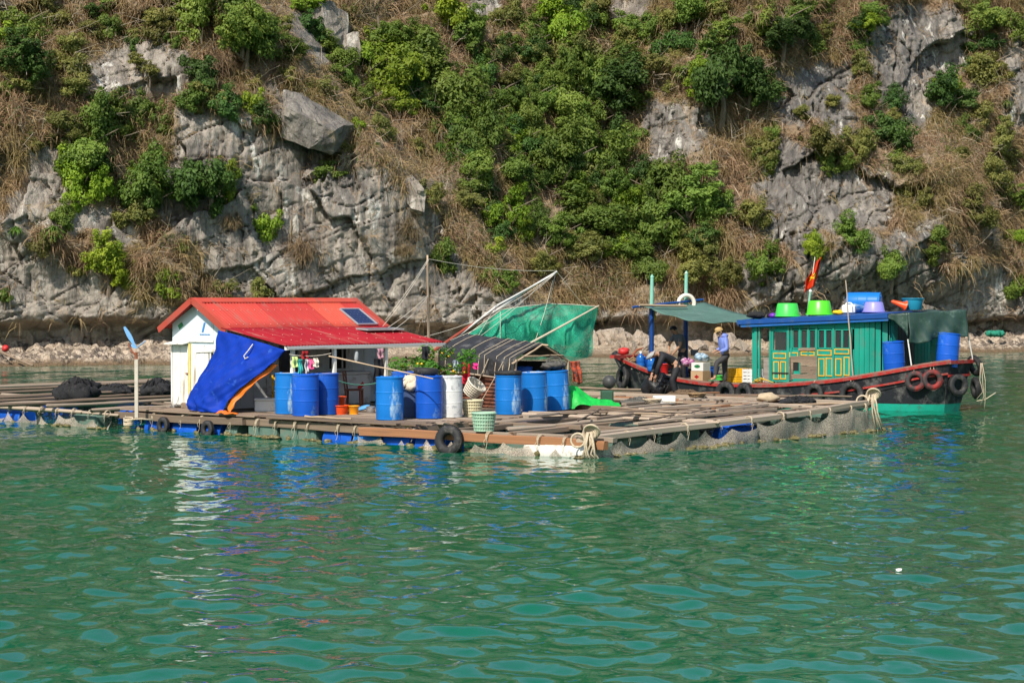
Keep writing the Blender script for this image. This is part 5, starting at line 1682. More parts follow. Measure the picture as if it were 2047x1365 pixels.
# ------------------------------------------------------------------ baskets and tubs
def basket(label, loc, r0, r1, h, m, rz=0, rot=None, rows=5, cols=26, cat='basket', name='plastic_basket'):
    t = empty(name, loc); tag(t, label, cat)
    if rot: t.rotation_euler = rot
    b = MB()
    for k in range(rows + 1):
        f = k / rows; r = r0 + (r1 - r0) * f
        torus(b, r, .011 if k < rows else .02, 26, 5, Matrix.Translation((0, 0, h * f)))
    for k in range(cols):
        a = 2 * PI * k / cols
        b.bar((r0 * math.cos(a), r0 * math.sin(a), 0), (r1 * math.cos(a), r1 * math.sin(a), h), .022, .008, (math.cos(a), math.sin(a), 0))
    b.build('lattice', m, t, smooth=False)
    b = MB(); b.lathe([(.001, .01), (r0, .012)], 24, cap=False); b.build('base', m, t)
    b = MB(); b.lathe([(r0 - .012, .01), (r1 - .012, h)], 24, cap=False); b.build('lining', m, t)
    return t
PG = mat('pale_green_plastic', (.33, .50, .36), rough=.5, var=.12, scale=5, dirt=(.35, .36, .28), dirt_amt=.2)
CR = mat('cream_plastic', (.62, .56, .36), rough=.55, var=.12, scale=5, dirt=(.38, .33, .22), dirt_amt=.2)
basket('pale green round lattice basket at the raft edge beside the big tyre', RL(10.35, FY + .15, .40), .19, .235, .34, PG)
basket('upper cream lattice basket, tipped over on another basket', at_deck(948, 822) + Vector((-.1, .0, .40)), .17, .23, .28, mat('stained_cream_plastic', (.60, .55, .44), var=.2, scale=6, dirt=(.4, .36, .3), dirt_amt=.4), rot=(.5, .55, .3))
basket('yellowish cream lattice basket standing beside the white-splashed drum', at_deck(944, 832), .17, .23, .34, CR)
b = MB(); b.lathe([(.19, 0), (.215, .02), (.235, .30), (.25, .31), (.25, .33), (.225, .33), (.205, .06), (.001, .05)], 26, cap=False)
o_ = b.build('metal_tub', mat('grey_tub', (.55, .56, .57), rough=.4, metal=.3), smooth=True); o_.location = at_deck(1146, 812); tag(o_, 'round pale grey tub beside the azure drum with the net bundle', 'tub')

# ------------------------------------------------------------------ porch things
FOAM = mat('foam_white', (.80, .79, .76), rough=.8, var=.05, scale=8, dirt=(.55, .5, .42), dirt_amt=.15)
def foam_box(label, loc, s, rz, parent=None):
    t = empty('foam_box', loc, rz); tag(t, label, 'box')
    MB().box((0, 0, s[2] * .40), (s[0], s[1], s[2] * .8)).build('body', FOAM, t, bevel=.015)
    MB().box((0, 0, s[2] * .905), (s[0] + .03, s[1] + .03, s[2] * .19)).build('lid', FOAM, t, bevel=.02)
    return t
foam_box('white foam box on the deck between the tarpaulin and the drums', RL(*rloc(538, 822, DECK), DECK), (.62, .36, .30), RZ + .75)
g = MB(); g.blob((0, 0, .05), .13, .09, .05, 3, .25); g.blob((.08, .03, .07), .08, .07, .04, 4, .3)
o_ = g.build('cloth_bundle', FOAM, smooth=True); o_.location = RL(*rloc(544, 818, DECK), DECK + .30); tag(o_, 'crumpled pale cloth on the white foam box', 'cloth')
def basin(label, loc, r, h, m, flip=False, rot=None, name='plastic_basin', cat='basin'):
    t = empty(name, loc); tag(t, label, cat)
    prof = [(.001, .004), (r * .72, .004), (r * .76, .02), (r * .93, h * .92), (r, h * .95), (r * 1.01, h), (r * .97, h * 1.0), (r * .91, h * .93), (r * .74, .04), (.001, .03)]
    if flip: prof = [(a, h - z) for a, z in prof]
    b = MB(); b.lathe(prof, 34, cap=False); b.build('bowl', m, t, angle=.9)
    b = MB(); torus(b, r * .985, .012, 34, 6, Matrix.Translation((0, 0, 0.01 if flip else h))); b.build('rim', m, t, smooth=True)
    b = MB(); torus(b, r * .70, .010, 30, 6, Matrix.Translation((0, 0, h if flip else .006))); b.build('foot_ring', m, t, smooth=True)
    if rot: t.rotation_euler = rot
    return t
ORP = mat('orange_red_plastic', (.72, .075, .012), rough=.35, var=.08, scale=5); YEP = mat('yellow_orange_plastic', (.80, .30, .01), rough=.4, var=.1)
basin('wide orange-red basin on the porch boards beside the drums', RL(*rloc(681, 828, DECK), DECK), .19, .19, ORP)
basin('tall orange-red bucket behind the wide orange basin', RL(*rloc(676, 826, DECK), DECK) + Vector((.0, .5, 0)), .14, .34, ORP, name='plastic_bucket', cat='bucket')
basin('small yellow-orange basin beside the cooking pot', RL(*rloc(707, 828, DECK), DECK), .125, .18, YEP)
SIL = mat('pot_metal', (.66, .67, .68), rough=.25, metal=.8, var=.08)
t = empty('cooking_pot', RL(*rloc(741, 824, DECK), DECK)); tag(t, 'small shiny metal cooking pot on the porch boards', 'pot')
b = MB(); b.lathe([(.085, 0), (.10, .02), (.10, .115), (.108, .12), (.10, .125), (.06, .14), (.001, .145)], 22); b.build('body', SIL, t, angle=.8)
b = MB(); b.lathe([(.012, .145), (.02, .16), (.012, .172)], 10); b.build('knob', DARK, t)
o_ = MB().lathe([(.001, 0), (.12, .0), (.15, .03), (.155, .035), (.12, .01), (.001, .008)], 24, cap=False).build('dish', mat('light_blue_enamel', (.12, .35, .68), rough=.3), smooth=True); o_.location = RL(*rloc(727, 822, DECK), DECK + .06); o_.rotation_euler = (.25, -.3, 0); tag(o_, 'shallow light blue dish leaning against the cooking pot', 'dish')
# freezer, chairs
t = empty('chest_freezer', RL(2.62, 3.0, DECK), RZ); tag(t, 'white chest freezer with a red mark, in the porch shade', 'freezer')
MB().box((0, 0, .40), (.62, 1.15, .70)).build('body', GREYW, t, bevel=.02)
MB().box((0, 0, .78), (.66, 1.19, .06)).build('lid', GREYW, t, bevel=.015)
MB().box((.315, .25, .47), (.004, .22, .10), Matrix.Rotation(.6, 3, 'X')).build('mark', mat('mark_red', (.6, .03, .03)), t)
def chair(label, loc, rz, m, h=.85, seat=.42, w_=.4, name='chair'):
    t = empty(name, loc, rz); tag(t, label, 'chair')
    MB().box((0, 0, seat), (w_, w_, .035)).build('seat', m, t, bevel=.01)
    for i in (-1, 1):
        for j in (-1, 1):
            MB().bar((i * w_ * .44, j * w_ * .44, 0), (i * w_ * .42, j * w_ * .42, seat), .035, .035).build('leg', m, t)
        MB().bar((i * w_ * .42, w_ * .45, seat), (i * w_ * .42, w_ * .58, h), .035, .035).build('back_post', m, t)
    for z in (seat + .18, h - .08): MB().bar((-w_ * .42, w_ * .52, z), (w_ * .42, w_ * .52, z), .025, .07).build('back_slat', m, t)
    return t
BROWN = mat('brown_wood', (.16, .055, .03), rough=.55, var=.2, scale=5)
chair('brown wooden chair on the porch behind the cooking pot', RL(3.4, 2.55, DECK), RZ + 2.2, BROWN)
YEL = mat('yellow_plastic', (.62, .36, .01), rough=.4, var=.08)
chair('yellow plastic chair in the porch shade beside the tarpaulin', RL(3.1, .55, DECK), RZ + 1.0, YEL, .8)
# drying clothes
def garment(label, px, py, w_, h_, c, seed, yl, slant=0.0, zt=None, nm='garment'):
    rnd = random.Random(seed)
    p = at_y(px, py, yl)
    d = RM.to_3x3() @ Vector((0, 1, 0))
    nn = RM.to_3x3() @ Vector((1, 0, 0))
    ph = rnd.uniform(0, 6)
    def fn(u, v):
        wv = w_ * (1 - .18 * v * (1 if seed % 2 else -.6)) 
        return d * ((u - .5) * wv + slant * v) + Vector((0, 0, -h_ * v * (1 + .08 * math.sin(u * 7 + ph)))) + nn * (.03 * math.sin(u * 11 + ph) * (.3 + v) + .015 * math.sin(v * 9 + ph))
    o_ = MB().sheet(fn, 14, 12, .008).build(nm, mat('cloth_%d' % seed, c, rough=.9, var=.15, scale=8), smooth=True)
    o_.location = p
    return tag(o_, label, 'clothing')
YP = 43.1
CLO = [('pale lime cloth hanging first on the porch line', 590, 713, .17, .24, (.50, .62, .22)), ('teal towel hanging longest on the porch line', 600, 718, .11, .38, (.05, .42, .36)), ('dark red shirt hanging high on the porch line', 610, 702, .20, .17, (.28, .012, .015)), ('white and grey patterned trousers on the porch line', 613, 718, .13, .30, (.50, .48, .46)), ('pink cloth on the porch line beside the cream one', 622, 718, .10, .22, (.75, .10, .25)), ('cream cloth hanging last on the porch line', 632, 716, .13, .20, (.68, .60, .46))]
for k, (lab, x, y, a, h_, c) in enumerate(CLO): garment(lab, x, y, a, h_, c, 900 + k, YP + .02 * k)
o_ = MB().tube(rope_path(at_y(578, 708, YP), at_y(662, 706, YP + .1), .05), .006, 5).build('clothes_line', ROPE_W); tag(o_, 'thin clothes line strung between two porch posts', 'line')
garment('black jacket hanging by the last porch post', 757, 716, .26, .55, (.012, .012, .014), 920, 44.2)
garment('faded pink blouse hanging beneath the eave beam', 761, 697, .20, .22, (.40, .20, .24), 921, 44.1)
garment('black rag hanging at the end of the eave beam', 851, 692, .22, .30, (.015, .016, .02), 923, 44.9)
GW = mat('green_cord', (.10, .30, .22), rough=.9)
o_ = MB().tube(rope_path(RL(4.05, .06, 1.08), RL(4.05, 1.32, 1.16), .06) + rope_path(RL(4.05, 1.32, 1.16), RL(4.05, 2.98, 1.12), .12)[1:], .014, 6).build('porch_rope', GW); tag(o_, 'green rope sagging between the three porch posts', 'rope')
t = empty('plastic_bottle', RL(4.07, 1.95, 1.52)); tag(t, 'clear plastic bottle hung upside down beneath the eave', 'bottle')
b = MB(); b.lathe([(.02, 0), (.02, .03), (.045, .08), (.05, .12), (.05, .24), (.03, .27), (.001, .275)], 14); o2 = b.build('body', mat('hazy_plastic', (.55, .58, .58), rough=.2, transl=.4), t, smooth=True)
MB().tube([(0, 0, .27), (0, 0, .37)], .004, 4).build('string', ROPE_W, t)
o_ = stick('bamboo_pole', at_y(658, 712, 43.0), at_y(866, 757, 41.0), .035, .035, BAMBOO, None, 'log'); tag(o_, 'slender bamboo pole slanting from the porch post to the drums', 'pole')
o_ = stick('timber_offcut', RL(5.5, FY - .02, .50), RL(6.9, FY - .05, .50), .05, .05, BAMBOO, None, 'log'); tag(o_, 'short pale pole lying along the deck edge below the drums', 'pole')
# ================================================================== BLACK TARPAULIN SHELTER
sh = empty('tarp_shelter', RL(0, 0, 0), RZ)
tag(sh, 'low black tarpaulin shelter with rusty iron side and open end', 'shelter')
BT = mat('black_tarp', (0.028, 0.028, 0.030), rough=.55, var=.3, scale=3, bump=.4, bscale=10, dirt=(.12, .115, .11), dirt_amt=.3, dirt_scale=2.5)
X0, X1, YN, YF = 4.30, 6.62, 4.5, 6.45
def top_z(u): return 2.14 - .20 * u
def eave_z(u): return 1.77 - .17 * u
def sh_tarp(u, v):
    x = X0 + (X1 - X0) * u
    if v < .2:      # hanging skirt on the near side
        t = v / .2
        return Vector((x, YN - .03 - .03 * math.sin(u * 17), eave_z(u) - .46 * (1 - t) + .03 * math.sin(u * 9)))
    if v < .6:
        t = (v - .2) / .4
        z = eave_z(u) + (top_z(u) - eave_z(u)) * t ** .8 + .02 * math.sin(u * 19) * math.sin(t * PI)
        return Vector((x, YN + .97 * t, z))
    t = (v - .6) / .4
    return Vector((x, YN + .97 + .98 * t, top_z(u) + (eave_z(u) - .05 - top_z(u)) * t ** 1.25))
MB().sheet(sh_tarp, 40, 30, .01).build('cover', BT, sh, smooth=True)
MB().sheet(lambda u, v: Vector((X0 - .02 - .02 * math.sin(v * 9), YN + 1.95 * u, .6 + (eave_z(0) + .36 * (1 - abs(2 * u - 1)) - .62) * v)), 14, 10, .01).build('end_sheet', BT, sh, smooth=True)
RI = mat('rusty_iron', (0.17, 0.060, 0.034), rough=.85, var=.4, scale=4, dirt=(.07, .035, .025), dirt_amt=.5, dirt_scale=3)
corr = MB()
def ri(u, v):
    z = .46 + .95 * v
    return Vector((X0 + .1 + (X1 - X0 - .3) * u, YN + .03 + .018 * math.sin(z * 2 * PI / .085), z))
corr.sheet(ri, 10, 66, .006).build('iron_wall', RI, sh, smooth=True)
MB().box(((X0 + X1) / 2, YF - .05, 1.0), (X1 - X0 - .1, .03, 1.0)).build('rear_wall', BT, sh)
for (y, z) in ((YN + .02, 1.60), (YF - .02, 1.55)):
    stick('post', (X1 - .02, y, .44), (X1 + .02, y, z), .07, .07, BAMBOO, sh, 'log')
stick('post', (X1 - .45, YN - .02, .44), (X1 - .42, YN - .02, 1.6), .06, .06, BAMBOO, sh, 'log')
stick('post', (X1 - 1.2, YN - .02, .44), (X1 - 1.2, YN - .02, 1.5), .06, .06, BAMBOO, sh, 'log')
stick('rafter', (X1 + .03, YN - .12, 1.50), (X1 + .03, YN + .98, 1.92), .055, .055, BAMBOO, sh, 'log')
stick('rafter', (X1 + .03, YF + .12, 1.46), (X1 + .03, YN + .96, 1.92), .055, .055, BAMBOO, sh, 'log')
stick('tie_pole', (X1 + .05, YN + .25, 1.66), (X1 + .05, YF - .25, 1.66), .04, .04, BAMBOO, sh, 'log')
stick('ridge_pole', (X0 - .1, YN + .97, top_z(0) - .05), (X1 + .2, YN + .97, top_z(1) - .04), .05, .05, BAMBOO, sh, 'log')
stick('side_rail', (X0 - .1, YN - .08, 1.32), (X1 + .1, YN - .08, 1.14), .05, .05, WOOD_PALE, sh, 'log')
for u in (.12, .38, .55, .62, .78, .88, .95):
    pts = [sh_tarp(u, v) + Vector((.10 * (v - .3), -.02 if v < .25 else 0, .018)) for v in (.0, .08, .2, .3, .45, .6, .75, 1.0)]
    MB().tube(pts, .008, 5).build('tie_rope', ROPE, sh)
for (a, c) in (((X1 - .3, YN - .05, 1.55), (X1 - .9, YN - .25, .5)), ((X1 - .75, YN - .05, 1.6), (X1 - 1.3, YN - .2, .5)), ((X1 - .1, YN - .05, 1.5), (X1 - .2, YN - .3, .5))):
    MB().tube(rope_path(a, c, .03), .010, 5).build('tie_rope', ROPE, sh)
MB().box(((X0 + X1) / 2, (YN + YF) / 2, .49), (X1 - X0 - .1, 1.8, .03)).build('floor_panel', WOOD, sh)
drum_thing('plastic_drum', 'blue drum in the dark inside the black shelter', BLUE, RL(X1 - .75, YN + 1.1, .51), 0, h=.88)
garment('bright red trousers hung at the side of the black shelter', 933, 724, .26, .50, (.55, .010, .030), 930, 45.8)
garment('pink cloth hung beside the red trousers', 951, 726, .14, .14, (.72, .03, .22), 931, 45.7)
garment('pale checked cloth at the corner of the black shelter', 911, 720, .16, .26, (.35, .42, .50), 932, 46.5)
FLO = mat('floral_cloth', (.055, .045, .05), rough=.9, var=.2, scale=5, dirt=(.62, .10, .04), dirt_amt=.75, dirt_scale=9)
o_ = garment('dark cloth with red and yellow flowers hanging at the shelter mouth', 1149, 722, .34, .52, (.1, .1, .1), 933, 46.4, slant=.12)
o_.data.materials[0] = FLO
GSH = mat('bright_green_sheet', (.010, .42, .055), rough=.5, var=.2, scale=5, bump=.5, bscale=14)
_u, _v = np.meshgrid(np.linspace(-1, 1, 70), np.linspace(-1, 1, 46))
_e = np.clip(1 - (_u ** 2) * (0.9 + 0.3 * np.sin(_v * 4)) - 0.9 * _v ** 2, 0, 1) ** 0.6
_h = _e * (0.16 + 0.34 * np.exp(-((_u + 0.35) / 0.4) ** 2) + 0.16 * (ridged(_u * 2.6 + 5, _v * 2.2 + 2, 4, 811) - 0.4)) + 0.02
_V = np.stack([_u * 0.85 + 0.10 * (fbm(_u * 3, _v * 3, 3, 812) - 0.5), _v * 0.45 + 0.12 * (fbm(_u * 3, _v * 3, 3, 813) - 0.5), _h], -1).reshape(-1, 3)
g = MB(); g.add([tuple(q) for q in _V], [tuple(int(i) for i in q) for q in grid_quads(70, 46)])
o_ = g.build('green_sheet', GSH, smooth=True); o_.location = RL(7.6, 5.75, DECK); o_.rotation_euler = (0, 0, RZ + .9); tag(o_, 'crumpled bright green sheet heaped behind the azure drums', 'sheet')
o_ = MB().blob((0, 0, .15), .16, .16, .16, 5, .03, 20, 12).build('buoy', mat('dark_buoy', (.05, .05, .05), rough=.5, var=.2), smooth=True); o_.location = RL(7.5, 6.9, DECK + .42); tag(o_, 'round dark buoy ball beside the bright green sheet', 'buoy')
o_ = MB().box((0, 0, .19), (.30, .24, .38)).build('fuel_can', mat('dark_green_can', (.03, .08, .05), rough=.5), bevel=.03); o_.location = RL(7.55, 6.75, DECK); tag(o_, 'dark can carrying the round buoy', 'can')

# ================================================================== KUMQUAT TREE
kt = empty('kumquat_tree', RL(5.2, 3.3, DECK)); kt.scale = (1.15, 1.15, 1.1); tag(kt, 'potted kumquat tree with small yellow fruits between drums and shelter', 'plant')
b = MB(); b.lathe([(.16, 0), (.21, .30), (.225, .31), (.225, .34), (.19, .34), (.17, .30), (.001, .30)], 22, cap=False); b.build('pot', mat('terracotta', (.30, .12, .06), var=.15), kt, smooth=True)
b = MB()
b.tube([(0, 0, .28), (.02, 0, .6), (0, .02, .85)], [.03, .022, .012], 6)
for k in range(9):
    a = k * 2.4; b.tube([(.01, 0, .45 + .04 * k), (.25 * math.cos(a), .2 * math.sin(a), .6 + .04 * k), (.5 * math.cos(a), .4 * math.sin(a), .72 + .03 * k)], [.014, .009, .004], 5)
b.build('trunk', BARK, kt)
rk_ = np.random.default_rng(3)
n_ = 1500
P = rk_.normal(size=(n_, 3)); P /= np.linalg.norm(P, axis=1, keepdims=True); P *= rk_.uniform(.35, 1.0, (n_, 1))
cl = rk_.integers(0, 14, n_); cc = rk_.normal(size=(14, 3)) * np.array([.50, .45, .13])
P = cc[cl] + P * np.array([.22, .22, .17]) + np.array([0, 0, .96])
v, q = leaf_cloud(P, P - np.array([0, 0, .6]) + rk_.normal(size=P.shape) * .4, .075, rk_, .5, 1.2)
np_mesh('crown', v, q, leaf_material('kumquat_leaf', (.045, .13, .012), (.13, .25, .03)), kt, smooth=False)
KU = mat('kumquat', (.75, .42, .02), rough=.4, var=.1)
for k in range(38):
    i = int(rk_.integers(0, n_)); p = P[i] + np.array([0, -.04, -.02])
    b = MB(); b.blob((0, 0, 0), .024, .024, .028, k, .02, 8, 6)
    o2 = b.build('fruit', KU, kt, smooth=True); o2.location = p

# ================================================================== LIFT NET AND ITS POLES
YNET = 56.0
ln = empty('lift_net', at_y(1010, 760, 52.5)); tag(ln, 'raised green fishing lift net on crossed poles behind the shelter', 'net')
base = ln.location.copy()
def lw(px, py, y): return at_y(px, py, y) - base
GN = net_mat('green_net', (0.022, 0.29, 0.175), 0.025, 0.25, 0.64)
def net_edge(P, t):
    n = len(P) - 1; i = min(int(t * n), n - 1); f = t * n - i
    return Vector(P[i]).lerp(Vector(P[i + 1]), f)
topE = [lw(905, 690, 53), lw(960, 650, 53.8), lw(1002, 619, 54.5), lw(1050, 612, 55), lw(1097, 607, 55.6), lw(1150, 609, 56), lw(1196, 613, 56.4)]
botE = [lw(900, 708, 53), lw(950, 712, 53.6), lw(1010, 716, 54), lw(1060, 720, 54.4), lw(1100, 716, 54.8), lw(1145, 722, 55.2), lw(1183, 712, 56)]
def netf(u, v):
    P = net_edge(topE, u).lerp(net_edge(botE, u), v)
    s_ = math.sin(PI * v)
    return P + Vector((.05 * math.sin(u * 40 + v * 5) * s_, -.5 * s_ * math.sin(PI * u) + .14 * math.sin(u * 26 + 2 * math.sin(v * 4)) * (s_ + .2) + .07 * math.sin(u * 61 - v * 9) * s_, -.10 * s_ * math.sin(u * 9)))
MB().grid(netf, 90, 24).build('front_netting', GN, ln, smooth=True)
topB = [lw(1002, 619, 54.5), lw(1050, 640, 57), lw(1100, 640, 58), lw(1196, 613, 56.4)]
botB = [lw(940, 700, 55), lw(1030, 705, 57), lw(1100, 708, 58), lw(1175, 716, 57)]
MB().grid(lambda u, v: net_edge(topB, u).lerp(net_edge(botB, u), v) + Vector((0, .3 * math.sin(PI * v) + .12 * math.sin(u * 33 + v * 6), 0)), 50, 14).build('rear_netting', GN, ln, smooth=True)
MB().tube(topE, .012, 5).build('head_rope', ROPE_W, ln)
PW = mat('pole_white', (.62, .60, .56), rough=.6, var=.12, scale=6); PR = mat('pole_red', (.30, .060, .035), rough=.7, var=.2, scale=6)
MB().tube([lw(1060, 686, 53.5), lw(1130, 648, 55), lw(1197, 611, 56.4)], [.035, .03, .02], 8).build('spreader_pole', mat('pale_bamboo', (.60, .50, .36), var=.12), ln)
MB().tube([lw(866, 702, 51.5), lw(930, 658, 52.6), lw(1003, 612, 53.8)], [.045, .042, .036], 8).build('lower_boom', PR, ln)
MB().tube([lw(985, 625, 53.4), lw(1050, 581, 54.6), lw(1113, 543, 55.6)], [.038, .034, .024], 8).build('upper_boom', PW, ln)
MB().tube([lw(880, 700, 51.8), lw(995, 610, 53.6), lw(1108, 548, 55.5)], [.03, .028, .018], 6).build('twin_boom', PW, ln)
for (a, c, sg) in (((1113, 543, 55.6), (1165, 609, 56.2), .0), ((1110, 548, 55.6), (1098, 607, 55.6), 0), ((1105, 560, 55.5), (1070, 680, 54), .1), ((1112, 545, 55.6), (900, 680, 50.5), .2), ((1113, 545, 55.6), (840, 675, 50.2), .25), ((1000, 613, 53.8), (1000, 690, 52.5), 0), ((1095, 555, 55.4), (920, 700, 50.4), .1), ((985, 622, 53.4), (945, 690, 51), 0)):
    MB().tube(rope_path(lw(*a), lw(*c), sg), .007, 4).build('stay_rope', ROPE_W, ln)
ba = empty('bamboo_mast', at_y(858, 770, 49.5)); tag(ba, 'tall upright bamboo mast with stay ropes behind the porch', 'mast')
bb = ba.location.copy()
b = MB(); pts = [at_y(858 - (i * .35), 770 - i * 26.0, 49.5) - bb for i in range(11)]
b.tube(pts, [.045 - .0022 * i for i in range(11)], 8); b.build('pole', BAMBOO, ba, smooth=True)
for (a, c, sg) in (((856, 517, 49.5), (770, 640, 47.5), .05), ((857, 519, 49.5), (765, 652, 47.2), .08), ((856, 590, 49.5), (775, 655, 47.6), .04), ((856, 592, 49.5), (785, 660, 47.6), .08), ((858, 518, 49.5), (1112, 541, 55.5), .10), ((858, 592, 49.5), (1000, 607, 53.8), .12)):
    MB().tube(rope_path(at_y(*a) - bb, at_y(*c) - bb, sg), .007, 4).build('stay_rope', ROPE_W, ba)
# drying rack with rusty ribs at the porch end
t = empty('wooden_rack', RL(3.3, 4.6, DECK), RZ); tag(t, 'small wooden rack standing between the porch and the kumquat tree', 'rack')
for x in (-.18, .18): MB().bar((x, 0, 0), (x, 0, 1.15), .035, .035).build('upright', BAMBOO, t)
for z in (.5, .8, 1.08): MB().bar((-.3, .0, z), (.3, .02, z + .03), .03, .03).build('rung', WOOD_RED, t)
# mooring rope bundles at the raft corners
def rope_bunch(label, loc, seed, h=.5, n=9):
    rnd = random.Random(seed); g = MB()
    for k in range(5): torus(g, .10 + .012 * k, .020, 18, 6, Matrix.Translation((.02 * k - .04, -.03, .04 + .02 * k)) @ Matrix.Rotation(1.2 + .25 * k, 4, 'X') @ Matrix.Rotation(.3 * k, 4, 'Z'))
    for k in range(n):
        x = rnd.uniform(-.10, .14); y = rnd.uniform(-.12, -.04)
        g.tube([(x * .4, y, .10), (x * .8 + rnd.uniform(-.06, .06), y - .06, -.12), (x + rnd.uniform(-.06, .06), y - .03, -.30), (x * 1.3 + .05, y, -h * rnd.uniform(.75, 1.0))], .019, 6)
    torus(g, .13, .020, 18, 6, Matrix.Translation((-.2, -.14, -.05)) @ Matrix.Rotation(1.45, 4, 'X'))
    o_ = g.build('rope_bundle', ROPE, smooth=True); o_.location = loc; o_.rotation_euler = (0, 0, RZ + .4)
    return tag(o_, label, 'rope')
rope_bunch('thick frayed mooring rope knotted at the raft corner above the white float', RL(13.15, FY - .05, .40), 1, .5)
rope_bunch('pale mooring rope looped over the raft end beside the boat hull', RL(13.1, 9.35, .72), 2, .75, 5)
# things lying about the working side
o_ = MB().box((0, 0, .09), (.48, .30, .18)).build('foam_block', FOAM, bevel=.02); o_.location = RL(*rloc(1328, 803, .60), .56); o_.rotation_euler = (0, 0, .2); tag(o_, 'dirty white foam block lying on the logs below the bent man', 'block')
o_ = MB().blob((0, 0, .1), .26, .18, .11, 4, .12, 18, 10).build('sack', mat('sack_tan', (.42, .33, .22), rough=.95, var=.2, scale=10), smooth=True); o_.location = RL(*rloc(1535, 800, .66), .62); tag(o_, 'tan sack lying on planks against the boat hull', 'sack')
t = empty('wooden_pallet', RL(*rloc(1405, 805, .6), .56), RZ + .1); tag(t, 'small grey wooden pallet on the raft planks beside the boat', 'pallet')
for k in range(5): stick('slat', (-.42 + .2 * k, -.28, .12), (-.42 + .2 * k, .28, .12), .11, .025, WOOD_PALE, t)
for y in (-.25, 0, .25): stick('bearer', (-.5, y, .06), (.5, y, .06), .06, .08, WOOD, t)

# coils, scraps of net and offcuts that clutter the working side
def coil(label, a, b, z, r, m, seed):
    rnd = random.Random(seed); g = MB()
    for k in range(6): g.tube([Vector(((r + .012 * k + rnd.uniform(-.02, .02)) * math.cos(2 * PI * i / 22), (r + .012 * k) * .9 * math.sin(2 * PI * i / 22), .02 + .016 * k + rnd.uniform(0, .012))) for i in range(22)], .013, 5, close=True)
    g.tube([(r, 0, .05), (r + .3, .12, .03), (r + .55, -.1, .02)], .013, 5)
    o_ = g.build('rope_coil', m, smooth=True); o_.location = RL(a, b, z); o_.rotation_euler = (0, 0, RZ + seed); tag(o_, label, 'rope')
coil('grey rope coil lying on planks between the drums and the boat', 9.2, 6.3, .60, .16, ROPE, 1)
coil('brown rope coil on the raft planks beside the pallet', 8.6, 8.9, .62, .18, mat('brown_rope', (.26, .17, .09), rough=.95, var=.3, scale=20), 2)
heap_net('low tangle of grey netting on the planks beside the bright green sheet', 8.6, 6.6, .54, .42, .34, .16, 21, m=mat('grey_net', (.10, .095, .085), rough=.95, var=.4, scale=30, bump=.8, bscale=60))
heap_net('brown net scraps on the logs below the man in black', 7.6, 9.8, .58, .5, .35, .16, 22, m=mat('brown_net', (.13, .085, .05), rough=.95, var=.4, scale=25, bump=.8, bscale=50))
heap_net('dark net rolled along the raft edge near the boat stern', 11.6, 8.6, .60, .3, .6, .15, 23)
rq = random.Random(33)
for k in range(9): R_plank('pole', (8.6 + rq.uniform(0, 4), rq.uniform(-.3, 6.5), .58), (8.6 + rq.uniform(0, 4.4), rq.uniform(1.5, 9), .64), .045, .045, rq.choice((BAMBOO, WOOD, WOOD_PALE)), 'log')
# ================================================================== BOAT
BO = Vector((11.87, 52.7, 0)); BA = math.atan2(0.6464, -0.763)     # local x runs forward to the bow, local y to the far side
BMX = Matrix.Translation(BO) @ Matrix.Rotation(BA, 4, 'Z')
# local y positive = far side from the raft?  rotate(90deg) of forward (-.763,.646) is (-.646,-.763): the raft side
def BL(u, w_, z=0.0): return BMX @ Vector((u, w_, z))
boat = empty('fishing_boat', BO, BA); tag(boat, 'weathered wooden boat with teal cabin, black hull and red rails', 'boat')
HULL = mat('hull_black', (0.018, 0.019, 0.023), spec=.2, rough=.6, var=.35, scale=2.5, dirt=(.12, .115, .11), dirt_amt=.42, dirt_scale=2.0, bump=.3, bscale=8)
RAIL = mat('rail_red', (0.36, 0.020, 0.016), rough=.6, var=.25, scale=5, dirt=(.16, .10, .08), dirt_amt=.45, dirt_scale=5)
BOOT = mat('boot_green', (0.012, 0.34, 0.24), rough=.5, var=.15, scale=4, dirt=(.05, .16, .12), dirt_amt=.25, dirt_scale=3)
TEAL = mat('cabin_teal', (0.012, 0.255, 0.185), rough=.65, spec=.15, var=.2, scale=3, dirt=(.07, .19, .14), dirt_amt=.4, dirt_scale=4, stretch=(1, 1, .3), objvar=.08)
YTRIM = mat('yellow_trim', (0.60, 0.34, 0.02), rough=.6, var=.2, scale=8, dirt=(.2, .3, .15), dirt_amt=.2)
RBLUE = mat('roof_blue', (0.010, 0.065, 0.26), rough=.45, var=.15, scale=3, dirt=(.05, .09, .17), dirt_amt=.25, dirt_scale=3)
GREYB = mat('grey_board', (0.22, 0.19, 0.165), rough=.85, var=.3, scale=1, stretch=(3, 3, 14), objvar=.2)
ST = [(-.02, .62, .40, 1.36), (.25, .95, .70, 1.31), (.7, 1.20, .98, 1.22), (1.5, 1.40, 1.22, 1.05), (3.0, 1.50, 1.38, .80), (5.0, 1.52, 1.42, .62), (7.0, 1.46, 1.34, .60), (8.5, 1.25, 1.05, .72), (9.6, .92, .66, .90), (10.4, .60, .34, 1.07), (11.0, .30, .12, 1.20), (11.42, .04, .02, 1.30)]
def st(u):
    for i in range(len(ST) - 1):
        if u <= ST[i + 1][0]:
            f = (u - ST[i][0]) / (ST[i + 1][0] - ST[i][0]); f = max(0, f)
            return [ST[i][k] + (ST[i + 1][k] - ST[i][k]) * f for k in (1, 2, 3)]
    return list(ST[-1][1:])
us = [(-.02 + 11.44 * i / 56) for i in range(57)]
def sm(u):
    a = [st(u + d) for d in (-.5, -.25, 0, .25, .5)]
    return [sum(q[k] for q in a) / 5 if 0.6 < u < 10.6 else a[2][k] for k in range(3)]
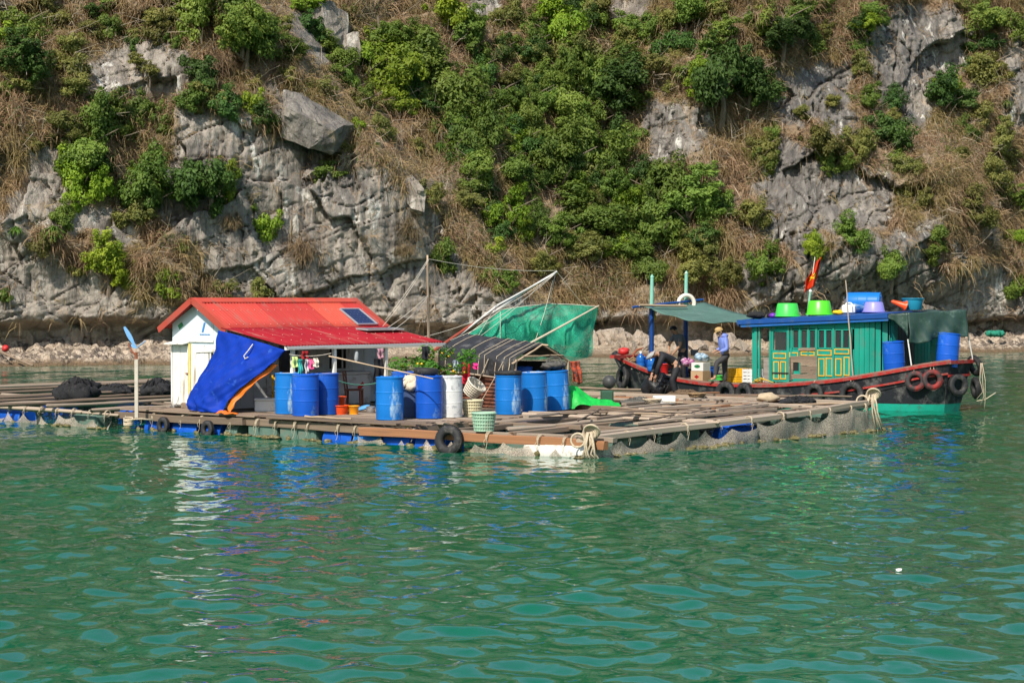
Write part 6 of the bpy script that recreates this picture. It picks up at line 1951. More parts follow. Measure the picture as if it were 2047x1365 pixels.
def hull_pt(u, t, side):
    """t: 0 keel, 1 sheer"""
    b, bw, zs_ = sm(u)
    zb = -.45
    z = zb + (zs_ - zb) * t
    f = min(1, max(0, (z + .45) / .45))
    hb = bw * math.sqrt(max(0, 1 - (1 - f) ** 2)) if z < 0 else bw + (b - bw) * (z / zs_) ** .8
    rake = 0.9 * max(0, (u - 8.8) / 2.6) ** 1.5 * (1 - t) + (-.35 * (1 - t) * max(0, 1 - u / 1.2))
    return Vector((u - rake, side * hb, z))
def hull_band(nm, t0, t1, n, m, off=0.0, closed=True):
    b = MB()
    vs = []
    for side in (1, -1):
        for i, u in enumerate(us):
            for j in range(n + 1):
                q = hull_pt(u, t0(u) + (t1(u) - t0(u)) * j / n, side); q.y += side * off
                vs.append(q)
    N = len(us); W = n + 1
    fs = []
    for s_ in (0, 1):
        o0 = s_ * N * W
        for i in range(N - 1):
            for j in range(n):
                a, b2, c, d_ = o0 + i * W + j, o0 + (i + 1) * W + j, o0 + (i + 1) * W + j + 1, o0 + i * W + j + 1
                fs.append((a, b2, c, d_) if s_ else (d_, c, b2, a))
    for j in range(n): fs.append((j, j + 1, N * W + j + 1, N * W + j))      # transom
    b.add(vs, fs)
    o_ = b.build(nm, m, boat, angle=.6)
    return o_
def tz(z): return lambda u: (z + .45) / (sm(u)[2] + .45)
hull_band('bottom', lambda u: 0.0, tz(.02), 4, BOOT)
hull_band('boot_stripe', tz(.02), lambda u: (.21 + .45 - .10 * min(1, max(0, (u - 2) / 3))) / (sm(u)[2] + .45), 2, BOOT, .004)
hull_band('topside', lambda u: (.20 + .45 - .10 * min(1, max(0, (u - 2) / 3))) / (sm(u)[2] + .45), lambda u: 1.0, 7, HULL)
def strake(nm, zoff, th, m, out, u0=0, u1=56):
    for side in (1, -1):
        pts = [(hull_pt(us[i], (sm(us[i])[2] + zoff + .45) / (sm(us[i])[2] + .45), side) + Vector((0, side * out, 0))) for i in range(u0, u1 + 1)]
        b = MB()
        for i in range(len(pts) - 1): b.bar(pts[i], pts[i + 1] + (pts[i + 1] - pts[i]) * .02, .045, th)
        b.build(nm, m, boat)
strake('rubbing_strake', -.04, .075, RAIL, .02)
strake('rubbing_strake', -.34, .05, RAIL, .02, 0, 20)
strake('gunwale_cap', .02, .04, mat('gunwale_wood', (.20, .13, .10), rough=.8, var=.35, scale=6, dirt=(.32, .10, .07), dirt_amt=.35, dirt_scale=4), -.03)
b = MB()
a0, a1 = hull_pt(us[0], 1, 1), hull_pt(us[0], 1, -1)
b.bar(a0 + Vector((-.03, .03, -.04)), a1 + Vector((-.03, -.03, -.04)), .05, .09); b.build('stern_rail', RAIL, boat)
a0, a1 = hull_pt(us[0], .78, 1), hull_pt(us[0], .78, -1)
b = MB(); b.bar(a0 + Vector((-.03, .02, 0)), a1 + Vector((-.03, -.02, 0)), .05, .06); b.build('stern_rail', RAIL, boat)
def deck_fn(u, v):
    uu = .1 + 10.7 * u
    bb_ = sm(uu)[0] - .04
    zz_ = min(sm(uu)[2] - .13, .50 + .55 * max(0, (uu - 8.6) / 2.4) + .5 * max(0, (1.8 - uu) / 1.8))
    return Vector((uu, bb_ * (2 * v - 1), zz_))
DK = mat('boat_deck', (.20, .155, .12), rough=.85, var=.3, scale=3, stretch=(1, 6, 1), dirt=(.10, .08, .065), dirt_amt=.4)
MB().grid(deck_fn, 40, 6).build('deck', DK, boat)
for k in range(11):
    uu = 6.3 + k * .40
    bb_ = sm(uu)[0] - .10; zz_ = deck_fn((uu - .1) / 10.7, .5).z
    stick('deck_plank', (uu, -bb_, zz_ + .03), (uu, bb_, zz_ + .03), .34, .035, WOOD if k % 2 else WOOD_PALE, boat)
stick('stem_post', (10.55, 0, -.1), (11.5, 0, 1.38), .14, .16, HULL, boat)
stick('bow_beam', (10.95, -.75, 1.26), (10.95, .85, 1.26), .16, .10, RAIL, boat)
# ---- cabin
CW = 1.18
U_AFT, U_FWD = 1.55, 5.70
def pu(px): # photograph column to position along the near cabin wall
    lo, hi = -1.0, 9.0
    for _ in range(40):
        md = (lo + hi) / 2
        q = BL(md, CW, 1.5); X, _y = project(q.x, q.y, q.z)
        if X > px: lo = md
        else: hi = md
    return (lo + hi) / 2
cab = empty('cabin', (0, 0, 0), 0, boat)
def rz_(u): return 2.47 - .045 * (u - 1.5)       # underside of the roof
def cz(u): return sm(u)[2] - .02
def cbox(nm, u0, u1, z0, z1, m, proud=.0, th=.03, par=None, bevel=0):
    """flat piece on the near cabin wall"""
    return MB().box(((u0 + u1) / 2, CW + proud, (z0 + z1) / 2), (abs(u1 - u0), th, z1 - z0)).build(nm, m, par or cab, bevel=bevel)
# teal boarded aft part with rounded corner
u = pu(1708)
n_b = 0
while u > U_AFT + .02:
    u1 = max(u - .155, U_AFT)
    uc = (u + u1) / 2
    w_in = CW - .22 * max(0, (2.05 - uc) / .5) ** 2
    MB().box((uc, w_in, (.55 + rz_(uc)) / 2), (u - u1 - .012, .03, rz_(uc) - .55), Matrix.Rotation(.35 * max(0, (2.05 - uc) / .5), 3, 'Z')).build('plank', TEAL, boat)
    u = u1; n_b += 1
k = 0
w_ = CW - .25
while w_ > -1.15:
    MB().box((U_AFT, w_ - .09, 1.5), (.03, .165, 1.9)).build('plank', TEAL if k < 2 or k > 6 else mat('cabin_shade', (.02, .03, .03)), boat); w_ -= .18; k += 1  # middle boards coloured near black for the shade of the aft opening
MB().box(((U_AFT + U_FWD) / 2, -CW, 1.5), (U_FWD - U_AFT, .04, 1.9)).build('far_wall', TEAL, cab)
MB().box((3.6, .55, 1.5), (3.4, .02, 1.6)).build('cabin_shade_panel', mat('cabin_shade', (.02, .03, .03)), cab)  # near-black sheet painting the shade inside the cabin behind the windows
# sill and head rails
uL, uR = pu(1509), pu(1708)
cbox('sill_rail', uR, pu(1585), .62, .78, TEAL, .012)
cbox('head_rail', uR, uL, rz_(uL) - .10, rz_(uR) + .0, TEAL, .010)
for px, wd in ((1512, .09), (1519, .05), (1541, .06), (1577, .07), (1583, .05), (1600, .05), (1617, .05), (1633, .07), (1667, .06), (1702, .07)):
    uu = pu(px); cbox('stile', uu - wd / 2, uu + wd / 2, .60, rz_(uu), TEAL, .016, .05)
GLASS = bpy.data.materials.new('cabin_glass'); GLASS.use_nodes = True
_b = GLASS.node_tree.nodes['Principled BSDF']; _b.inputs['Base Color'].default_value = (.05, .06, .06, 1); _b.inputs['Roughness'].default_value = .06; _b.inputs['Alpha'].default_value = .45
def zpx(py, px):
    """height on the near cabin wall that meets a photograph row"""
    q = BL(pu(px), CW, 1.5); d_ = ray(px, py)
    return CAMZ + d_.z * q.y
# door leaf
d = empty('door', (0, 0, 0), 0, boat)
def dpanel(par, x0, x1, y0, y1, n_up=1):
    """sunk panel framed in yellow, given in photograph pixels"""
    u0, u1 = pu(x1), pu(x0); xm = (x0 + x1) / 2
    z1, z0 = zpx(y0, xm), zpx(y1, xm)
    cbox('panel', u0, u1, z0, z1, TEAL, .022, .02, par)
    t_ = .030
    fr = MB()
    for (a, b2, c, d_) in ((u0, u1, z1 - t_, z1), (u0, u1, z0, z0 + t_), (u0, u0 + t_, z0 + t_, z1 - t_), (u1 - t_, u1, z0 + t_, z1 - t_)):
        fr.box(((a + b2) / 2, CW + .034, (c + d_) / 2), (b2 - a, .012, d_ - c))
    fr.build('panel_frame', YTRIM, par)
cbox('leaf', pu(1577), pu(1543), zpx(763, 1560), zpx(700, 1560), TEAL, .006, .03, d)
for (x0, x1) in ((1543, 1546.5), (1573.5, 1577)): cbox('leaf_stile', pu(x1), pu(x0), zpx(702, 1560), zpx(657, 1560), TEAL, .010, .035, d)
cbox('leaf_rail', pu(1577), pu(1543), zpx(663, 1560), zpx(657, 1560), TEAL, .006, .03, d)
cbox('pane', pu(1573), pu(1546.5), zpx(700, 1560), zpx(663, 1560), GLASS, .004, .008, d)
dpanel(d, 1547, 1573, 705, 717); dpanel(d, 1547.5, 1559, 722, 758); dpanel(d, 1561, 1573, 722, 758)
cbox('hinge_strap', pu(1578), pu(1545), zpx(747, 1560), zpx(744, 1560), DARK, .045, .01, d)
# window row with its sashes
for (x0, x1) in ((1585, 1599), (1601, 1616), (1618, 1632), (1636, 1665), (1669, 1700)):
    wn_ = empty('window', (0, 0, 0), 0, boat); xm = (x0 + x1) / 2
    cbox('pane', pu(x1 - 1), pu(x0 + 1), zpx(696, xm), zpx(659, xm), GLASS, .0, .008, wn_)
    fr = MB(); zt, zb = zpx(658, xm), zpx(697, xm)
    for (a, b2, c, d_) in ((pu(x1), pu(x0), zt - .03, zt), (pu(x1), pu(x0), zb, zb + .03), (pu(x1), pu(x1) + .03, zb, zt), (pu(x0) - .03, pu(x0), zb, zt)): fr.box(((a + b2) / 2, CW + .014, (c + d_) / 2), (b2 - a, .03, d_ - c))
    fr.build('frame', TEAL, wn_)
    if x1 - x0 > 20: cbox('frame_bar', pu(xm + 2), pu(xm - 2), zb, zt, TEAL, .02, .03, wn_)
cbox('wall_panel', uR, pu(1579), .74, zpx(697, 1640), TEAL, .0, .03)
for (x0, x1, y0, y1) in ((1579, 1597, 704, 714), (1602, 1630, 702, 711), (1635, 1664, 699, 711), (1669, 1699, 697, 708), (1637, 1650, 716, 752), (1652, 1666, 715, 752), (1671, 1684, 716, 751), (1688, 1700, 713, 751)):
    dpanel(cab, x0, x1, y0, y1)
for (y0, y1) in ((712, 718), (719, 724), (725, 731), (732, 738), (739, 746), (747, 758)):     # grey repair boards
    if 724 < y0 < 740: stick('repair_board', (pu(1635), CW + .03, zpx((y0 + y1) / 2, 1610)), (pu(1602), CW + .03, zpx((y0 + y1) / 2, 1610)), .03, .10, WOOD, boat); stick('repair_board', (pu(1587), CW + .03, zpx((y0 + y1) / 2, 1590)), (pu(1579), CW + .03, zpx((y0 + y1) / 2, 1590)), .03, .10, WOOD, boat)
    else: stick('repair_board', (pu(1635), CW + .03, zpx((y0 + y1) / 2, 1610)), (pu(1582), CW + .03, zpx((y0 + y1) / 2, 1610)), .03, .095 if y0 < 745 else .15, WOOD, boat)
cbox('hole_shade', pu(1602), pu(1587), zpx(741, 1595), zpx(725, 1595), DARK, .012, .02)  # near-black plate on the wall, painted shade of a gap in the boards
stick('repair_board', (pu(1583), CW + .035, zpx(760, 1583)), (pu(1581), CW + .035, zpx(715, 1583)), .03, .09, WOOD, boat)
stick('repair_board', (pu(1632), CW + .045, zpx(697, 1615)), (pu(1598), CW + .045, zpx(699, 1615)), .03, .07, WOOD, boat)
cbox('sill_board', pu(1585), pu(1517), zpx(771, 1550), zpx(765, 1550), RAIL, .02, .06)
cbox('sill_rail', pu(1705), pu(1588), zpx(770, 1640), zpx(758, 1640), TEAL, .03, .06)
cbox('doorpost_board', pu(1534), pu(1523), .55, 1.35, GREYB, -.10, .03)
MB().box((U_FWD + .02, -.55, 1.5), (.04, 1.2, 1.9)).build('front_wall', TEAL, cab)
MB().bar((U_FWD + .02, CW - .04, .5), (U_FWD + .02, CW - .04, rz_(U_FWD)), .1, .1).build('corner_post', TEAL, cab)
# ---- roof
rf = MB()
def rfn(u, v): 
    uu = 1.45 + 4.65 * u
    return Vector((uu, (CW + .16) * (1 - 2 * v), rz_(uu) + .10 + .07 * (1 - (2 * v - 1) ** 2)))
rf.sheet(rfn, 12, 8, .04)
rf.build('roof', RBLUE, boat, angle=.6)
MB().bar((1.40, CW + .19, rz_(1.45) + .07), (6.15, CW + .19, rz_(6.1) + .07), .035, .12).build('roof_fascia', RBLUE, boat)
MB().bar((1.40, CW + .16, rz_(1.45) - .03), (6.05, CW + .16, rz_(6.1) - .03), .03, .08).build('roof_fascia', mat('roof_blue_light', (.015, .11, .36), rough=.5, var=.15, scale=4, dirt=(.05, .1, .17), dirt_amt=.3), boat)
MB().bar((6.12, CW + .19, rz_(6.1) + .05), (6.12, -CW - .16, rz_(6.1) + .05), .04, .16).build('roof_fascia', RBLUE, boat)
# ---- masts and crossbar
MBLUE = mat('mast_blue', (0.006, 0.045, 0.20), rough=.45, var=.15, scale=4); MGREEN = mat('mast_green', (0.20, 0.46, 0.36), rough=.6, var=.15, scale=6, dirt=(.45, .45, .38), dirt_amt=.3)
for (px, yy, top, mid) in ((1302.5, BL(9.4, .70).y, 548, 611), (1371, BL(9.3, -.80).y, 541, 610)):
    q = BMX.inverted() @ at_y(px, mid, yy); q2 = BMX.inverted() @ at_y(px + 1, top, yy)
    MB().tube([(q.x, q.y, .5), (q.x, q.y, q.z)], .072, 12).build('mast', MBLUE, boat, angle=.6)
    MB().tube([(q.x, q.y, q.z), (q2.x, q2.y, q2.z - .14), (q2.x, q2.y, q2.z - .10), (q2.x, q2.y, q2.z - .09), (q2.x, q2.y, q2.z)], [.062, .050, .05, .062, .006], 12).build('mast_top', MGREEN, boat, angle=.6)
MB().tube([BMX.inverted() @ at_y(1265, 614, BL(9.4, 1.2).y), BMX.inverted() @ at_y(1405, 599, BL(9.3, -1.2).y)], .035, 8).build('cross_pole', RBLUE, boat)
MB().tube([BMX.inverted() @ at_y(1278, 610, 57.6), BMX.inverted() @ at_y(1372, 612, 58.6)], .035, 8).build('cross_pole', BAMBOO, boat)
# ---- green-grey canopy over the foredeck
CANV = mat('canopy_cloth', (0.085, 0.165, 0.135), rough=.7, var=.18, scale=2.5, bump=.3, bscale=12, dirt=(.14, .22, .19), dirt_amt=.25, transl=.12)
cA, cB, cC, cD = at_y(1286, 613, BL(9.5, .95).y), at_y(1408, 604, BL(9.3, -1.15).y), at_y(1552, 636, BL(5.5, -.9).y), at_y(1500, 641, BL(5.8, 1.35).y)
def canf(u, v):
    P = (cA.lerp(cD, u)).lerp(cB.lerp(cC, u), v)
    P.z -= .22 * math.sin(PI * u) * (1 - .55 * v) - .02 * math.sin(u * 26) * (1 - v)
    P.z -= .06 * math.sin(PI * v)
    return P
o_ = MB().sheet(canf, 40, 12, .012).build('canopy', CANV, smooth=True); tag(o_, 'sagging grey-green canvas canopy stretched from the masts to the cabin roof', 'canopy')
def drop(u, v): return canf(u * .98 + .01, 0) + Vector((0, -.01, -.01 - (.20 + .06 * math.sin(u * 21)) * v * (0.3 + .7 * math.sin(PI * min(1, u * 1.15)))))
# ---- stern tarpaulin
ST_ = mat('stern_tarp', (0.022, 0.052, 0.040), rough=.45, var=.25, scale=3, bump=.35, bscale=10, dirt=(.10, .15, .12), dirt_amt=.22, spec=.5)
tA, tB, tC, tD = BL(1.55, 1.25, 2.56), BL(.95, 1.10, 2.62), BL(.05, -.45, 2.68), BL(1.6, -1.0, 2.68)
t = empty('stern_canopy', BL(.8, 0, 2.5)); tag(t, 'dark green tarpaulin awning draped over the boat stern on poles', 'awning')
o0 = t.location.copy()
MB().sheet(lambda u, v: tA.lerp(tB, u).lerp(tD.lerp(tC, u), v) + Vector((0, 0, -.05 * math.sin(PI * v) + .02 * math.sin(u * 9 + v * 13))) - o0, 12, 16, .01).build('top_sheet', ST_, t, smooth=True)
def dr(u, v):
    P = tB.lerp(tC, u)
    dn_ = .80 - .16 * u + .05 * math.sin(u * 8)
    return P + Vector((0, 0, -dn_ * v)) + (BMX.to_3x3() @ Vector((-1, .5, 0))) * (.05 * math.sin(u * 17 + v * 3) * v + .06 * v + .03 * math.sin(u * 31 - v * 8) * v) - o0
MB().sheet(dr, 34, 20, .01).build('drop_sheet', ST_, t, smooth=True)
def dr2(u, v):
    P = tA.lerp(tB, u); return P + Vector((0, 0, -(.10 + .55 * u ** 2) * v)) + (BMX.to_3x3() @ Vector((0, 1, 0))) * (.03 * math.sin(u * 13) * v) - o0
MB().sheet(dr2, 12, 8, .01).build('side_sheet', ST_, t, smooth=True)
for (p0, p1) in ((tB + Vector((0, 0, -.7)), BL(.80, 1.15, 1.15)), (tC + Vector((0, 0, -.5)), BL(-.05, -.62, 1.35))): MB().tube([p0 - o0, p1 - o0], .018, 6).build('support_pole', PW, t)
# aft deckhouse pieces
MB().box((.85, -.45, 1.45), (.05, .95, 1.35)).build('aft_door', TEAL, boat)
for z in (1.2, 1.75): MB().box((.82, -.45, z), (.03, .95, .06)).build('aft_door_rail', TEAL, boat)
# ================================================================== CARGO ON THE BOAT
def on_boat(px, py, w_, z):
    """boat point at lateral offset w_ that meets a pixel column, at height z"""
    lo, hi = -2.0, 13.0
    for _ in range(40):
        md = (lo + hi) / 2
        q = BL(md, w_, z); X, _y = project(q.x, q.y, q.z)
        if X > px: lo = md
        else: hi = md
    return BL((lo + hi) / 2, w_, z)
drum_thing('plastic_drum', 'blue drum with a small red spot, tied outside the teal cabin wall', BLUE, on_boat(1788, 748, 1.02, .98), .4, tilt=(0, -.05), h=.88)
drum_thing('plastic_drum', 'royal blue drum standing on the stern beneath the awning', BLUE, on_boat(1892, 725, .30, 1.18), .4, tilt=(0, .10), h=.9, lidm=None)
def roof_pt(px, w_=.55):
    q = on_boat(px, 630, w_, 2.6); l_ = BMX.inverted() @ q
    return BL(l_.x, l_.y, rz_(l_.x) + .145 + .06 * (1 - (l_.y / CW) ** 2))
LIME = mat('lime_plastic', (0.085, 0.62, 0.02), rough=.35, var=.06, scale=4, spec=.5); GRN2 = mat('green_plastic', (0.05, 0.52, 0.075), rough=.4, var=.08, scale=4, dirt=(.25, .5, .2), dirt_amt=.12)
PURP = mat('lavender_plastic', (0.27, 0.25, 0.66), rough=.4, var=.06)
basin('upturned green basin with rusty base marks on the boat roof', roof_pt(1574, .75), .37, .36, GRN2, True)
basin('upturned lime green basin on the boat roof', roof_pt(1638, .55), .38, .38, LIME, True)
basin('upturned lavender basin on the boat roof beside the lying drum', roof_pt(1747, .55), .315, .27, PURP, True)
TEALB = mat('teal_blue_plastic', (.02, .26, .42), rough=.4, var=.08)
basin('big teal-blue tub standing on the boat roof', roof_pt(1825, -.2) + Vector((0, 0, .02)), .30, .30, TEALB, False)
dr_ = drum_thing('plastic_drum', 'azure drum lying on its side on the boat roof', AZURE, roof_pt(1712, -.2) + Vector((-.25, 0, .285)), 0, h=.92)
dr_.rotation_euler = (0, PI / 2, -.35)
b = MB(); b.lathe([(.15, 0), (.15, .02), (.09, .05), (.05, .38), (.02, .42)], 18); o_ = b.build('plastic_cone', ORP, smooth=True); o_.location = roof_pt(1806, .2) + Vector((.05, 0, .12)); o_.rotation_euler = (0, -1.25, .2); tag(o_, 'orange-red cone lying on the roof beside the teal tub', 'cone')
t = empty('jerrycan', roof_pt(1697, .75), BA + .3); tag(t, 'square white jerrycan on the boat roof beside the lying drum', 'jerrycan')
MB().box((0, 0, .12), (.36, .22, .24)).build('body', FOAM, t, bevel=.04); MB().tube([(-.1, 0, .24), (-.05, 0, .29), (.06, 0, .29), (.1, 0, .24)], .018, 6).build('handle', FOAM, t)
o_ = MB().blob((0, 0, .05), .17, .12, .06, 4, .2).build('yellow_bag', mat('bag_yellow', (.75, .45, .01), rough=.5), smooth=True); o_.location = roof_pt(1676, .9); tag(o_, 'small yellow bag on the roof between lime basin and jerrycan', 'bag')
o_ = MB().blob((0, 0, .06), .11, .11, .07, 5, .1).build('purple_bowl', mat('bowl_purple', (.16, .03, .38), rough=.4), smooth=True); o_.location = roof_pt(1545, 1.0); tag(o_, 'small purple bowl at the roof edge beside the green basin', 'bowl')
g = MB()
for k in range(10): g.blob((.35 * math.cos(k * 2.1), .3 * math.sin(k * 2.1), .07), .22, .16, .08, k, .3, 12, 8)
o_ = g.build('net_heap', BLACKNET, smooth=True); o_.location = roof_pt(1524, .8); tag(o_, 'black netting heaped at the front corner of the boat roof', 'net')
# flag
FR = mat('flag_red', (0.72, 0.045, 0.008), rough=.7, var=.08, scale=5, transl=.3); FY_ = mat('flag_yellow', (.85, .50, .01), rough=.7)
YF_ = BL(4.0, .0).y
t = empty('flag', at_y(1613, 640, YF_)); tag(t, 'red flag with a yellow star furled on a pole above the boat', 'flag')
o0 = t.location.copy()
fp = [at_y(1613, 640, YF_) - o0, at_y(1620, 582, YF_) - o0, at_y(1629, 514, YF_) - o0]
MB().tube([fp[0], fp[1]], .028, 8).build('pole', MGREEN, t); MB().tube([fp[1], fp[2]], .014, 6).build('staff', ROPE_W, t)
MB().blob(fp[1], .045, .045, .045, 1, .02, 12, 8).build('lamp_ball', FOAM, t, smooth=True)
hoist = [at_y(1641, 514, YF_) - o0, at_y(1637, 545, YF_) - o0, at_y(1630, 570, YF_) - o0]
fly = [at_y(1634, 522, YF_) - o0, at_y(1610, 562, YF_) - o0, at_y(1607, 587, YF_) - o0]
def flf(u, v):
    P = net_edge(hoist, v).lerp(net_edge(fly, v), u)
    return P + Vector((0, .10 * math.sin(u * 9 + v * 2), .02 * math.sin(v * 15)))
MB().sheet(flf, 18, 18, .006).build('cloth', FR, t, smooth=True)
sv = []
for k in range(10):
    r_ = 1.0 if k % 2 == 0 else .4; a = PI / 2 + k * PI / 5
    sv.append(flf(.50 + .30 * r_ * math.cos(a), .52 - .15 * r_ * math.sin(a)) + Vector((0, -.03, 0)))
raw('star', sv, [tuple(range(9, -1, -1)), tuple(range(10))], FY_, t)
o_ = stick('thin_pole', on_boat(1706, 760, 1.30, .78), at_y(1691, 560, on_boat(1700, 640, 1.42, 2.5).y), .045, .045, WOOD_PALE, None, 'log'); tag(o_, 'thin grey pole standing against the teal cabin wall', 'pole')
# life ring on the far mast
b = MB()
torus_pts = None
for i in range(1):
    vs = []
o_ = MB().tube([Vector((.25 * math.cos(2 * PI * k / 30), 0, .25 * math.sin(2 * PI * k / 30))) for k in range(30)], .062, 10, close=True).build('life_ring', mat('ring_cream', (.74, .66, .54), rough=.6, var=.08), smooth=True)
o_.location = at_y(1372, 607, BL(9.3, -.75).y - .16); o_.rotation_euler = (0, 0, .3); tag(o_, 'cream life ring hung on the mast above the canopy', 'life ring')
garment('yellow bag hung from the mast below the canopy', 1307, 621, .14, .26, (.78, .48, .01), 940, BL(9.4, .6).y, nm='hanging_bag')
# deck cargo
def jug(label, loc):
    t = empty('water_jug', loc); tag(t, label, 'jug')
    W_ = mat('jug_blue', (.015, .14, .50), rough=.15, var=.1, spec=.6, transl=.25)
    b = MB(); b.lathe([(.12, 0), (.135, .02), (.135, .12), (.125, .14), (.135, .16), (.135, .26), (.125, .28), (.13, .31), (.05, .39), (.035, .42), (.035, .44)], 20); b.build('body', W_, t, smooth=True)
    b = MB(); b.lathe([(.038, .43), (.038, .48), (.034, .485)], 14); b.build('cap', FOAM, t)
jug('blue water jug on the gunwale beside the red bucket', on_boat(1303, 745, .95, .88)); jug('blue water jug behind the mast near the bow', on_boat(1281, 732, .35, .95))
basin('round blue tub on the foredeck behind the mast', on_boat(1310, 730, .1, .86), .36, .40, BLUE)
basin('red bucket held by the bent man in black', on_boat(1328, 770, 1.1, .82) , .13, .28, mat('bucket_red', (.48, .012, .012), rough=.4), name='plastic_bucket', cat='bucket')
g = MB()
g.blob((0, 0, .30), .40, .30, .32, 61, .16, 30, 18)
rb_ = random.Random(9)
for k in range(16): g.blob((.28 * math.cos(k * 2.2) * rb_.uniform(.5, 1), .22 * math.sin(k * 2.2), .12 + .03 * k), rb_.uniform(.08, .16), rb_.uniform(.08, .14), rb_.uniform(.05, .1), k + 60, .3, 12, 8)
for k in range(14): g.tube([(.3 * math.cos(k), .28 * math.sin(k), .05), (.36 * math.cos(k + .4), .3 * math.sin(k + .4), .35), (.15 * math.cos(k + 1), .12 * math.sin(k + 1), .66)], .014, 5)
o_ = g.build('black_net_bag', mat('black_plastic_net', (.012, .012, .013), rough=.35, var=.3, scale=20, bump=.6, bscale=40), smooth=True); o_.location = RL(*rloc(1316, 796, .52), .50); tag(o_, 'big glossy black net bag on the logs in front of the bent man', 'bag')
def carton(label, loc, s, rz, m, mark=None, shape='diamond'):
    t = empty('cardboard_box', loc, rz); tag(t, label, 'box')
    MB().box((0, 0, s[2] / 2), s).build('body', m, t, bevel=.006)
    MB().box((0, 0, s[2] + .002), (s[0] * .98, .05, .004)).build('tape', mat('tape', (.5, .4, .25), rough=.3), t)
    if mark:
        for (cx, cy, rzm) in ((0, s[1] / 2 + .003, 0), (s[0] / 2 + .003, 0, PI / 2)):
            pts = [(.09, 0), (0, .06), (-.09, 0), (0, -.06)] if shape == 'diamond' else [(.10 * math.cos(a * PI / 8), .05 * math.sin(a * PI / 8)) for a in range(16)]
            Mz = Matrix.Rotation(rzm, 3, 'Z')
            vs = [Mz @ Vector((x, 0, z)) + Vector((cx, cy, s[2] * .55)) for x, z in pts]
            n = len(vs)
            o2 = raw('mark', vs, [tuple(range(n)), tuple(range(n - 1, -1, -1))], mark, t)
    return t
CARD = mat('cardboard', (.40, .265, .15), rough=.85, var=.1, scale=5); CARDW = mat('white_cardboard', (.60, .58, .55), rough=.8, var=.08, scale=5)
pb = on_boat(1401, 775, .55, .55)
carton('brown cardboard box with a red diamond mark, under a white box', pb, (.42, .42, .36), BA, CARD, mat('mark_red', (.6, .03, .03)))
carton('white cardboard box with a green oval mark, on the brown box', pb + Vector((0, 0, .365)), (.40, .40, .24), BA + .05, CARDW, mat('mark_green', (.03, .25, .08)), 'oval')
def bag(label, loc, c, seed, r=.17):
    g = MB()
    for k in range(6): g.blob((.10 * math.cos(k * 1.9), .08 * math.sin(k * 1.9), .09 + .02 * k), r * .7, r * .6, r * .5, seed * 9 + k, .25, 12, 8)
    g.tube([(0, 0, r), (.02, 0, r + .12)], [.04, .015], 6)
    o_ = g.build('plastic_bag', mat('bag_%d' % seed, c, rough=.3, var=.4, scale=14, dirt=(.7, .65, .6), dirt_amt=.35, dirt_scale=10), smooth=True); o_.location = loc
    tag(o_, label, 'bag')
bag('pink and purple plastic bag beside the cardboard boxes', on_boat(1376, 730, .45, 1.0), (.30, .08, .22), 1); bag('pale plastic bag with blue and yellow on the white box', pb + Vector((.02, 0, .62)), (.25, .38, .50), 2, .15)
def stool(px): return None
MB_c = None
def crate(label, loc, s, rz, m):
    t = empty('plastic_crate', loc, rz); tag(t, label, 'crate')
    n = 5
    for side in range(4):
        L = s[0] if side % 2 == 0 else s[1]; off = (s[1] if side % 2 == 0 else s[0]) / 2
        b = MB(); Mz = Matrix.Rotation(side * PI / 2, 3, 'Z')
        for k in range(n): b.box(Mz @ Vector((0, -off, s[2] * (k + .5) / n)), (L, .015, s[2] / n * .72), Mz)
        for x in (-.5, -.17, .17, .5): b.box(Mz @ Vector((x * (L - .02), -off - .005, s[2] / 2)), (.03, .02, s[2]), Mz)
        b.build('side', m, t)
    MB().box((0, 0, .01), (s[0], s[1], .02)).build('base', m, t)
    return t
YC = mat('yellow_crate', (.62, .33, .012), rough=.45, var=.1, scale=6); WC = mat('white_crate', (.62, .63, .62), rough=.5, var=.08, dirt=(.4, .4, .38), dirt_amt=.2)
pc = on_boat(1474, 770, .25, .52)
crate('lower yellow plastic crate of the stack behind the blue-jacketed man', pc, (.62, .44, .24), BA, YC); crate('upper yellow plastic crate of the stack behind the blue-jacketed man', pc + Vector((.02, 0, .245)), (.62, .44, .24), BA + .03, YC)
crate('white plastic crate beside the yellow crates', on_boat(1505, 770, .35, .52), (.44, .36, .48), BA, WC)
o_ = MB().box((0, 0, .14), (.30, .3, .28)).build('white_box', FOAM, bevel=.02); o_.location = on_boat(1522, 772, .6, .52); tag(o_, 'small white box at the cabin doorway', 'box')
basin('small green bowl on the boat deck between the blue-jacketed man and crates', on_boat(1440, 765, .35, .66), .17, .12, GRN2)
basin('blue basin on the foredeck behind the cardboard boxes', on_boat(1423, 745, -.2, .8), .24, .2, BLUE)
t = empty('deck_lamp', on_boat(1388, 730, -.3, .55), .3); tag(t, 'small grey floodlight on a stand amid the boat cargo', 'lamp')
MB().tube([(0, 0, 0), (0, 0, .78)], .02, 6).build('stand', ALU, t); MB().box((0, 0, .86), (.22, .06, .16), Matrix.Rotation(-.4, 3, 'X')).build('head', mat('lamp_grey', (.12, .13, .14), rough=.4), t)
t = empty('storage_bin', on_boat(1455, 775, -.35, .52), BA); tag(t, 'low grey wooden hatch behind the standing men', 'hatch')
MB().box((0, 0, .13), (2.0, .9, .26)).build('body', mat('hatch_grey', (.14, .12, .11), rough=.8, var=.3), t, bevel=.02)
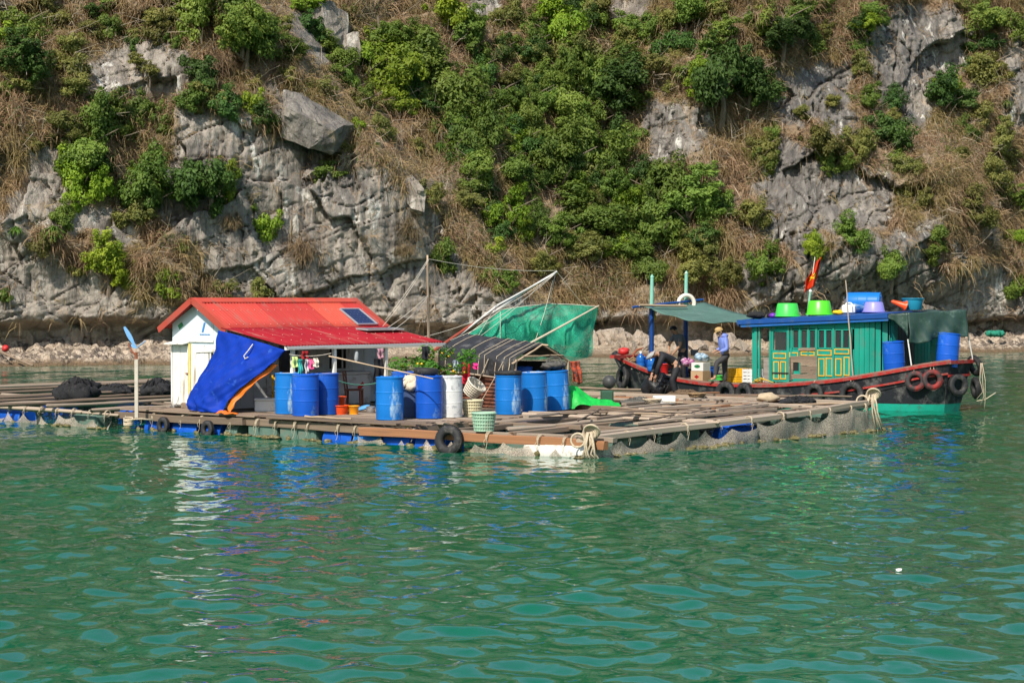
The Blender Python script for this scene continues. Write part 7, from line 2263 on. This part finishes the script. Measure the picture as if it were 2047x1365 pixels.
# bow gear
b = MB(); b.blob((0, 0, .09), .17, .09, .11, 3, .2, 14, 9)
o_ = b.build('red_float', mat('float_red', (.45, .02, .02), rough=.5), smooth=True); o_.location = on_boat(1247, 700, .1, 1.32); tag(o_, 'red plastic float on the bow beam', 'float')
g = MB(); rn_ = random.Random(3)
for k in range(14): g.tube([(rn_.uniform(-.35, .35), rn_.uniform(-.2, .2), rn_.uniform(0, .1)), (rn_.uniform(-.35, .35), rn_.uniform(-.2, .2), rn_.uniform(.15, .3)), (rn_.uniform(-.4, .4), rn_.uniform(-.2, .2), rn_.uniform(0, .15))], .025, 6)
o_ = g.build('brown_rope_heap', mat('brown_rope', (.26, .17, .09), rough=.95, var=.3, scale=20), smooth=True); o_.location = on_boat(1272, 715, .1, 1.0); tag(o_, 'brown anchor rope heaped in the bow', 'rope')
t = empty('anchor', on_boat(1274, 705, -.2, 1.1), .4); tag(t, 'rusty curved anchor fluke sticking up in the bow', 'anchor')
MB().tube([(-.15, 0, 0), (-.12, 0, .25), (0, 0, .36), (.22, 0, .42)], [.03, .03, .04, .01], 7).build('fluke', RUST, t); MB().tube([(-.12, 0, .2), (.35, .1, .05)], .025, 6).build('shank', RUST, t)
# yellow rope on the rail, hanging ropes at stern
YR = mat('yellow_rope', (.68, .42, .03), rough=.8)
g = MB(); rn_ = random.Random(6)
for k in range(6): g.tube([(rn_.uniform(-.45, .35), rn_.uniform(-.05, .05), .03), (rn_.uniform(-.2, .2), rn_.uniform(-.05, .12), rn_.uniform(.05, .16)), (rn_.uniform(-.3, .45), rn_.uniform(-.05, .05), .02)], .013, 5)
o_ = g.build('yellow_rope', YR, smooth=True); o_.location = on_boat(1522, 768, 1.40, .65); o_.rotation_euler = (0, 0, BA); tag(o_, 'tangled thin yellow rope on the gunwale below the cabin door', 'rope')
g = MB(); q0 = on_boat(1951, 722, .0, 1.3)
for k in range(3): g.tube([(.02 * k, 0, .0), (.07 * k - .03, -.05, -.45), (.03 * k + .05, -.05, -.75 - .12 * k), (.10 * k - .1, 0, -.95 - .15 * k)], .009, 5)
g.tube([(-.1, 0, -1.0), (.12, 0, -.96), (.40, 0, -.78)], .014, 5)
o_ = g.build('hanging_rope', ROPE, smooth=True); o_.location = q0 + Vector((.1, -.1, 0)); tag(o_, 'thin ropes trailing from the boat stern to the water', 'rope')
g = MB()
p0 = hull_pt(6.0, 1, 1); p1 = hull_pt(4.4, .5, 1)
# ---- tyres along the hull
def hull_tyre(label, px, zc, R_, r, side_u=None, m=None, wob=0.0):
    lo, hi = -.02, 11.3
    for _ in range(40):
        md = (lo + hi) / 2; q = BMX @ hull_pt(md, (zc + .45) / (sm(md)[2] + .45), 1); X, _y = project(q.x, q.y, q.z)
        if X > px: lo = md
        else: hi = md
    u_ = (lo + hi) / 2; tt = min(1, (zc + .45) / (sm(u_)[2] + .45))
    p = hull_pt(u_, tt, 1); dpu = hull_pt(min(u_ + .15, 11.4), tt, 1) - hull_pt(max(u_ - .15, -.02), tt, 1)
    nn = Vector((-dpu.y, dpu.x, 0))
    if nn.y < 0: nn = -nn
    nn.normalize()
    nn = nn + Vector((wob, 0, .12))
    ty = tyre(label, BMX @ (p + nn.normalized() * (r + .03)), BMX.to_3x3() @ nn, R_, r, m=m)
    b = MB(); zt = sm(u_)[2] - zc
    inv = ty.rotation_quaternion.to_matrix().inverted()
    for s_ in (-.06, .06): b.tube([inv @ Vector((s_, 0, R_ * .9)), inv @ (Vector((s_ * .3, 0, zt + .03)) + BMX.to_3x3() @ (-nn * r))], .011, 5)
    b.build('hanging_rope', ROPE, ty)
REDT = mat('red_painted_tyre', (.035, .030, .030), rough=.7, var=.3, scale=8, dirt=(.26, .02, .015), dirt_amt=.35, dirt_scale=3)
hull_tyre('large black tyre hanging from the boat bow', 1240, .62, .27, .09)
hull_tyre('black tyre wedged between hull and logs, with another tyre before it', 1455, .34, .24, .085)
hull_tyre('black tyre lying against the hull, beside the tan sack', 1494, .30, .26, .09, wob=.3)
hull_tyre('black tyre on the hull below the grey repair boards', 1632, .42, .20, .075)
hull_tyre('wide black tyre on the hull below the teal boarded wall', 1706, .42, .27, .08)
hull_tyre('black and red tyre under the awning pole', 1831, .82, .20, .065, m=REDT)
hull_tyre('tyre smeared with red paint, beside the awning pole tyre', 1862, .86, .20, .065, m=mat('red_painted_tyre_b', (.04, .03, .03), rough=.7, var=.3, scale=8, dirt=(.28, .02, .015), dirt_amt=.5, dirt_scale=3))
tyre('black tyre hung by cords on the stern quarter', BL(-.16, .42, .72), BMX.to_3x3() @ Vector((-1, .55, .1)), .21, .075)
tyre('narrow black tyre hanging edge-on at the stern corner', BL(-.28, -.35, .62), BMX.to_3x3() @ Vector((-.9, -.9, .1)), .21, .075)
tyre('black tyre tilted on the far stern rail', BL(-.05, -.75, 1.20), BMX.to_3x3() @ Vector((-.5, -1, .35)), .21, .07)
# ================================================================== PEOPLE
SKIN = mat('skin', (0.36, 0.20, 0.125), rough=.55, var=.06, scale=12)
def skinned(nm, verts, edges, radii, m, parent, root=0, sub=2):
    me = bpy.data.meshes.new(nm)
    me.from_pydata([tuple(v) for v in verts], edges, [])
    o_ = bpy.data.objects.new(nm, me); COL.objects.link(o_)
    if parent: o_.parent = parent
    md = o_.modifiers.new('skin', 'SKIN')
    md.use_smooth_shade = True
    sv_ = me.skin_vertices[0].data
    for i, r in enumerate(radii):
        sv_[i].radius = (r, r) if not isinstance(r, tuple) else r
        sv_[i].use_root = (i == root)
    ss = o_.modifiers.new('subsurf', 'SUBSURF'); ss.levels = sub; ss.render_levels = sub
    me.materials.append(m)
    return o_
def person(label, loc, rz, J, top, topc, trousc, sleeve='long', hair=None, cap=None, visor=True, hood=False, scale=1.0, sandals=None, bare=False):
    """J: joint positions in metres, x to the person's front, y to the person's left side, z up; one continuous body mesh"""
    t = empty('person', loc, rz); tag(t, label, 'person')
    t.scale = (scale,) * 3
    J = {k: Vector(v) for k, v in J.items()}
    V = []; E = []; Rr = []
    idx = {}
    def add(n, p, r, par=None):
        idx[n] = len(V); V.append(Vector(p)); Rr.append(r)
        if par is not None: E.append((idx[par], idx[n]))
    add('pelvis', J['pelvis'], .118)
    add('waist', J['pelvis'].lerp(J['chest'], .45), .108, 'pelvis')
    add('chest', J['chest'], .135, 'waist')
    add('neckb', J['chest'].lerp(J['neck'], .75), (.085, .075), 'chest')
    add('neck', J['neck'], .055, 'neckb')
    hd = (J['head'] - J['neck']).normalized()
    add('jaw', J['neck'].lerp(J['head'], .55), .075, 'neck')
    add('head', J['head'], .098, 'jaw')
    add('skull', J['head'] + hd * .085, .075, 'head')
    for s_, sg in (('l', 1), ('r', -1)):
        add('sh' + s_, J['sh' + s_], .068, 'chest'); add('el' + s_, J['el' + s_], .046, 'sh' + s_)
        add('fm' + s_, J['el' + s_].lerp(J['wr' + s_], .35), .044, 'el' + s_)
        add('wr' + s_, J['wr' + s_], .030, 'fm' + s_)
        fd = (J['wr' + s_] - J['el' + s_]).normalized()
        side = fd.cross(Vector((0, 0, 1)));  side = side.normalized() if side.length > .1 else Vector((0, 1, 0))
        add('pm' + s_, J['wr' + s_] + fd * .06, (.040, .020), 'wr' + s_)
        for k in range(4):
            o0 = side * ((k - 1.5) * .021); ln_ = (.075, .085, .08, .06)[k]
            add('f%d%s' % (k, s_), V[idx['pm' + s_]] + fd * .045 + o0, .0095, 'pm' + s_)
            add('g%d%s' % (k, s_), V[idx['f%d%s' % (k, s_)]] + fd * ln_ * .55 + Vector((0, 0, -.02)), .0085, 'f%d%s' % (k, s_))
        add('th' + s_, V[idx['pm' + s_]] - fd * .015 - side * .045, .011, 'pm' + s_); add('tt' + s_, V[idx['th' + s_]] + fd * .04 - side * .012, .009, 'th' + s_)
        add('hp' + s_, J['hp' + s_], .084, 'pelvis'); add('tg' + s_, J['hp' + s_].lerp(J['kn' + s_], .5), .070, 'hp' + s_); add('kn' + s_, J['kn' + s_], .058, 'tg' + s_)
        add('cf' + s_, J['kn' + s_].lerp(J['an' + s_], .35), .055, 'kn' + s_); add('an' + s_, J['an' + s_], .038, 'cf' + s_)
        add('ft' + s_, J['to' + s_], (.042, .025), 'an' + s_)
    skinned('body', V, E, Rr, SKIN, t)
    # clothing follows the same joints a little further out
    def garb(nm, chain, m, grow=.016):
        ids = {}; v2 = []; e2 = []; r2 = []
        for (n, par, f) in chain:
            p = V[idx[n]] if f is None else V[idx[par]].lerp(V[idx[n]], f)
            r = Rr[idx[n]] if f is None else Rr[idx[n]]
            ids[n] = len(v2); v2.append(p)
            r2.append(tuple(q + grow for q in r) if isinstance(r, tuple) else r + grow)
            if par is not None: e2.append((ids[par], ids[n]))
        return skinned(nm, v2, e2, r2, m, t)
    arms = []
    for s_ in 'lr':
        arms += [('sh' + s_, 'chest', None)]
        if sleeve == 'long': arms += [('el' + s_, 'sh' + s_, None), ('fm' + s_, 'el' + s_, None), ('wr' + s_, 'fm' + s_, .85)]
        else: arms += [('el' + s_, 'sh' + s_, .75)]
    garb(top, [('pelvis', None, None), ('waist', 'pelvis', None), ('chest', 'waist', None), ('neckb', 'chest', None)] + arms, topc, .02)
    legs = []
    for s_ in 'lr': legs += [('hp' + s_, 'pelvis', None), ('tg' + s_, 'hp' + s_, None), ('kn' + s_, 'tg' + s_, None), ('cf' + s_, 'kn' + s_, None), ('an' + s_, 'cf' + s_, .8 if bare else .97)]
    garb('trousers', [('pelvis', None, None), ('waist', 'pelvis', .6)] + legs, trousc, .022)
    # face on the front of the head
    F_ = J['face'].normalized(); H_ = J['head']; U_ = hd; L_ = U_.cross(F_).normalized()
    dk = mat('eye_dark', (.02, .015, .012), rough=.3)
    for sg in (-1, 1):
        b = MB(); b.blob(H_ + F_ * .088 + L_ * .034 * sg + U_ * .012, .013, .013, .009, 1, .02, 8, 6); b.build('eye', dk, t, smooth=True)
        b = MB(); b.blob(H_ + L_ * .098 * sg - U_ * .005, .02, .02, .032, 2, .05, 10, 7); b.build('ear', SKIN, t, smooth=True)
    b = MB(); b.blob(H_ + F_ * .103 - U_ * .018, .018, .018, .026, 3, .03, 8, 6); b.build('nose', SKIN, t, smooth=True)
    b = MB(); b.blob(H_ + F_ * .088 - U_ * .055, .024, .024, .008, 4, .03, 8, 6); b.build('mouth', mat('lips', (.26, .09, .07)), t, smooth=True)
    Mh = Matrix((L_, -F_, U_)).transposed()
    if hair is not None:
        b = MB(); rnd = random.Random(4)
        vs = []
        nu, nv = 22, 9
        for j in range(nv + 1):
            th = (PI * .56) * j / nv
            for i in range(nu):
                a = 2 * PI * i / nu
                back = -math.sin(a)    # -y of Mh is the face
                lim = 1.0 if back < -.2 or j < nv * .62 else 1.0
                rr2 = .112 + rnd.uniform(-.004, .006)
                tt_ = th * (1.0 if math.sin(a) > -.3 else .62)
                vs.append(H_ + U_ * .018 + Mh @ Vector((rr2 * .93 * math.sin(tt_) * math.cos(a), rr2 * math.sin(tt_) * math.sin(a), rr2 * 1.08 * math.cos(tt_))))
        b.add(vs, [(j * nu + i, j * nu + (i + 1) % nu, (j + 1) * nu + (i + 1) % nu, (j + 1) * nu + i) for j in range(nv) for i in range(nu)])
        b.build('hair', hair, t, smooth=True)
    if cap is not None:
        b = MB(); b.lathe([(.118, 0), (.120, .03), (.112, .07), (.08, .105), (.03, .118), (.001, .12)], 22, cap=False, M=Matrix.Translation(H_ + U_ * .035) @ Mh.to_4x4())
        c_ = b.build('cap', cap, t, smooth=True)
        if visor: b = MB(); b.sheet(lambda u, v: H_ + U_ * .040 + Mh @ Vector(((u - .5) * .18 * (1 - .3 * v), -.10 - .085 * v * math.sin(PI * (.15 + .7 * u)), -.018 * v)), 8, 4, .006); b.build('cap_visor', cap, t, smooth=True)
        else: b = MB(); torus(b, .122, .012, 20, 6, Matrix.Translation(H_ + U_ * .035) @ Mh.to_4x4()); b.build('cap_brim', cap, t, smooth=True)
    if hood:
        b = MB(); b.blob(J['neck'] - F_ * .07 + Vector((0, 0, -.01)), .12, .13, .075, 6, .12, 16, 10); b.build('hood', topc, t, smooth=True)
    if sandals:
        for s_ in 'lr': MB().bar(J['an' + s_] + Vector((-.05, 0, -.055)), J['to' + s_] + Vector((.05, 0, -.032)), .09, .018).build('sandal', sandals, t)
    return t
CAMF = -PI  # a person facing -x looks to the picture's left
SKY_J = mat('jacket_blue', (.16, .22, .56), rough=.6, var=.18, scale=9, bump=.3, bscale=20)
CHAR = mat('charcoal_trousers', (.045, .043, .045), rough=.85, var=.2, scale=9)
BLK = mat('black_cloth', (.014, .014, .017), rough=.7, var=.3, scale=8, bump=.3, bscale=18)
GREYT = mat('grey_shirt', (.10, .105, .115), rough=.85, var=.15, scale=9)
# man in the blue jacket: one foot up on the gunwale, looking down towards the bow
pC = on_boat(1450, 772, .95, .52)
person('man in blue hooded jacket and tan cap with one foot on the gunwale', pC, PI + .25, {
    'pelvis': (.0, 0, .86), 'chest': (.07, 0, 1.22), 'neck': (.11, 0, 1.41), 'head': (.17, 0, 1.53), 'face': (1, 0, -.35),
    'shl': (.06, .17, 1.33), 'ell': (.04, .25, 1.05), 'wrl': (.24, .17, .97), 'shr': (.08, -.17, 1.33), 'elr': (.02, -.24, 1.07), 'wrr': (.22, -.16, 1.0),
    'hpl': (.0, .09, .82), 'knl': (.34, .18, .66), 'anl': (.40, .24, .24), 'tol': (.54, .26, .20),
    'hpr': (.0, -.09, .82), 'knr': (-.02, -.10, .45), 'anr': (-.03, -.10, .07), 'tor': (.10, -.11, .03)}, 'jacket', SKY_J, CHAR, 'long', hair=mat('hair_black', (.012, .010, .009), rough=.5), cap=mat('cap_tan', (.46, .30, .13), rough=.8, var=.1), hood=True, bare=True, sandals=mat('sandal_green', (.10, .32, .16), rough=.6))
# man in the grey shirt: working in the boat behind the bent man
pA = on_boat(1362, 772, -.1, .54)
person('man in grey short-sleeved shirt leaning down inside the boat', pA, PI + .45, {
    'pelvis': (-.05, 0, .88), 'chest': (.08, 0, 1.24), 'neck': (.17, 0, 1.43), 'head': (.25, 0, 1.53), 'face': (.85, 0, -.6),
    'shl': (.10, .19, 1.35), 'ell': (.20, .26, 1.08), 'wrl': (.34, .16, .88), 'shr': (.12, -.19, 1.35), 'elr': (.26, -.26, 1.12), 'wrr': (.36, -.12, .95),
    'hpl': (-.05, .09, .84), 'knl': (.0, .11, .45), 'anl': (-.04, .12, .07), 'tol': (.08, .13, .03), 'hpr': (-.05, -.09, .84), 'knr': (.02, -.11, .45), 'anr': (-.02, -.12, .07), 'tor': (.10, -.13, .03)}, 'shirt', GREYT, BLK, 'short', hair=mat('hair_black', (.012, .010, .009), rough=.5), scale=1.0)
# man in black: bent far over from the raft logs, reaching down to the net bag
pB = RL(*rloc(1347, 794, .56), .56)
person('man in black jacket and pale cap bending over the black net bag', pB, PI + .15, {
    'pelvis': (-.08, 0, .80), 'chest': (.22, 0, 1.04), 'neck': (.42, 0, 1.08), 'head': (.53, 0, 1.05), 'face': (.55, 0, -.85),
    'shl': (.32, .18, 1.02), 'ell': (.44, .22, .76), 'wrl': (.48, .14, .54), 'shr': (.32, -.18, 1.02), 'elr': (.42, -.24, .78), 'wrr': (.52, -.14, .56),
    'hpl': (-.08, .10, .76), 'knl': (.08, .13, .42), 'anl': (-.02, .14, .08), 'tol': (.11, .15, .03), 'hpr': (-.08, -.10, .76), 'knr': (-.02, -.13, .41), 'anr': (-.10, -.14, .08), 'tor': (.03, -.15, .03)}, 'jacket', BLK, BLK, 'long', visor=False, cap=mat('cap_grey', (.30, .31, .31), rough=.7, var=.2, scale=12, dirt=(.15, .15, .16), dirt_amt=.4), sandals=mat('shoe_grey', (.3, .28, .25), rough=.7))

# ================================================================== SMALL THINGS ON THE WATER AND SHORE
o_ = MB().blob((0, 0, .02), .035, .03, .02, 3, .25, 10, 7).add([(-.02, 0, .02), (.02, 0, .02), (.005, 0, .06)], [(0, 1, 2), (2, 1, 0)]).build('foam_scrap', FOAM, smooth=True); o_.location = at_z(1797, 1143, 0.0); tag(o_, 'tiny white foam scrap floating on open water', 'scrap')
o_ = stick('drift_pole', at_z(-30, 690, .9), at_z(66, 731, .05), .14, .12, WOOD, None, 'log'); tag(o_, 'dark drift pole slanting down the shore to the water', 'pole')
o_ = MB().blob((0, 0, .12), .16, .14, .15, 3, .15, 14, 9).build('red_float', mat('float_red', (.45, .02, .02), rough=.5), smooth=True); o_.location = at_z(11, 706, .55) + Vector((0, 0, .1)); tag(o_, 'small red float washed up on the shore by the drift pole', 'float')
g = MB()
for k in range(8): g.blob((.3 * math.cos(k * 2.2), .2 * math.sin(k * 2.2), .15), .28, .2, .16, k + 5, .35, 12, 8)
o_ = g.build('stranded_net', mat('stranded_green_net', (.02, .20, .13), rough=.9, var=.3, scale=8, bump=.6), smooth=True); o_.location = at_z(1990, 672, .85); tag(o_, 'tangle of green net stranded on rocks beyond the stern', 'net')
